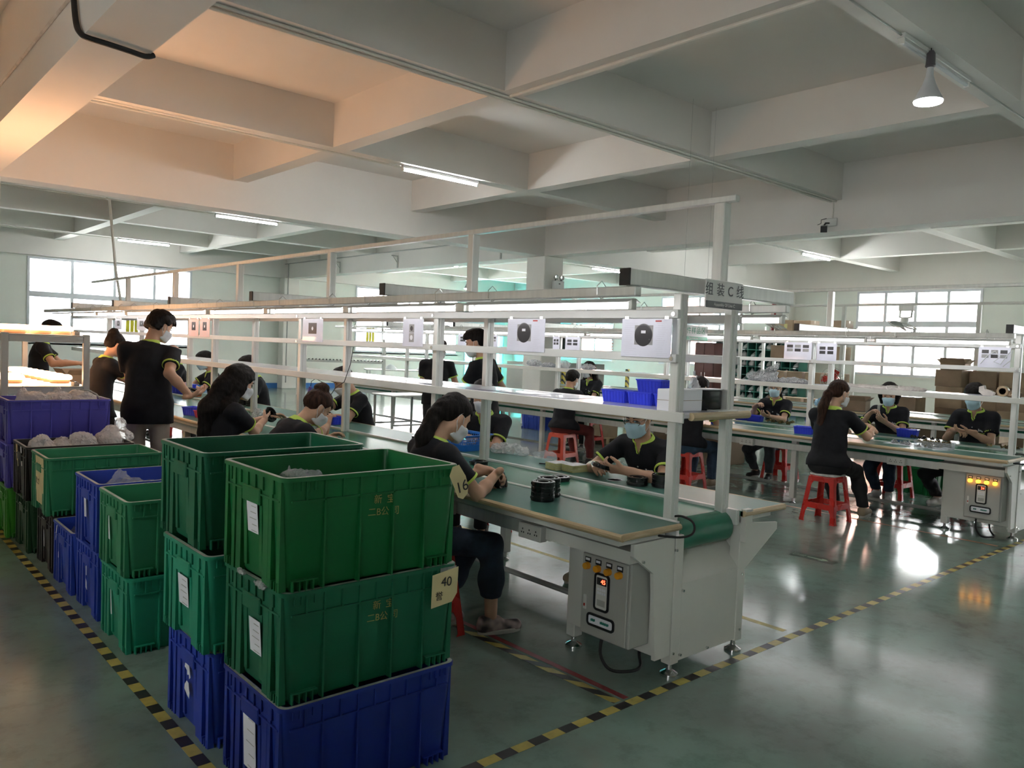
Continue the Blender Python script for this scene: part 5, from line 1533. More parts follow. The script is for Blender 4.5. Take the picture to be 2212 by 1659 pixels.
# circle of white gasket, pen, papers, wrapper
tag(MB().lathe([(0.044, 0), (0.05, 0.0), (0.05, 0.003), (0.044, 0.003), (0.044, 0)], (3.80, 3.28, ZT), 28).build('gasket', M_maskw, None, True), 'flat white ring gasket on the worktop by the black rings', 'gasket')
p_ = thing('pen', 'black pen lying beside the stack of yellow-edged leaflets', 'pen', (3.86, 3.95, ZT+0.005), -1.0)
MB().cyl((-0.06, 0, 0), (0.05, 0, 0), 0.0045, n=8).build('barrel', M_black, p_, True); MB().cyl((0.05, 0, 0), (0.065, 0, 0), 0.004, 0.001, n=8).build('tip', M_chrome, p_, True)
M_yel = mat('leaflet_yellow', (0.55, 0.53, 0.22), 0.6); M_leaf = mat('leaflet_print', (0.72, 0.72, 0.70), 0.5, col2=(0.45, 0.46, 0.48), scale=40)
for j, (x, y) in enumerate(((3.80, 3.78), (3.83, 3.655))):
    for k in range(9):
        b = thing('leaflet', 'white yellow-edged leaflet, %s from the bottom of the %s pile on the worktop' % (('first', 'second', 'third', 'fourth', 'fifth', 'sixth', 'seventh', 'eighth', 'ninth')[k], ('left', 'right')[j]), 'leaflet', (x+random.uniform(-.004, .004), y+random.uniform(-.003, .003), ZT+0.0052*k), random.uniform(-.06, .06)-0.1, 'piles of folded leaflets')
        MB().box(-0.07, 0.07, -0.055, 0.055, 0, 0.0046).build('pages', M_yel, b); MB().box(-0.071, 0.071, -0.056, 0.056, 0.0046, 0.0052).build('cover', M_leaf, b)
# crumpled film and bags
M_film = thin('clear_film', (0.82, 0.83, 0.86), 0.27, 0.08, 1.0, 38, 0.8)
M_foam = mat('foam_wrap', (0.66, 0.62, 0.58), 0.7, var=0.1, scale=14, bump=0.5, bscale=45)
M_foamb = thin('foam_bag_film', (0.86, 0.81, 0.79), 0.6, 0.3, 0.8, 34, 0.5)
M_foamp = mat('grey_foam_wrap', (0.42, 0.39, 0.37), 0.6, var=0.15, scale=14, bump=0.5, bscale=45)
M_milk = thin('milky_bag', (0.74, 0.75, 0.75), 0.45, 0.18, 1.0, 36, 0.6)
M_parts = thin('bag_of_small_parts', (0.55, 0.57, 0.58), 0.55, 0.2, 1.0, 60, 0.5, 0.4)
def bag(name, label, cat, m, blobs, h=0.011, n1=0.022, s1=11, n2=0.012, s2=27, seed=1, floor=None, grp=None, clip=None, crinkle=True):
    """blobs: (x,y,z, rx,ry,rz) lumps or (a,b,ra,rb) tapered necks in world space"""
    if crinkle: h = h*1.75
    pts = []
    for b in blobs:
        if len(b) == 6: pts += [(b[0]-b[3], b[1]-b[4], b[2]-b[5]), (b[0]+b[3], b[1]+b[4], b[2]+b[5])]
        else: pts += [tuple(np.array(b[0])-b[2]), tuple(np.array(b[0])+b[2]), tuple(np.array(b[1])-b[3]), tuple(np.array(b[1])+b[3])]
    lo = np.min(pts, 0)-0.06; hi = np.max(pts, 0)+0.06; c = (lo+hi)/2; c[2] = floor if floor is not None else lo[2]
    F = Field(lo-c, hi-c, h)
    for b in blobs:
        if len(b) == 6: F.ell(np.array(b[:3])-c, b[3:], 0.05)
        else: F.cap(np.array(b[0])-c, np.array(b[1])-c, b[2], b[3], 0.03)
    m_ = np.abs(F.F) < n1+n2+3*h; P = F.pts()[m_]
    F.F[m_] += n1*(1-2.2*np.abs(vnoise(P, s1, seed)))*0.8+n2*(1-2*np.abs(vnoise(P, s2, seed+7)))
    if floor is not None: F.F = np.maximum(F.F, 0.0006-F.pts()[..., 2])
    if clip: F.F = np.maximum.reduce([F.F, clip[0]-c[0]-F.pts()[..., 0], F.pts()[..., 0]-clip[1]+c[0], clip[2]-c[1]-F.pts()[..., 1], F.pts()[..., 1]-clip[3]+c[1]])
    V_, Q_ = F.mesh()
    if crinkle:
        rj = np.random.RandomState(seed); J_ = rj.uniform(-0.30, 0.30, V_.shape)*h
        if floor is not None: J_[V_[:, 2] < h] = 0
        V_ = V_+J_
    o = mesh_from([(V_, Q_)], name, m, None, not crinkle); o.location = c
    return tag(o, label, cat, grp)
def in_crate(cr, z, L=0.71, W=0.505, ins=0.046):
    x, y = cr.location.x, cr.location.y
    return (x-L/2+ins, x+L/2-ins, y-W/2+ins, y+W/2-ins)
zc = 2*PH
# violet top: three peach foam bags
zt = PH+0.33+0.33
bag('foam_bag', 'peach-lit foam bag with a pointed corner, left of three in the top violet crate', 'foam bag', M_foamb, [(1.30, 7.08, zt-0.04, 0.15, 0.17, 0.10), ((1.22, 7.05, zt), (1.20, 7.0, zt+0.10), 0.06, 0.02)], seed=3, clip=in_crate(cV3, 0))
bag('foam_bag', 'rounded foam bag, middle of three in the top violet crate', 'foam bag', M_foamb, [(1.46, 7.06, zt-0.03, 0.10, 0.17, 0.10)], seed=5, clip=in_crate(cV3, 0))
bag('foam_bag', 'foam bag with a dark strap showing, right of three in the top violet crate', 'foam bag', M_foamb, [(1.63, 7.06, zt-0.04, 0.11, 0.16, 0.11)], seed=8, clip=in_crate(cV3, 0))
tag(MB().tube([(1.60, 6.99, zt+0.065), (1.66, 6.965, zt+0.06), (1.71, 6.955, zt+0.03), (1.735, 6.95, zt-0.005)], 0.006, 6).build('strap', M_boxgrey, None, True), 'dark strap over the right foam bag in the top violet crate', 'strap')
# black crate: four
for k, (x, y, r, d, lab) in enumerate(((1.24, 6.50, 0.09, 0.055, 'low greyish foam bag at the left end of the black crate'), (1.38, 6.53, 0.08, 0.04, 'small foam roll second from the left in the black crate'), (1.52, 6.50, 0.11, 0.075, 'round foam bag third from the left in the black crate'), (1.71, 6.54, 0.11, 0.10, 'tall foam bag at the right end of the black crate'))):
    bag('foam_bag', lab, 'foam bag', M_foamb, [(x, y, zc-0.05, r, 0.15, d+0.05)], seed=20+k, clip=in_crate(cN2b, 0))
bag('foam_bag', 'pink-lit foam wrap spilling up beside the standing man', 'foam bag', M_foamb, [(1.80, 6.60, zc-0.02, 0.085, 0.13, 0.12), ((1.80, 6.62, zc+0.03), (1.79, 6.62, zc+0.15), 0.06, 0.025)], seed=31, floor=zc-0.15)
for o in (bpy.context.scene.objects[-1],): pass
# blue crates: clear bags
bag('clear_bag', 'peaked clear plastic bag standing up in the upper blue crate', 'plastic bag', M_film, [(1.36, 4.85, zc-0.10, 0.17, 0.16, 0.08), ((1.33, 4.86, zc-0.06), (1.30, 4.86, zc+0.05), 0.09, 0.012)], seed=41, clip=in_crate(cB1b, 0))
bag('clear_bag', 'smaller clear plastic bag at the right in the upper blue crate', 'plastic bag', M_film, [(1.62, 4.86, zc-0.10, 0.12, 0.15, 0.07), ((1.60, 4.86, zc-0.06), (1.56, 4.86, zc+0.015), 0.07, 0.015)], seed=44, clip=in_crate(cB1b, 0))
bag('clear_bag', 'flat clear film bag filling the low blue crate with the yellow slip', 'plastic bag', M_film, [(1.42, 5.39, PH-0.09, 0.26, 0.19, 0.085)], seed=47, clip=in_crate(cB2a, 0))
bag('bubble_wrap', 'strip of bubble wrap along the near edge inside the front green crate', 'bubble wrap', M_film, [(1.25, 2.50, 3*PH-0.03, 0.06, 0.10, 0.03), (1.32, 2.44, 3*PH-0.05, 0.10, 0.05, 0.035)], 0.009, 0.012, 20, 0.006, 60, 51, clip=in_crate(cS1c, 0))
bag('bubble_wrap', 'clear bag lying in the bottom of the front green crate', 'plastic bag', M_film, [(1.48, 2.60, 2*PH+0.13, 0.25, 0.17, 0.10)], 0.012, 0.015, 12, 0.006, 40, 53, clip=in_crate(cS1c, 0))
bag('film_scrap', 'scrap of clear film pinched between the two front green crates', 'film scrap', M_milk, [(1.125, 2.66, 2*PH+0.003, 0.012, 0.035, 0.012), (1.125, 2.50, 2*PH-0.006, 0.013, 0.05, 0.016)], 0.005, 0.004, 40, 0.002, 90, 55)
# bags on the far worktop
bag('plastic_bag', 'crumpled white plastic bag of parts on the far worktop beside the post', 'plastic bag', M_milk, [(4.0, 4.45, ZT+0.03, 0.075, 0.14, 0.05), (3.93, 4.57, ZT+0.03, 0.06, 0.09, 0.05)], 0.009, 0.014, 14, 0.007, 40, 61, ZT)
bag('plastic_bag', 'knotted clear plastic bag right of the white bag on the far worktop', 'plastic bag', M_film, [(4.02, 4.17, ZT+0.025, 0.06, 0.11, 0.035), ((4.02, 4.17, ZT+0.03), (4.0, 4.12, ZT+0.075), 0.035, 0.012), (4.03, 4.08, ZT+0.03, 0.04, 0.05, 0.032)], 0.008, 0.012, 16, 0.006, 44, 64, ZT)
bag('white_wrapper', 'white wrapper bag standing on the worktop before the long-haired woman', 'plastic bag', M_milk, [(2.87, 6.52, ZT+0.10, 0.05, 0.09, 0.11)], 0.009, 0.012, 14, 0.006, 40, 66, ZT)
bag('white_cloth', 'white cloth bundle on the worktop before the woman in profile', 'cloth', M_foam, [(2.80, 8.85, ZT+0.05, 0.09, 0.16, 0.07)], 0.012, 0.012, 12, 0.006, 40, 67, ZT)
# blue mesh basket
def mesh_basket(x, y, label):
    t = thing('mesh_basket', label, 'basket', (x, y, ZT), 0.06)
    mp = mat('bright_blue_plastic', (0.02, 0.17, 0.60), 0.35, var=0.08, scale=6)
    hx, hy, H_ = 0.15, 0.225, 0.125
    MB().rrect([(hx-0.03, hy-0.03, 0.03, 0.0), (hx-0.03, hy-0.03, 0.03, 0.005)], 3).build('base', mp, t)
    a = MB()
    a.rrect([(hx-0.003, hy-0.003, 0.035, H_-0.014), (hx+0.014, hy+0.014, 0.04, H_-0.004), (hx+0.014, hy+0.014, 0.04, H_), (hx-0.003, hy-0.003, 0.035, H_), (hx-0.008, hy-0.008, 0.035, H_-0.014), (hx-0.003, hy-0.003, 0.035, H_-0.014)], 4, False, False)
    a.build('rim', mp, t, True)
    a = MB(); a.rrect([(hx-0.03, hy-0.03, 0.03, 0.0), (hx-0.018, hy-0.018, 0.033, 0.05), (hx-0.021, hy-0.021, 0.033, 0.05), (hx-0.033, hy-0.033, 0.03, 0.004)], 4, False, False); a.build('lower_wall', mp, t, True)
    w = MB()
    for s_ in (-1, 1):
        for k in range(19):
            y_ = -hy+0.035+k*(2*hy-0.07)/18; w.cyl((s_*(hx-0.019), y_*0.96, 0.048), (s_*(hx-0.005), y_, H_-0.012), 0.003, n=5)
        for k in range(13):
            x_ = -hx+0.03+k*(2*hx-0.06)/12; w.cyl((x_*0.95, s_*(hy-0.019), 0.048), (x_, s_*(hy-0.005), H_-0.012), 0.003, n=5)
    for z in (0.068, 0.088, 0.106):
        f = z/H_; w.rrect([(hx-0.02+0.014*f, hy-0.02+0.014*f, 0.03, z), (hx-0.02+0.014*f, hy-0.02+0.014*f, 0.03, z+0.004)], 3, False, False)
    o = w.build('lattice_bars', mp, t); o['kind'] = 'stuff'
    return t
mesh_basket(3.84, 4.93, 'blue mesh basket on the far worktop before the man in the white mask')
bag('clear_bag', 'clear bag of parts inside the blue mesh basket', 'plastic bag', M_film, [(3.84, 4.93, ZT+0.06, 0.10, 0.16, 0.05)], seed=70, floor=ZT+0.006)
# small blue bins
M_bin = mat('vivid_blue_bin', (0.035, 0.06, 0.72), 0.35, var=0.06, scale=10)
def make_bin():
    t = thing('parts_bin', 'bin', 'bin', (0, 0, 0))
    hx, hy, H_ = 0.06, 0.085, 0.07
    a = MB(); a.rrect([(hx-0.010, hy-0.010, 0.006, 0.0), (hx-0.002, hy-0.002, 0.006, H_-0.006), (hx-0.005, hy-0.005, 0.005, H_-0.006), (hx-0.013, hy-0.013, 0.005, 0.004)], 2); a.build('tray', M_bin, t)
    a = MB(); a.rrect([(hx-0.001, hy-0.001, 0.006, H_-0.008), (hx+0.002, hy+0.002, 0.007, H_-0.004), (hx+0.002, hy+0.002, 0.007, H_), (hx-0.005, hy-0.005, 0.005, H_), (hx-0.006, hy-0.006, 0.005, H_-0.008)], 2, False, False); a.build('rim', M_bin, t)
    r = MB()
    for k in range(7):
        u = -hy+0.02+k*(2*hy-0.04)/6
        for s_ in (-1, 1): r._add([(s_*(hx-0.012), u-0.002, 0), (s_*(hx-0.008), u-0.002, 0), (s_*(hx+0.0005), u-0.002, H_-0.006), (s_*(hx-0.004), u-0.002, H_-0.006), (s_*(hx-0.012), u+0.002, 0), (s_*(hx-0.008), u+0.002, 0), (s_*(hx+0.0005), u+0.002, H_-0.006), (s_*(hx-0.004), u+0.002, H_-0.006)], [(0,1,2,3),(4,7,6,5),(0,4,5,1),(1,5,6,2),(2,6,7,3),(3,7,4,0)])
    for k in range(4):
        u = -hx+0.02+k*(2*hx-0.04)/3
        for s_ in (-1, 1): r._add([(u-0.002, s_*(hy-0.012), 0), (u-0.002, s_*(hy-0.008), 0), (u-0.002, s_*(hy+0.0005), H_-0.006), (u-0.002, s_*(hy-0.004), H_-0.006), (u+0.002, s_*(hy-0.012), 0), (u+0.002, s_*(hy-0.008), 0), (u+0.002, s_*(hy+0.0005), H_-0.006), (u+0.002, s_*(hy-0.004), H_-0.006)], [(0,1,2,3),(4,7,6,5),(0,4,5,1),(1,5,6,2),(2,6,7,3),(3,7,4,0)])
    r.build('ribs', M_bin, t)
    return t
bproto = make_bin(); bused = [False]
def pbin(x, y, z, label, rz=0.0, sc_=1.0):
    if not bused[0]: b = bproto; bused[0] = True; b.location = (x, y, z); b.rotation_euler = (0, 0, rz); b['label'] = label
    else: b = dup(bproto, (x, y, z), rz, label)
    if sc_ != 1.0: b.scale = (sc_, sc_, sc_)
    return b
ZSH = 1.2925
pbin(3.43, 2.955, ZSH, 'blue bin at the left of the row on the white shelf', 0.05)
pbin(3.43, 2.765, ZSH, 'blue bin in the middle of the row on the white shelf', 0.0)
pbin(3.43, 2.58, ZSH, 'blue bin on the white shelf beside the white carton', 0.03)
pbin(3.43, 2.705, ZSH+0.0705, 'blue bin stacked on top of the two others on the white shelf', 0.02)
pbin(8.03, 5.36, ZT, 'small blue bin on the right line beside the man in jeans', 0.2, 1.0)
pbin(8.95, 5.62, ZT, 'blue bin left of a pair before the woman in grey trousers', 0.5, 1.1)
pbin(8.92, 5.42, ZT, 'blue bin right of a pair before the woman in grey trousers', 0.1, 1.1)
pbin(8.06, 4.30, ZT, 'blue bin by the corner post left of the padded-stool woman', 0.3, 1.15)
pbin(9.0, 4.68, ZT, 'blue bin half behind the white post in the middle of the right line', 0.1)
pbin(9.02, 3.60, ZT, 'blue bin between the bob-haired woman and the woman with a fringe', 0.2, 1.25)
pbin(3.78, 6.86, ZT, 'blue tray by the elbow of the man with the screwdriver', 0.1, 1.1)
pbin(3.80, 11.05, ZT, 'blue tray on the far worktop behind the long-haired woman', 0.1, 1.9)
def ctray(x, y, m, label, sx=1.0):
    b = dup(bproto, (x, y, ZT), 0.2, label); b['label'] = label
    for ch in b.children:
        ch.data = ch.data.copy(); ch.data.materials.clear(); ch.data.materials.append(m)
    b.scale = (1.4*sx, 1.4*sx, 1.0); return b
ctray(3.74, 10.55, mat('orange_tray', (0.55, 0.13, 0.03), 0.4), 'orange tray in front of the blue tray at the back of the far worktop')
ctray(2.90, 7.75, mat('pink_tray', (0.55, 0.06, 0.14), 0.4), 'pink tray on the near worktop beside the standing man')
pbin(2.88, 8.05, ZT, 'blue tray behind the pink one on the near worktop', 0.4, 1.2)
# cartons on the shelf and dark box behind the post
def carton(name, label, x0, x1, y0, y1, z0, z1, m=None, rz=0.0, tape=True, open_=False, grp=None):
    m = m or M_card
    cx, cy = (x0+x1)/2, (y0+y1)/2
    t = thing(name, label, 'carton', (cx, cy, z0), rz, grp)
    a, b, hgt = (x1-x0)/2, (y1-y0)/2, z1-z0
    if not open_:
        MB().bbox(-a, a, -b, b, 0, hgt, 0.004).build('box_body', m, t)
        if tape: MB().box(-0.025, 0.025, -b-0.0008, b+0.0008, hgt-0.06, hgt+0.001).build('tape_strip', M_tape, t)
        MB().box(-a-0.0005, a+0.0005, -b-0.0005, b+0.0005, hgt*0.5-0.001, hgt*0.5+0.001).build('crease', M_cardd, t)
    else:
        bb = MB()
        bb.box(-a, a, -b, b, 0, 0.004); bb.box(-a, -a+0.005, -b, b, 0, hgt); bb.box(a-0.005, a, -b, b, 0, hgt); bb.box(-a, a, -b, -b+0.005, 0, hgt); bb.box(-a, a, b-0.005, b, 0, hgt)
        bb.build('box_body', m, t)
        for sx, sy in ((-1, 0), (1, 0), (0, -1), (0, 1)):
            w = 0.6*(a if sx else b)
            f = MB()
            if sx: f._add([(sx*a, -b, hgt), (sx*a, b, hgt), (sx*(a+w*0.5), b*0.95, hgt+w*0.75), (sx*(a+w*0.5), -b*0.95, hgt+w*0.75), (sx*a-sx*0.004, -b, hgt), (sx*a-sx*0.004, b, hgt), (sx*(a+w*0.5)-0.004*sx, b*0.95, hgt+w*0.75), (sx*(a+w*0.5)-0.004*sx, -b*0.95, hgt+w*0.75)], [(0,1,2,3),(7,6,5,4),(0,4,5,1),(1,5,6,2),(2,6,7,3),(3,7,4,0)])
            else: f._add([(-a, sy*b, hgt), (a, sy*b, hgt), (a*0.95, sy*(b+w*0.6), hgt+w*0.6), (-a*0.95, sy*(b+w*0.6), hgt+w*0.6), (-a, sy*b-0.004*sy, hgt), (a, sy*b-0.004*sy, hgt), (a*0.95, sy*(b+w*0.6)-0.004*sy, hgt+w*0.6), (-a*0.95, sy*(b+w*0.6)-0.004*sy, hgt+w*0.6)], [(0,1,2,3),(7,6,5,4),(0,4,5,1),(1,5,6,2),(2,6,7,3),(3,7,4,0)])
            f.build('flap', m, t)
    return t
carton('carton', 'plain white carton on the white shelf beside the blue bins', 3.16, 3.39, 2.365, 2.475, ZSH, ZSH+0.11, M_paper, 0, False)
bc = thing('black_case', 'black oval case behind the white carton at the end of the shelf', 'case', (3.52, 2.43, ZSH))
MB().rrect([(0.085, 0.05, 0.045, 0), (0.09, 0.055, 0.05, 0.01), (0.09, 0.055, 0.05, 0.10), (0.08, 0.045, 0.04, 0.105)], 6).build('case_body', M_gloss, bc, True)
MB().rrect([(0.093, 0.058, 0.05, 0.1055), (0.093, 0.058, 0.05, 0.110), (0.06, 0.03, 0.03, 0.1102)], 6).build('case_lid', M_paper, bc)
tag(MB().box(3.44, 3.62, 2.30, 2.37, ZSH, ZSH+0.006).build('metal_plate', M_alu), 'thin metal plate lying at the front end of the white shelf', 'plate')
bag('clear_bag', 'tall clear bag hanging by the corner post of the shelf', 'plastic bag', M_milk, [((3.585, 2.56, ZSH+0.20), (3.58, 2.56, ZSH+0.02), 0.012, 0.055), (3.57, 2.57, ZSH+0.04, 0.05, 0.09, 0.045)], 0.008, 0.008, 18, 0.004, 50, 72, ZSH)
# drawings and papers lying on the shelf
for k, (y, rz, lab) in enumerate(((3.42, 0.1, 'white drawing sheet on the shelf nearest the blue bins'), (3.72, -0.05, 'white drawing sheet on the shelf, second from the bins'), (4.08, 0.04, 'white drawing sheet on the shelf beside the second post'), (4.75, -0.03, 'white drawing sheet on the shelf beyond the second post'))):
    o = MB().box(-0.14, 0.14, -0.20, 0.20, 0, 0.0015).build('drawing_sheet', M_sleeve, None, False, (3.40, y, ZSH+0.0002+0.0016*k), rz); tag(o, lab, 'paper')
# work instructions in clear sleeves hung on the bars
M_photo = mat('photo_grey', (0.30, 0.30, 0.31), 0.3, var=0.1, scale=20); M_photod = mat('photo_dark', (0.03, 0.03, 0.035), 0.3)
M_red = mat('red_print', (0.55, 0.08, 0.08), 0.5); M_pale = mat('pale_print', (0.60, 0.60, 0.70), 0.5); M_pink = mat('pink_paper', (0.70, 0.52, 0.50), 0.5)
def poster(x, y0, y1, z0, z1, label, kind='photo', base=None):
    """y0<y1; hangs facing the camera side (-x)"""
    t = thing('work_instruction', label, 'notice', (x, (y0+y1)/2, z0))
    w, h = (y1-y0)/2, z1-z0
    MB().box(-0.0015, 0.0, -w, w, 0, h).build('sheet', base or M_sleeve, t)
    def rect(nm, a, b, c, d, m, dep=0.0022, parent=t):   # a,b from the left (camera left = +y) in 0..1; c,d heights in 0..1
        ya, yb = w-2*w*b, w-2*w*a
        return MB().box(-dep, -0.0015 if dep < 0.0024 else -0.0022, ya, yb, c*h, d*h).build(nm, m, parent)
    lines = MB()
    rs = random.Random(int(y0*100))
    for k in range(16):
        z = 0.05+0.055*k
        a = rs.uniform(0.04, 0.1); b = a+rs.uniform(0.1, 0.28)
        if kind == 'photo' and 0.35 < z < 0.8: pass
        lines.box(-0.0019, -0.0015, w-2*w*b, w-2*w*a, z*h, z*h+0.0018)
        a = rs.uniform(0.68, 0.74); b = a+rs.uniform(0.08, 0.22); lines.box(-0.0019, -0.0015, w-2*w*b, w-2*w*a, z*h, z*h+0.0018)
    lines.build('print_lines', M_pale, t)
    if kind == 'photo':
        ph = rect('photo', 0.27, 0.64, 0.32, 0.83, M_photo)
        R_ = min(w, h)*0.36; yc = w-2*w*0.45; zc_ = 0.575*h
        MB().lathe([(0.0001, 0), (R_*0.9, 0), (R_, 0.0004), (0.0001, 0.0006)], (0, 0, 0), 28, 'x').build('ring_picture', M_photod, ph).location = (-0.0030, yc, zc_)
        MB().box(-0.0038, -0.0031, yc-R_*0.25, yc+R_*0.25, zc_+R_*0.15, zc_+R_*0.4).build('label_picture', M_paper, ph)
        rect('red_stamp', 0.68, 0.80, 0.92, 0.96, M_red)
    elif kind == 'two':
        for c, d in ((0.50, 0.80), (0.16, 0.48)):
            ph = rect('photo', 0.32, 0.56, c, d, M_photo)
            R_ = 0.09*h; yc = w-2*w*0.44; MB().lathe([(0.0001, 0), (R_, 0), (0.0001, 0.0006)], (0, 0, 0), 20, 'x').build('ring_picture', M_paper if c < 0.3 else M_photod, ph).location = (-0.0030, yc, (c+d)/2*h)
    elif kind == 'one':
        ph = rect('photo', 0.30, 0.70, 0.35, 0.82, M_photod)
        MB().lathe([(0.0001, 0), (0.08*h, 0), (0.0001, 0.0006)], (0, 0, 0), 20, 'x').build('ring_picture', M_paper, ph).location = (-0.0030, 0, 0.58*h)
    elif kind == 'six':
        for i in range(3):
            for j in range(2): rect('photo', 0.10+0.29*i, 0.32+0.29*i, 0.47-0.22*j+0.22, 0.64-0.22*j+0.22, M_photo if (i+j) % 2 else M_photod)
    elif kind == 'four':
        for i in range(2):
            for j in range(2): rect('photo', 0.14+0.4*i, 0.44+0.4*i, 0.38+0.24*j, 0.56+0.24*j, M_photod)
    for a in (0.1, 0.9):
        MB().box(-0.004, 0.0, w-2*w*a-0.012, w-2*w*a+0.012, h-0.002, h+0.012).build('clip', M_chrome, t)
    return t
poster(3.124, 2.375, 2.69, 1.555, 1.747, 'large work instruction with a black disc photo, nearest the corner post', 'photo')
poster(3.124, 3.262, 3.585, 1.555, 1.747, 'large work instruction with a ringed disc photo, second from the corner post', 'photo')
poster(3.124, 4.46, 4.71, 1.555, 1.747, 'work instruction with two stacked photos left of the second post', 'two')
poster(3.124, 5.88, 6.235, 1.555, 1.747, 'pinkish work instruction with one dark photo beside the third post', 'one')
poster(3.124, 8.34, 8.62, 1.555, 1.747, 'pink sheet hung right of a matching one beyond the long-haired woman', 'one', M_pink)
poster(3.124, 8.66, 8.95, 1.555, 1.747, 'pink sheet hung left of a matching one beyond the long-haired woman', 'one', M_pink)
poster(3.124, 10.45, 10.83, 1.60, 1.747, 'small work instruction left of the standing man, nearer him', 'one')
poster(3.124, 11.5, 11.8, 1.60, 1.747, 'small work instruction in front of the far left window', 'one')
poster(8.222, 4.35, 4.677, 1.565, 1.757, 'clear sleeve with six small photos left of the middle post of the right line', 'six')
poster(8.222, 4.066, 4.29, 1.565, 1.757, 'pale sheet with faint pictures right of the middle post of the right line', 'four')
poster(8.222, 2.42, 2.687, 1.565, 1.757, 'sleeve with six photos under loops of white cable at the end of the right line', 'six')
poster(8.222, 8.27, 8.41, 1.565, 1.757, 'small sheet with four dark photos on the far part of the right line', 'four')
poster(8.222, 7.86, 8.15, 1.565, 1.757, 'pale sheet beside the small four-photo sheet on the right line', 'four')
poster(8.222, 9.67, 10.15, 1.565, 1.757, 'wide sheet of pictures behind the standing man on the right line', 'six')
poster(8.222, 10.26, 10.71, 1.565, 1.757, 'sheet of pictures behind the head of the standing man', 'four')
# white cables draped over the last sleeve
tag(MB().tube([(8.20, 2.66, 1.60), (8.195, 2.60, 1.68), (8.195, 2.54, 1.72), (8.195, 2.50, 1.66), (8.195, 2.55, 1.62), (8.195, 2.49, 1.60), (8.195, 2.43, 1.70), (8.195, 2.40, 1.73), (8.195, 2.41, 1.64), (8.195, 2.47, 1.58)], 0.004, 6).build('white_cable', M_maskw, None, True), 'white cable looped over the photo sleeve at the end of the right line', 'cable')
# screwdrivers with cords
def screwdriver(loc, rot, label, cord):
    t = thing('electric_screwdriver', label, 'screwdriver', loc, 0, None, rot)
    mp = mat('purple_plastic', (0.10, 0.07, 0.36), 0.35)
    MB().lathe([(0.0001, 0.11), (0.014, 0.108), (0.017, 0.09), (0.017, 0.03), (0.019, 0.02), (0.019, -0.03), (0.016, -0.06), (0.011, -0.08), (0.006, -0.09), (0.0001, -0.09)], (0, 0, 0), 18).build('grip', mp, t, True)
    MB().cyl((0, 0, -0.09), (0, 0, -0.15), 0.003, n=8).build('bit', M_chrome, t, True)
    tag(MB().tube(cord, 0.003, 6).build('cord', M_rubber, None, True), 'black cord of the ' + label, 'cord')
    return t
screwdriver((2.93, 5.42, 1.0), (0.15, 0.1, 0), 'purple screwdriver held by the woman with a bun', [(2.941, 5.404, 1.11), (2.95, 5.40, 1.16), (2.98, 5.38, 1.22), (3.05, 5.38, 1.26), (3.10, 5.38, 1.4), (3.12, 5.38, 1.53)])
screwdriver((3.68, 7.19, 1.0), (0.1, 0.15, 0), 'purple screwdriver held by the man leaning in', [(3.697, 7.179, 1.11), (3.70, 7.17, 1.16), (3.72, 7.12, 1.19), (3.74, 7.02, 1.16), (3.75, 6.95, 1.0), (3.75, 6.92, 0.85), (3.76, 6.9, ZT+0.004)])
# brass-coloured clutter on the right line
M_brass = mat('brass_parts', (0.24, 0.17, 0.05), 0.35, 0.6, col2=(0.03, 0.025, 0.015), scale=30)
def clutter(name, label, x, y, hx, hy, n, m, hgt, cat, box=None):
    t = thing(name, label, cat, (x, y, ZT))
    rs = random.Random(int(x*100+y*10))
    if box:
        a = MB(); a.rrect([(hx, hy, 0.01, 0), (hx+0.008, hy+0.008, 0.012, hgt), (hx+0.006, hy+0.006, 0.012, hgt), (hx-0.002, hy-0.002, 0.01, 0.003)], 3, True, True); a.build('clear_box', box, t)
    for k in range(n):
        c = (rs.uniform(-hx, hx)*0.85, rs.uniform(-hy, hy)*0.85, 0.012+rs.uniform(0, 1)*hgt*0.8)
        R3 = Matrix.Rotation(rs.uniform(0, 6), 3, 'Z') @ Matrix.Rotation(rs.uniform(-.7, .7), 3, 'X')
        MB().cbox(c, (rs.uniform(.02, .05), rs.uniform(.012, .03), rs.uniform(.006, .014)), R3).cyl(Vector(c), Vector(c)+R3 @ Vector((0, 0, 0.02)), 0.008, n=8).build('small_part', m, t)
    return t
clutter('parts_box', 'clear box heaped with brass parts on the right line near the front', 8.10, 2.98, 0.07, 0.16, 46, M_brass, 0.07, 'box of parts', M_film)
clutter('parts_heap', 'low heap of brass parts on the far worktop by the woman in grey trousers', 8.88, 5.05, 0.08, 0.20, 26, M_brass, 0.035, 'heap of parts')
clutter('parts_heap', 'small heap of shiny parts behind the middle post of the right line', 9.0, 4.5, 0.06, 0.10, 16, M_brass, 0.05, 'heap of parts')
clutter('parts_heap', 'row of dark parts before the woman with a fringe', 8.83, 3.35, 0.04, 0.16, 18, M_black, 0.02, 'heap of parts')
clutter('parts_heap', 'line of brown parts at the right end of the far worktop', 8.86, 2.62, 0.03, 0.16, 14, M_brass, 0.02, 'heap of parts')
clutter('parts_heap', 'scattered grey parts on the right line before the padded stool', 8.14, 3.32, 0.05, 0.10, 14, M_photo, 0.01, 'heap of parts')
clutter('parts_heap', 'jumble of dark parts on the near worktop beside the standing man', 2.93, 7.35, 0.10, 0.16, 26, M_black, 0.05, 'heap of parts')
tag(MB().box(8.06, 8.20, 3.14, 3.45, ZT, ZT+0.002).build('paper_sheet', M_paper), 'white sheet under grey parts on the right line', 'paper')
tag(MB().bbox(9.035, 9.05, 3.93, 3.955, 0.94, 1.09, 0.003).build('slim_part', M_boxgrey), 'slim grey part held upright by the bob-haired woman', 'part')
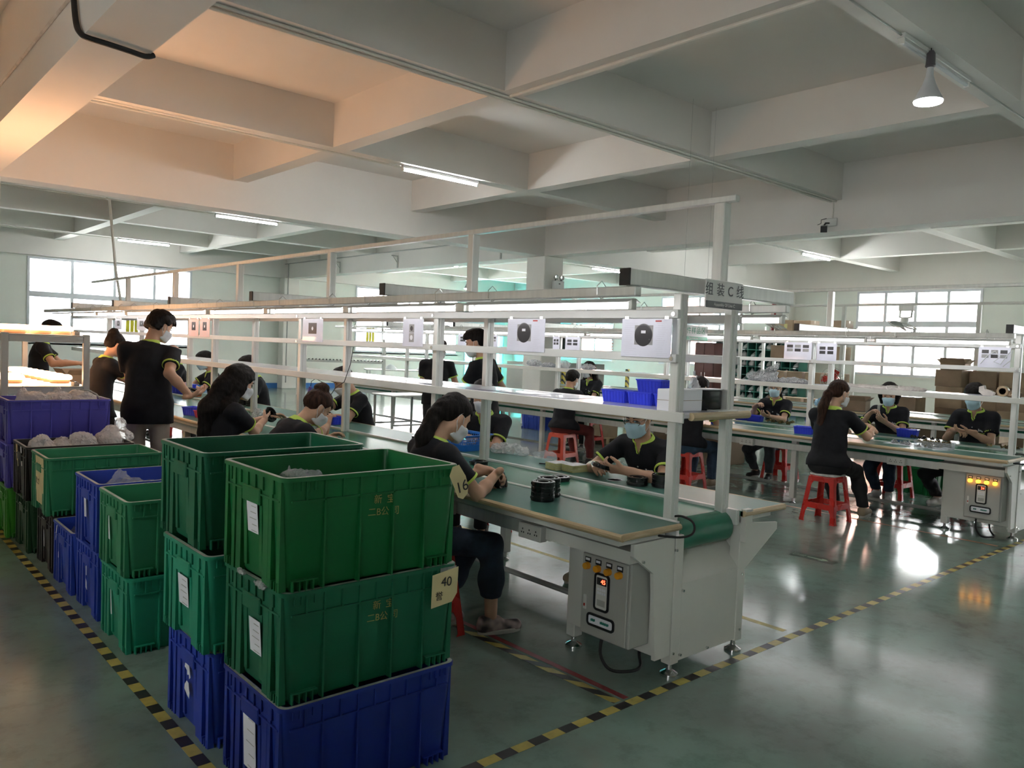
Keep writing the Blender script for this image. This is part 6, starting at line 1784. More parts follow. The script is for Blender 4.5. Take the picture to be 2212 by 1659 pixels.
tag(MB().bbox(8.93, 8.99, 3.02, 3.04, 0.885, 0.90, 0.003).build('small_part', M_black), 'tiny dark part between the hands of the woman with a fringe', 'part')
# bags on the right line's shelf
bag('bag_of_parts', 'upright clear bag of small parts behind another on the right shelf', 'bag of parts', M_parts, [(8.50, 5.12, ZSH+0.05, 0.10, 0.20, 0.07), ((8.50, 5.05, ZSH+0.08), (8.50, 4.90, ZSH+0.20), 0.07, 0.03)], 0.011, 0.016, 14, 0.006, 40, 81, ZSH)
bag('bag_of_parts', 'peaked clear bag of small parts, middle of three on the right shelf', 'bag of parts', M_parts, [(8.38, 4.98, ZSH+0.035, 0.08, 0.17, 0.05), ((8.38, 4.92, ZSH+0.05), (8.38, 4.82, ZSH+0.12), 0.06, 0.02)], 0.011, 0.014, 14, 0.006, 40, 84, ZSH)
bag('bag_of_parts', 'flat clear bag of small parts, right of three on the right shelf', 'bag of parts', M_parts, [(8.36, 4.62, ZSH+0.03, 0.08, 0.20, 0.042)], 0.011, 0.012, 14, 0.006, 40, 87, ZSH)
bag('foam_sheets', 'long low heap of cream foam sheets on the right shelf', 'foam sheets', M_foam, [(8.45, 3.75, ZSH+0.012, 0.12, 0.42, 0.028), (8.45, 3.40, ZSH+0.015, 0.10, 0.20, 0.03), (8.45, 4.12, ZSH+0.02, 0.09, 0.10, 0.035)], 0.011, 0.008, 14, 0.004, 40, 90, ZSH)
tg = thing('tape_dispenser', 'tape gun with a wide brown roll on the right shelf near the end post', 'tape dispenser', (8.42, 2.62, ZSH+0.055), 0.0)
MB().lathe([(0.030, -0.025), (0.05, -0.025), (0.05, 0.025), (0.030, 0.025), (0.030, -0.025)], (0, -0.1, 0), 24, 'x').build('tape_roll', M_tape, tg, True)
MB().prism([(-0.02, -0.05), (0.06, -0.05), (0.10, -0.02), (0.10, 0.03), (0.06, 0.045), (0.05, 0.01), (0.0, 0.0), (-0.03, -0.02)], -0.028, 0.028, 'x').build('frame', M_foam, tg)
bag('brown_paper', 'crumpled brown wrapping beside the tape gun on the right shelf', 'wrapping', M_card, [(8.44, 2.44, ZSH+0.03, 0.06, 0.07, 0.045)], 0.01, 0.012, 16, 0.005, 44, 93, ZSH)
bag('bag_of_parts', 'pale bag of parts left of a row on the far right shelf', 'bag of parts', M_parts, [(8.46, 9.05, ZSH+0.05, 0.10, 0.16, 0.06)], 0.013, 0.014, 14, 0.006, 40, 95, ZSH)
bag('bag_of_parts', 'silver bag of parts in the middle of a row on the far right shelf', 'bag of parts', M_parts, [(8.46, 8.72, ZSH+0.03, 0.10, 0.15, 0.04)], 0.013, 0.014, 14, 0.006, 40, 97, ZSH)
bag('bag_of_parts', 'white peaked bag of parts right of a row on the far right shelf', 'bag of parts', M_milk, [(8.46, 8.42, ZSH+0.05, 0.10, 0.14, 0.07)], 0.013, 0.016, 14, 0.006, 40, 99, ZSH)
bag('bag_of_parts', 'beige bag of parts beside the four-photo sheet on the right shelf', 'bag of parts', M_parts, [(8.46, 7.9, ZSH+0.04, 0.09, 0.14, 0.055)], 0.013, 0.014, 14, 0.006, 40, 101, ZSH)
# ------------------------------------------------------------------ lamp rack with the burning-in lamps
M_warm = emit('burning_lamp_glow', (1.0, 0.52, 0.27), E_WARM, (0.9, 0.8, 0.6))
M_warmbase = mat('lamp_base_copper', (0.34, 0.20, 0.12), 0.4)
rk = thing('lamp_rack', 'long white steel rack with two tiers of glowing round lamps on the left', 'rack', (1.18, 7.72, 0))
for x in (0.02, 0.635):
    for y in (0.02, 2.72):
        MB().bbox(x-0.026, x+0.026, y-0.026, y+0.026, 0, 1.535, 0.004).build('post', M_white, rk)
for z in (1.515, 1.07, 0.6):
    MB().bbox(-0.005, 0.66, -0.005, 2.75, z, z+0.012, 0.003).build('shelf', M_white, rk)
    for y in (-0.002, 2.722): MB().bbox(0.047, 0.608, y, y+0.02, z-0.055, z-0.0005, 0.003).build('shelf_rail', M_white, rk)
    for x in (-0.002, 0.637): MB().bbox(x, x+0.02, 0.047, 2.69, z-0.055, z-0.0005, 0.003).build('shelf_rail', M_white, rk)
lp_used = None
def round_lamp(x, y, z, label, grp):
    global lp_used
    if lp_used is None:
        t = thing('round_lamp', label, 'lamp', (x, y, z), 0, grp)
        MB().lathe([(0.0001, 0), (0.075, 0), (0.083, 0.006), (0.083, 0.032), (0.0001, 0.032)], (0, 0, 0), 24).build('lamp_base', M_warmbase, t, True)
        MB().lathe([(0.092, 0.032), (0.100, 0.035), (0.102, 0.052), (0.096, 0.066), (0.078, 0.076), (0.0001, 0.078)], (0, 0, 0), 24).build('diffuser', M_warm, t, True)
        lp_used = t; return t
    return dup(lp_used, (x, y, z), 0, label, grp)
ORD = ('first', 'second', 'third', 'fourth', 'fifth', 'sixth', 'seventh', 'eighth', 'ninth')
for tier, z, rows in (('top', 1.5275, ((1.31, 'left', 9), (1.52, 'middle', 9), (1.70, 'right', 8))), ('lower', 1.0825, ((1.33, 'left', 2), (1.71, 'right', 8)))):
    for (x, rn, n) in rows:
        for k in range(n):
            y = (7.95 if tier == 'top' else 8.22)+0.215*k+(0.10 if rn == 'middle' else 0.0)
            if tier == 'top' and rn == 'right': y += 0.2
            round_lamp(x-(0.012*k if tier == 'lower' and rn == 'right' else 0), y, z, 'glowing round lamp, %s from the front in the %s row, %s rack tier' % (ORD[k], rn, tier), 'glowing lamps on the %s tier' % tier)
for z, lab in ((1.5275, 'cream terminal block at the right end of the top tier'), (1.0825, 'cream terminal block at the right end of the lower tier')):
    t = thing('terminal_block', lab, 'terminal block', (1.745, 7.80, z))
    MB().bbox(-0.022, 0.022, -0.055, 0.055, 0, 0.03, 0.003).build('block_body', M_foam, t)
    for k in range(4): MB().cyl((0, -0.04+k*0.027, 0.03), (0, -0.04+k*0.027, 0.036), 0.008, n=8).build('terminal_screw', M_black, t, True)
carton('carton', 'open carton before the man behind the lamp rack', 2.30, 2.62, 10.80, 11.15, 0.80, 1.02, M_card, 0.1, False, True)
tb = thing('side_table', 'plain table under the open carton behind the lamp rack', 'table', (2.30, 10.95, 0))
MB().bbox(-0.45, 0.36, -0.35, 0.45, 0.77, 0.80, 0.004).build('tabletop', M_alu, tb)
for x in (-0.40, 0.31):
    for y in (-0.3, 0.4): MB().bbox(x-0.02, x+0.02, y-0.02, y+0.02, 0, 0.77, 0.003).build('leg', M_alu, tb)

# ------------------------------------------------------------------ ceiling fixtures
def ceil_light(lit=True):
    t = thing('ceiling_light', 'x', 'lamp', (0, 0, 0))
    MB().bbox(0, 1.25, -0.03, 0.03, -0.035, 0, 0.004).build('batten', M_white, t)
    MB().cyl((0.02, 0, -0.055), (1.23, 0, -0.055), 0.016, n=10).build('tube', M_ctube if lit else M_maskw, t, True)
    for x in (0.0, 1.23): MB().box(x, x+0.02, -0.02, 0.02, -0.075, -0.0355).build('end_cap', M_socket, t)
    return t
c1 = ceil_light(); first = True
for (x, y, lab) in ((5.72, 8.77, 'lit ceiling tube on the second beam, nearest the camera'), (5.68, 15.03, 'lit ceiling tube left of centre beyond the big girder'), (5.62, 21.2, 'lit ceiling tube nearest the far left window'),
                    (15.9, 8.77, 'lit ceiling tube at the right beyond the camera'), (16.05, 15.03, 'lit ceiling tube right of the column with the emergency light'), (12.6, 18.17, 'lit ceiling tube just left of the column, toward the far wall')):
    if first: c1.location = (x, y, ZB); c1['label'] = lab; first = False
    else: dup(c1, (x, y, ZB), 0, lab)
t = ceil_light(False); t.location = (5.68, 2.48, ZB); t['label'] = 'unlit ceiling tube above the hanging bulb at top right'
def bulb(x, y, z, r, label):
    t = thing('hanging_bulb', label, 'lamp', (x, y, z))
    MB().lathe([(0.0001, 0.36*r/0.1), (0.018, 0.36*r/0.1), (0.030, 0.34*r/0.1), (0.032, 0.27*r/0.1), (0.036, 0.25*r/0.1), (0.024, 0.24*r/0.1), (0.0001, 0.24*r/0.1)], (0, 0, 0), 16).build('lamp_holder', mat('holder_plastic', (0.10, 0.09, 0.10), 0.4), t, True)
    MB().lathe([(0.022, 0.24*r/0.1), (0.026, 0.18*r/0.1), (0.045, 0.12*r/0.1), (0.080*r/0.1, 0.045*r/0.1), (0.097*r/0.1, 0.012*r/0.1), (0.099*r/0.1, 0.0)], (0, 0, 0), 24).build('bulb_neck', M_maskw, t, True)
    MB().lathe([(0.099*r/0.1, 0.0), (0.094*r/0.1, -0.014*r/0.1), (0.06*r/0.1, -0.024*r/0.1), (0.0001, -0.028*r/0.1)], (0, 0, 0), 24).build('bulb_face', emit('lit_bulb', (0.97, 1.0, 0.97), E_BULB), t, True)
    zc_ = (4.39 if False else ZB)-z
    MB().tube([(0, 0, 0.355*r/0.1), (0, 0, zc_)], 0.004, 6).build('flex', M_black, t)
    return t
bulb(6.10, 2.44, 3.49, 0.10, 'lit white bulb hanging under the beam at top right')
bulb(11.0, 14.02, 2.84, 0.10, 'small lit bulb hanging far off beside the second centre post')
# white conduits and trunking under the beams
def conduit(pts, r, label, m=None):
    return tag(MB().tube(pts, r, 8).build('conduit', m or M_pipe, None, True), label, 'conduit')
conduit([(1.70, 5.60, ZB-0.012), (11.04, 5.60, ZB-0.012)], 0.014, 'white conduit, nearer of two running under the beam to the camera')
conduit([(1.70, 5.68, ZB-0.012), (11.04, 5.68, ZB-0.012)], 0.014, 'white conduit, further of two running under the beam to the camera')
conduit([(1.70, 8.77, ZB-0.03), (5.70, 8.77, ZB-0.03)], 0.014, 'white conduit leading to the nearest lit ceiling tube')
conduit([(4.77, 5.56, ZB-0.014), (4.77, 2.55, ZB-0.014)], 0.016, 'white conduit along the beam at top centre')
conduit([(4.77, 2.48, ZB-0.014), (9.5, 2.48, ZB-0.014)], 0.008, 'dark thin conduit along the beam at top right', M_grey)
conduit([(11.04, 5.64, ZB-0.012), (11.04, 5.64, 3.62)], 0.012, 'white conduit dropping to the security camera')
conduit([(1.70, 15.03, ZB-0.02), (5.66, 15.03, ZB-0.02)], 0.014, 'white conduit along the first beam beyond the girder')
conduit([(3.80, 15.0, ZB-0.02), (3.82, 14.9, ZB-0.05), (3.86, 14.6, 2.6), (3.90, 14.35, 1.95)], 0.022, 'white pipe slanting down to the far end of the nearest line')
conduit([(1.70, 21.2, ZB-0.02), (5.6, 21.2, ZB-0.02)], 0.014, 'white conduit along the last beam before the far left window')
conduit([(11.42, 8.77, ZB-0.02), (15.9, 8.77, ZB-0.02)], 0.014, 'white conduit leading to the ceiling tube at the right')
conduit([(11.42, 15.03, ZB-0.02), (16.0, 15.03, ZB-0.02)], 0.014, 'white conduit leading to the tube right of the column')
conduit([(1.28, 2.0, 3.75), (1.272, 2.0, 3.75), (1.272, 9.8, 3.75)], 0.012, 'pale conduit along the side of the big beam at top left', M_foam)
tag(MB().cable([(1.255, 5.84, 4.3), (1.255, 5.82, 4.1), (1.255, 5.80, 3.75), (1.255, 5.72, 3.52), (1.262, 5.63, 3.43), (1.30, 5.60, 3.406), (1.40, 5.61, 3.404), (1.55, 5.64, 3.404), (1.66, 5.67, 3.406), (1.715, 5.68, 3.43)], 0.018, 10, 4).build('black_cable', M_rubber, None, True), 'thick black cable bent under the big beam at top left', 'cable')
# brackets and line along the middle girder
tag(MB().tube([(11.0, 12.1, 3.86), (11.0, 23.3, 3.86)], 0.015, 8).build('cable_run', M_grey, None, True), 'grey pipe along the girder left of the column', 'pipe')
for k, y in enumerate((13.0, 17.0, 19.9)):
    b = thing('wall_bracket', ('small steel bracket on the girder nearest the column', 'small steel bracket in the middle of the girder', 'small steel bracket on the girder toward the far wall')[k], 'bracket', (11.045, y, 3.60))
    MB().box(-0.012, 0, -0.02, 0.02, -0.15, 0.16).build('bracket_plate', M_boxgrey, b); MB().box(-0.18, -0.012, -0.015, 0.015, 0.13, 0.155).build('bracket_arm', M_boxgrey, b)
    MB().tube([(-0.012, 0, -0.02), (-0.14, 0, 0.13)], 0.008, 6).build('bracket_brace', M_boxgrey, b)
conduit([(10.95, 22.9, 0.2), (10.95, 22.9, 3.84), (11.0, 22.9, 3.86)], 0.02, 'grey downpipe beside the pilaster on the far wall', M_grey)
# security camera
sc_ = thing('security_camera', 'white bullet camera with black face on the girder', 'camera', (11.045, 5.66, 3.50))
MB().bbox(-0.02, 0, -0.10, 0.10, 0.0, 0.12, 0.01).build('mount_plate', M_white, sc_)
MB().tube([(-0.02, 0.02, 0.05), (-0.10, 0.03, 0.04), (-0.14, 0.03, 0.0)], 0.012, 8).build('mount_arm', M_black, sc_, True)
R3 = Matrix.Rotation(math.radians(205), 3, 'Z') @ Matrix.Rotation(math.radians(14), 3, 'Y')
MB().cbox((-0.15, 0.02, -0.045), (0.20, 0.085, 0.085), R3).build('camera_body', M_white, sc_)
MB().cbox(Vector((-0.15, 0.02, -0.045)) + R3 @ Vector((0.102, 0, 0)), (0.008, 0.09, 0.09), R3).build('camera_face', M_black, sc_)
MB().tube([(-0.02, 0.06, 0.12), (-0.06, 0.12, 0.10), (-0.10, 0.10, 0.04), (-0.08, 0.16, 0.03)], 0.005, 6).build('pigtail_cable', M_black, sc_, True)
# emergency light on the column
el = thing('emergency_light', 'white twin-head emergency light on the column', 'emergency light', (11.34, 11.54, 2.93))
MB().bbox(-0.16, 0.14, -0.06, 0.0, -0.15, 0.02, 0.008).build('lamp_case', M_white, el)
for x in (-0.09, 0.07):
    MB().lathe([(0.0001, 0.0), (0.03, 0.0), (0.05, -0.05), (0.055, -0.07), (0.05, -0.072), (0.0001, -0.06)], (x, 0, 0.085), 16, 'y').build('lamp_head', M_chrome, el, True)
    MB().cyl((x, -0.03, 0.02), (x, -0.03, 0.05), 0.012, n=8).build('head_stem', M_black, el)
MB().box(-0.02, 0.02, -0.0625, -0.0602, -0.05, -0.03).build('indicator', M_black, el)

# ------------------------------------------------------------------ floor markings
def stripe_mat(name, axis, pitch, duty, c1, c2, slant=0.0):
    m, nt, N, L, b = _nt(name)
    tc = N.new('ShaderNodeTexCoord'); sp = N.new('ShaderNodeSeparateXYZ'); L.new(tc.outputs['Object'], sp.inputs[0])
    a, o = ('X', 'Y') if axis == 'x' else ('Y', 'X')
    ma = N.new('ShaderNodeMath'); ma.operation = 'MULTIPLY_ADD'; ma.inputs[1].default_value = slant
    L.new(sp.outputs[o], ma.inputs[0]); L.new(sp.outputs[a], ma.inputs[2])
    d = N.new('ShaderNodeMath'); d.operation = 'DIVIDE'; d.inputs[1].default_value = pitch; L.new(ma.outputs[0], d.inputs[0])
    fr = N.new('ShaderNodeMath'); fr.operation = 'FRACT'; L.new(d.outputs[0], fr.inputs[0])
    gt = N.new('ShaderNodeMath'); gt.operation = 'GREATER_THAN'; gt.inputs[1].default_value = duty; L.new(fr.outputs[0], gt.inputs[0])
    mx = N.new('ShaderNodeMix'); mx.data_type = 'RGBA'; mx.inputs[6].default_value = (*c1, 1); mx.inputs[7].default_value = (*c2, 1); L.new(gt.outputs[0], mx.inputs[0])
    nz = N.new('ShaderNodeTexNoise'); nz.inputs['Scale'].default_value = 18; L.new(tc.outputs['Object'], nz.inputs['Vector'])
    rp = N.new('ShaderNodeValToRGB'); rp.color_ramp.elements[0].position = 0.3; rp.color_ramp.elements[0].color = (0.6, 0.6, 0.58, 1); rp.color_ramp.elements[1].position = 0.55; rp.color_ramp.elements[1].color = (1, 1, 1, 1)
    L.new(nz.outputs['Fac'], rp.inputs[0])
    m2 = N.new('ShaderNodeMix'); m2.data_type = 'RGBA'; m2.blend_type = 'MULTIPLY'; m2.inputs[0].default_value = 0.6
    L.new(mx.outputs[2], m2.inputs[6]); L.new(rp.outputs[0], m2.inputs[7]); L.new(m2.outputs[2], b.inputs['Base Color'])
    b.inputs['Roughness'].default_value = 0.35
    return m
YEL, BLK = (0.50, 0.42, 0.10), (0.022, 0.022, 0.024)
def floor_tape(label, x0, x1, y0, y1, m, z=0.0008):
    return tag(MB().box(x0, x1, y0, y1, 0.0001, z).build('floor_tape', m), label, 'floor tape')
floor_tape('black and yellow striped tape running under the line ends across the floor', 1.03, 12.0, 2.205, 2.255, stripe_mat('tape_x', 'x', 0.172, 0.52, YEL, BLK))
floor_tape('black and yellow striped tape along the left side of the crates', 1.055, 1.105, 2.2, 9.5, stripe_mat('tape_y', 'y', 0.172, 0.52, YEL, BLK), 0.0009)
floor_tape('slant-striped tape on the floor beside the red strip by the sneakers', 2.695, 2.745, 2.27, 5.2, stripe_mat('tape_slant', 'y', 0.20, 0.5, YEL, BLK, 1.6))
floor_tape('dull red tape beside the slant-striped tape under the nearest line', 2.765, 2.80, 2.27, 5.2, mat('red_tape', (0.24, 0.012, 0.015), 0.4, var=0.15, scale=12))
M_ytape = mat('worn_yellow_tape', (0.50, 0.44, 0.16), 0.4, var=0.2, scale=14)
floor_tape('worn yellow tape on the floor beyond the drive end of the nearest line', 4.20, 4.245, 2.30, 9.0, M_ytape)
floor_tape('yellow and red tape along the floor under the right control box', 7.80, 7.84, 2.30, 6.5, mat('orange_tape', (0.34, 0.14, 0.06), 0.4, var=0.3, scale=9))
fs = thing('floor_arrow_sign', 'dark green exit arrow plate stuck on the floor between the lines', 'floor sign', (5.965, 3.04, 0))
MB().box(-0.065, 0.065, -0.19, 0.19, 0.0002, 0.001).build('plate', mat('exit_plate', (0.02, 0.05, 0.035), 0.4), fs)
M_exit = mat('exit_pale', (0.30, 0.42, 0.30), 0.5)
MB()._add([(-0.012, 0.05, 0.0012), (0.012, 0.05, 0.0012), (0.012, -0.07, 0.0012), (0.035, -0.05, 0.0012), (0.035, -0.085, 0.0012), (0, -0.125, 0.0012), (-0.035, -0.085, 0.0012), (-0.035, -0.05, 0.0012), (-0.012, -0.07, 0.0012)], [tuple(range(9))]).build('arrow', M_exit, fs)
text('exit_word', '出口', 0.055, M_exit, fs, (0, 0.12, 0.0012), (0, 0, PI/2), 0.0002)

# ------------------------------------------------------------------ beyond the right-hand line
gc = crate((9.98, 3.60, 0), 'green', 'green crate on the floor beyond the right line, under the table', Hh=0.42, rim=False)
bag('white_bag', 'white plastic heaped in the green crate beyond the right line', 'plastic bag', M_milk, [(10.32, 3.84, 0.38, 0.22, 0.16, 0.08)], 0.012, 0.014, 12, 0.006, 40, 111, clip=in_crate(gc, 0))
bl = crate((10.45, 10.9, 0), 'blue', 'bright blue crate on the floor beyond the right line, left of the maroon trousers', L=0.8, W=0.62, Hh=0.34, rim=False)
bag('white_bag', 'white wrapping on top of the blue crate beyond the right line', 'plastic bag', M_milk, [(10.85, 11.2, 0.32, 0.26, 0.2, 0.05)], 0.013, 0.012, 12, 0.006, 40, 113, clip=in_crate(bl, 0, 0.8, 0.62))
pa = thing('pallet', 'small wooden pallet on the floor under the right line', 'pallet', (10.1, 9.2, 0))
for k in range(4): MB().box(-0.4, 0.4, -0.3+k*0.17, -0.2+k*0.17, 0.09, 0.11).build('slat', M_wood, pa)
for k in range(3): MB().box(-0.4+k*0.36, -0.32+k*0.36, -0.3, 0.31, 0, 0.0899).build('bearer', M_wood, pa)
carton('carton', 'carton standing on the small pallet', 9.8, 10.4, 8.95, 9.45, 0.11, 0.45, M_card)
carton('carton', 'long open carton on the floor right of the maroon trousers', 9.6, 10.3, 6.4, 7.6, 0.0, 0.42, M_cardd, 0.05, False, True)
# carton stacks before the right wall
rs = random.Random(5)
k_ = 0
def cstack(x, y, w, d, heights, nm):
    z = 0.0
    for i, h_ in enumerate(heights):
        ox, oy = rs.uniform(-.02, .02), rs.uniform(-.02, .02)
        carton('carton', 'brown carton, %s up in %s' % (('first', 'second', 'third', 'fourth', 'fifth')[i], nm), x-w/2+ox, x+w/2+ox, y-d/2+oy, y+d/2+oy, z, z+h_, (M_card, M_cardd)[(i+int(y*3)) % 2], rs.uniform(-.04, .04), True, False, 'carton stacks by the right wall')
        z += h_+0.001
    return z
cstack(15.4, 5.40, 0.48, 0.44, (0.40, 0.40, 0.38, 0.30), 'the tall stack left of the white post')
cstack(15.6, 4.90, 0.50, 0.44, (0.40, 0.42, 0.36, 0.30), 'the stack right of the white post')
cstack(15.4, 4.40, 0.48, 0.44, (0.42, 0.40, 0.40, 0.26), 'the stack behind the fringed woman')
cstack(15.5, 3.92, 0.48, 0.42, (0.40, 0.40, 0.38, 0.30), 'the stack at the picture edge')
cstack(14.8, 5.95, 0.46, 0.46, (0.34, 0.30, 0.32), 'the low stack behind the bobbed hair')
cstack(14.8, 6.50, 0.50, 0.48, (0.34, 0.26), 'the low stack beside the red fan')
cstack(14.3, 5.2, 0.5, 0.6, (0.36, 0.32), 'the front low stack before the tall ones')
cstack(14.3, 4.5, 0.5, 0.6, (0.36, 0.34), 'the front low stack at the right')
carton('carton', 'open carton on the tall stack with flaps up against the window', 15.2, 15.62, 5.2, 5.6, 1.485, 1.60, M_cardd, 0.1, False, True)
carton('carton', 'small open carton behind the bobbed woman on the empty line', 12.60, 12.92, 5.75, 6.1, 0.7655, 0.93, M_cardd, 0.2, False, True)
o = bag('blue_wrap', 'pale blue wrapping beside the small open carton', 'wrapping', mat('pale_blue_wrap', (0.25, 0.45, 0.62), 0.5, bump=0.3, bscale=40), [(12.75, 6.45, 0.85, 0.13, 0.2, 0.10)], 0.014, 0.015, 10, 0.006, 36, 117, 0.7655)
for k, (y, lab) in enumerate(((4.95, 'thin white board leaning out over the low stacks'), )):
    o = MB().bbox(-0.30, 0.30, -0.55, 0.55, 0, 0.015, 0.002).build('white_board', M_shelftop, None, False, (14.1, y, 0.705), 0.05); tag(o, lab, 'board')
o = MB().bbox(-0.22, 0.22, -0.28, 0.28, 0, 0.012, 0.002).build('white_board', M_shelftop, None, False, (14.82, 5.99, 0.9635), 0.1); tag(o, 'pale foam sheet on the low stack by the window', 'foam sheet')
# post frame with wall fans
fr = thing('fan_frame', 'grey steel post frame carrying two fans before the right windows', 'frame', (16.0, 0, 0))
MB().bbox(-0.03, 0.03, 3.4, 12.2, 2.69, 2.74, 0.004).build('rail', M_steelw, fr)
for y in (3.5, 5.26, 7.80, 10.2, 12.1): MB().bbox(-0.035, 0.035, y-0.035, y+0.035, 0, 2.69, 0.004).build('post', M_steelw, fr)
def wall_fan(y, label, a):
    t = thing('wall_fan', label, 'fan', (15.93, y, 2.30))
    MB().bbox(-0.05, 0.03, -0.14, 0.14, 0.28, 0.388, 0.006).build('bracket_plate', M_alu, t)
    for s_ in (-1, 1): MB().tube([(-0.02, s_*0.11, 0.30), (-0.05, s_*0.11, 0.16), (-0.05, s_*0.03, 0.14)], 0.02, 8).build('bracket_arm', M_alu, t, True)
    MB().lathe([(0.0001, 0.16), (0.05, 0.155), (0.075, 0.11), (0.07, 0.05), (0.03, 0.02), (0.0001, 0.02)], (-0.08, 0, 0), 16).build('motor', M_alu, t, True)
    Rm = Matrix.Rotation(a, 3, 'X') @ Matrix.Rotation(0.25, 3, 'Y')
    g = MB(); c0 = Vector((-0.10, 0, -0.03))
    for rr, zz in ((0.30, 0.0), (0.22, 0.035), (0.22, -0.035), (0.10, 0.045), (0.10, -0.045)):
        g.tube([c0 + Rm @ Vector((rr*math.cos(2*PI*k/24), rr*math.sin(2*PI*k/24), zz)) for k in range(25)], 0.004, 5)
    for k in range(16):
        t_ = 2*PI*k/16; u = Vector((math.cos(t_), math.sin(t_), 0))
        for s_ in (-1, 1): g.tube([c0 + Rm @ (u*0.05+Vector((0, 0, 0.045*s_))), c0 + Rm @ (u*0.22+Vector((0, 0, 0.035*s_))), c0 + Rm @ (u*0.30)], 0.003, 4)
    g.build('guard', M_boxgrey, t, True)
    for k in range(3):
        t_ = 2*PI*k/3+0.4; b = MB(); vs = []
        for (rr, w, tw) in ((0.03, 0.03, 0.5), (0.14, 0.075, 0.35), (0.25, 0.08, 0.25), (0.28, 0.04, 0.2)):
            for sg in (-1, 1):
                u = Vector((math.cos(t_), math.sin(t_), 0)); v = Vector((-math.sin(t_), math.cos(t_), 0))
                vs.append(c0 + Rm @ (u*rr + v*sg*w + Vector((0, 0, sg*w*tw))))
        n0 = len(vs); vs += [p + Rm @ Vector((0, 0, 0.004)) for p in vs]
        fs_ = [(2*i, 2*i+1, 2*i+3, 2*i+2) for i in range(3)] + [(n0+2*i, n0+2*i+2, n0+2*i+3, n0+2*i+1) for i in range(3)]
        edge = [0, 2, 4, 6, 7, 5, 3, 1]
        fs_ += [(edge[i], edge[(i+1) % 8], n0+edge[(i+1) % 8], n0+edge[i]) for i in range(8)]
        b._add(vs, fs_); b.build('blade', M_grey, t, True)
    return t
wall_fan(6.52, 'grey wall fan hanging in front of the right window', 0.25)
wall_fan(9.25, 'grey wall fan beside the line C sign, left of the brown cartons', 0.3)
# high shelf with cartons
rk2 = thing('storage_rack', 'beige storage rack before the right wall with cartons on top', 'rack', (17.2, 8.2, 0))
for x in (-0.25, 0.25):
    for y in (0.02, 1.98): MB().bbox(x-0.03, x+0.03, y-0.03, y+0.03, 0, 2.3, 0.004).build('post', M_alu, rk2)
for z in (0.3, 0.9, 1.5, 2.16): MB().bbox(-0.3, 0.3, -0.02, 2.02, z, z+0.03, 0.004).build('shelf', M_alu, rk2)
carton('carton', 'brown carton with a yellow label, left of three on the storage rack', 17.0, 17.4, 9.50, 9.95, 2.19, 2.46, M_card, 0.05)
tag(MB().box(16.985, 16.9915, 9.62, 9.70, 2.27, 2.37).build('paper_label', M_yel), 'yellow label on the left rack carton', 'label')
carton('carton', 'brown carton in the middle of three on the storage rack', 17.0, 17.4, 9.05, 9.47, 2.19, 2.45, M_card, -0.04)
carton('carton', 'brown carton right of three on the storage rack', 17.0, 17.4, 8.25, 8.68, 2.19, 2.45, M_cardd, 0.03)
for i, z in enumerate((0.33, 0.93, 1.53)):
    for j in range(4): carton('carton', 'carton on the %s shelf of the storage rack, %s from its near end' % (('lowest', 'second', 'third')[i], ('first', 'second', 'third', 'fourth')[j]), 16.98, 17.42, 8.28+j*0.45, 8.66+j*0.45, z, z+0.34, (M_card, M_cardd)[(i+j) % 2], 0, True, False, 'cartons inside the storage rack')
# green compartment rack with bagged parts
M_grack = mat('green_rack', (0.02, 0.13, 0.10), 0.45)
gr = thing('compartment_rack', 'dark green compartment rack of bagged parts by the right wall', 'rack', (19.7, 10.75, 0))
ny_, nz_ = 10, 7; cw, ch, z0_ = 0.262, 0.235, 0.36
MB().box(0.42, 0.44, 0, ny_*cw, z0_, z0_+nz_*ch).build('back_panel', M_grack, gr)
for k in range(ny_+1): MB().box(0, 0.42, k*cw-0.012, k*cw+0.012, 0.0 if k in (0, ny_) else z0_, z0_+nz_*ch).build('divider', M_grack, gr)
for k in range(nz_+1): MB().box(-0.006, 0.42, 0.0121, ny_*cw-0.0121, z0_+k*ch-0.012, z0_+k*ch+0.012).build('shelf', M_grack, gr)
for k in range(nz_):
    for j in range(ny_):
        if (j*7+k*3) % 2 == 0: MB().box(-0.009, -0.0065, j*cw+0.09, j*cw+0.17, z0_+k*ch-0.011, z0_+k*ch+0.011).build('shelf_label', M_paper, gr)
ORDC = ('one', 'two', 'three', 'four', 'five', 'six', 'seven', 'eight', 'nine', 'ten')
protos = []
for k in range(4):
    protos.append(None)
i_ = 0
M_bagd = thin('dull_bag', (0.42, 0.42, 0.42), 0.75, 0.25, 0.9, 30)
for k in range(nz_):
    for j in range(ny_):
        i_ += 1
        if (j*5+k*11) % 7 == 0: continue
        q_ = (j*3+k) % 4
        loc_ = (19.80, 10.75+(j+0.5)*cw, z0_+k*ch+0.0125)
        if protos[q_] is None:
            F = Field((-0.14, -0.14, -0.02), (0.14, 0.14, 0.25), 0.02)
            F.ell((0, 0.01*(q_-1), 0.05), (0.09, 0.10, 0.06+0.012*q_), 0.04); F.cap((0, 0, 0.09), (0, 0.03*(q_-1.5), 0.15+0.01*q_), 0.05, 0.02, 0.03)
            F.noise(0.02, 16, q_); F.F = np.maximum(F.F, 0.001-F.pts()[..., 2])
            F.F = np.maximum(F.F, np.abs(F.pts()[..., 1])-0.112)
            o = mesh_from([F.mesh()], 'bagged_parts', M_bagd if q_ != 2 else M_milk); o.location = loc_; protos[q_] = o
            tag(o, 'plastic bag of parts in a compartment of the dark green rack', 'bag of parts', 'bags in the green compartment rack')
        else:
            o = protos[q_].copy(); COL.objects.link(o); o.location = loc_
        o['label'] = 'bagged parts in the green rack, row %s from bottom, column %s from near end' % (ORDC[k], ORDC[j])
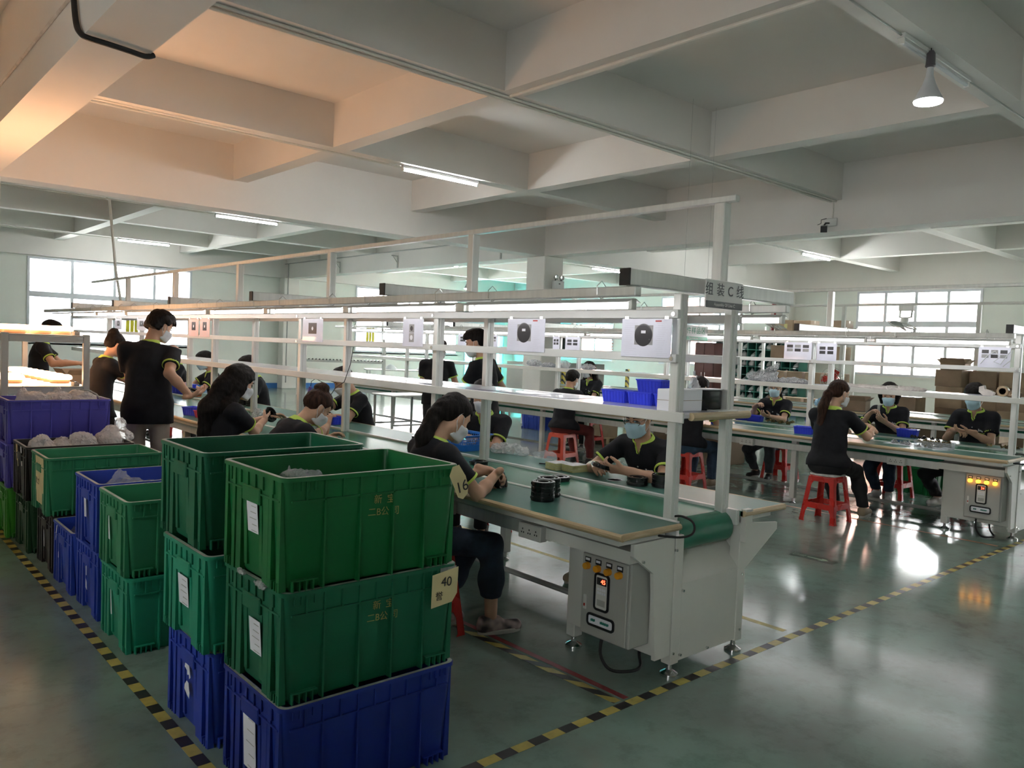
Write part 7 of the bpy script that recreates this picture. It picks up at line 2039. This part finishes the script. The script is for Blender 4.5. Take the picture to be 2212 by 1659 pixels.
# maroon cupboard, fire pipe, red fan
mc = thing('cupboard', 'tall maroon cupboard left of the green compartment rack', 'cupboard', (18.0, 12.25, 0))
M_mar = mat('maroon_laminate', (0.11, 0.035, 0.03), 0.45, var=0.1, scale=3)
MB().bbox(0, 0.45, 0, 0.62, 0, 1.9, 0.005).build('carcass', M_mar, mc)
for a, b in ((0.01, 0.305), (0.315, 0.61)):
    d_ = MB().bbox(-0.02, -0.001, a, b, 0.05, 1.88, 0.004).build('door', M_mar, mc); MB().cyl((-0.035, (a+b)/2+(0.1 if a < 0.1 else -0.1), 0.95), (-0.035, (a+b)/2+(0.1 if a < 0.1 else -0.1), 1.1), 0.008, n=8).build('handle', M_chrome, d_, True)
tag(MB().tube([(20.30, 11.93, 0.0), (20.30, 11.93, ZG-0.01)], 0.06, 14).build('fire_pipe', mat('red_pipe', (0.28, 0.02, 0.025), 0.4), None, True), 'vertical dark red fire pipe standing before the right wall', 'pipe')
rf = thing('pedestal_fan', 'red and black pedestal fan behind the right line', 'fan', (14.2, 7.05, 0))
MB().lathe([(0.0001, 0.03), (0.2, 0.02), (0.22, 0.0)], (0, 0, 0), 20).build('fan_base', M_black, rf, True); MB().cyl((0, 0, 0.02), (0, 0, 1.15), 0.015, n=10).build('fan_pole', M_chrome, rf, True)
MB().lathe([(0.0001, 0.0), (0.06, 0.0), (0.07, 0.08), (0.05, 0.14), (0.0001, 0.15)], (0.0, 0, 1.22), 16, 'x').build('fan_motor', M_redpl, rf, True)
g = MB()
for rr, xx in ((0.22, 0), (0.15, -0.05), (0.15, 0.05)): g.tube([(-0.08+xx, rr*math.cos(2*PI*k/24), 1.22+rr*math.sin(2*PI*k/24)) for k in range(25)], 0.004, 5)
for k in range(20):
    t_ = 2*PI*k/20
    for s_ in (-1, 1): g.tube([(-0.08+0.06*s_, 0.03*math.cos(t_), 1.22+0.03*math.sin(t_)), (-0.08+0.05*s_, 0.15*math.cos(t_), 1.22+0.15*math.sin(t_)), (-0.08, 0.22*math.cos(t_), 1.22+0.22*math.sin(t_))], 0.002, 4)
g.build('fan_guard', M_boxgrey, rf, True)
for k in range(3):
    t_ = 2*PI*k/3; b = MB(); u = Vector((0, math.cos(t_), math.sin(t_))); v = Vector((0, -math.sin(t_), math.cos(t_))); c0 = Vector((-0.08, 0, 1.22))
    vs = [c0+u*r_+v*w_*s_+Vector((w_*0.4*s_, 0, 0)) for (r_, w_) in ((0.03, 0.02), (0.12, 0.06), (0.19, 0.05)) for s_ in (-1, 1)]
    n0 = len(vs); vs += [p+Vector((0.003, 0, 0)) for p in vs]; ed = [0, 2, 4, 5, 3, 1]
    b._add(vs, [(0,1,3,2), (2,3,5,4), (n0,n0+2,n0+3,n0+1), (n0+2,n0+4,n0+5,n0+3)]+[(ed[i], ed[(i+1) % 6], n0+ed[(i+1) % 6], n0+ed[i]) for i in range(6)]); b.build('blade', M_redpl, rf, True)
# far left: roller racks, hooks, white boards, striped guards
def roller_rack(x, y, label, rz):
    t = thing('roller_rack', label, 'rack', (x, y, 0), rz)
    for px in (0, 2.4):
        for py in (0, 0.6): MB().bbox(px-0.035, px+0.035, py-0.035, py+0.035, 0, 1.65 if py > 0.3 else 1.5, 0.004).build('post', M_alu, t)
    for z in (0.55, 1.0, 1.45):
        for py in (-0.03, 0.63): MB().bbox(0.04, 2.36, py-0.015, py+0.015, z-0.06, z, 0.003).build('rail', M_alu, t)
        for k in range(24): MB().cyl((0.10+k*0.097, -0.01, z+0.01), (0.10+k*0.097, 0.61, z+0.01), 0.02, n=8).build('roller', M_black, t, True)
    return t
roller_rack(10.2, 20.6, 'grey gravity rack with rows of black rollers by the far wall', -0.5)
# table and board near the teal window
tb = thing('side_table', 'small grey table in the teal light beyond the standing man', 'table', (7.2, 10.8, 0))
MB().bbox(-0.4, 0.4, -0.3, 0.3, 0.72, 0.745, 0.004).build('tabletop', M_alu, tb)
for x in (-0.36, 0.36):
    for y in (-0.26, 0.26): MB().bbox(x-0.016, x+0.016, y-0.016, y+0.016, 0, 0.72, 0.003).build('leg', M_grey, tb)
for y in (-0.26, 0.26): MB().box(-0.343, 0.343, y-0.01, y+0.01, 0.25, 0.275).build('stretcher', M_grey, tb)
for k, (x, y, lab) in enumerate(((12.6, 13.6, 'white standing panel nearest the column, beyond the far line'), (13.9, 13.2, 'grey standing panel right of the white one beyond the far line'))):
    t = thing('partition_panel', lab, 'panel', (x, y, 0), -0.75)
    MB().bbox(-0.55, 0.55, -0.02, 0.02, 0.08, 1.25, 0.006).build('panel_board', (M_white, M_boxgrey)[k], t)
    for s_ in (-1, 1): MB().bbox(s_*0.45-0.02, s_*0.45+0.02, -0.22, 0.22, 0, 0.079, 0.004).build('panel_foot', M_grey, t)
M_hz = stripe_mat('hazard_stripe', 'x', 0.09, 0.5, (0.55, 0.42, 0.05), BLK, 0.0)
def hz_mat():
    m, nt, N, L, b = _nt('hazard_post_stripe')
    tc = N.new('ShaderNodeTexCoord'); sp = N.new('ShaderNodeSeparateXYZ'); L.new(tc.outputs['Object'], sp.inputs[0])
    ad = N.new('ShaderNodeMath'); ad.operation = 'ADD'; L.new(sp.outputs['Z'], ad.inputs[0]); L.new(sp.outputs['X'], ad.inputs[1])
    d = N.new('ShaderNodeMath'); d.operation = 'DIVIDE'; d.inputs[1].default_value = 0.14; L.new(ad.outputs[0], d.inputs[0])
    f = N.new('ShaderNodeMath'); f.operation = 'FRACT'; L.new(d.outputs[0], f.inputs[0])
    g_ = N.new('ShaderNodeMath'); g_.operation = 'GREATER_THAN'; g_.inputs[1].default_value = 0.6; L.new(f.outputs[0], g_.inputs[0])
    mx = N.new('ShaderNodeMix'); mx.data_type = 'RGBA'; mx.inputs[6].default_value = (0.55, 0.42, 0.05, 1); mx.inputs[7].default_value = (*BLK, 1)
    L.new(g_.outputs[0], mx.inputs[0]); L.new(mx.outputs[2], b.inputs['Base Color'])
    return m
M_hzp = hz_mat()
for k, (x, y, lab) in enumerate(((11.9, 13.9, 'yellow and black guard post left of the standing panels'), (13.1, 13.0, 'yellow and black guard post between the standing panels'), (14.9, 12.6, 'yellow and black guard post right of the standing panels'))):
    t = thing('guard_post', lab, 'guard post', (x, y, 0))
    MB().bbox(-0.045, 0.045, -0.03, 0.03, 0.006, 1.15, 0.004).build('striped_post', M_hzp, t)
    MB().bbox(-0.12, 0.12, -0.12, 0.12, 0, 0.0055, 0.002).build('foot_plate', M_hzp, t); MB().bbox(-0.09, 0.09, -0.032, 0.032, 0.62, 0.70, 0.004).build('cross_clip', M_hzp, t)
for k, (x, y, lab) in enumerate(((13.2, 20.5, 'white enamel lamp shade on the table by the far wall, left one'), (14.1, 20.1, 'white enamel lamp shade on the table by the far wall, right one'))):
    o = MB().lathe([(0.20, 0.0), (0.19, 0.03), (0.12, 0.11), (0.03, 0.15), (0.0001, 0.155), (0.0001, 0.15), (0.03, 0.143), (0.115, 0.104), (0.185, 0.025), (0.195, 0.0), (0.20, 0.0)], (0, 0, 0), 24).build('lamp_shade_dome', M_maskw, None, True, (x, y, 0.7455)); tag(o, lab, 'lamp shade')
t = thing('long_table', 'long grey table by the far wall under the lamp shades', 'table', (13.7, 20.3, 0), -0.42)
MB().bbox(-1.3, 1.3, -0.4, 0.4, 0.71, 0.745, 0.004).build('tabletop', M_alu, t)
for x in (-1.2, 1.2):
    for y in (-0.35, 0.35): MB().bbox(x-0.025, x+0.025, y-0.025, y+0.025, 0, 0.71, 0.003).build('leg', M_alu, t)
# signal tags in the far windows
for k, (x, y, z, c, lab) in enumerate(((6.62, 23.392, 1.75, (0.60, 0.55, 0.03), 'yellow strip curtain hanging in the far left window'), (14.2, 23.392, 1.75, (0.60, 0.55, 0.03), 'yellow strip curtain hanging in the middle far window'))):
    t = thing('yellow_strips', lab, 'strip curtain', (x, y, z))
    for j in range(3): MB().box(-0.16+j*0.11, -0.06+j*0.11, -0.004, 0.004, -0.25, 0.35).build('strip', mat('yellow_film', c, 0.4), t)

# coiled orange air hose hanging over the right line
pts = [(8.55, 7.55, 1.742)]
for k in range(60):
    t_ = 2*PI*k/10; pts.append((8.55+0.02*math.cos(t_), 7.55+0.02*math.sin(t_), 1.72-0.0042*k))
tag(MB().tube(pts, 0.0035, 5).build('air_hose', mat('orange_hose', (0.6, 0.12, 0.03), 0.4), None, True), 'coiled orange air hose hanging from the right line by the long-haired woman', 'hose')
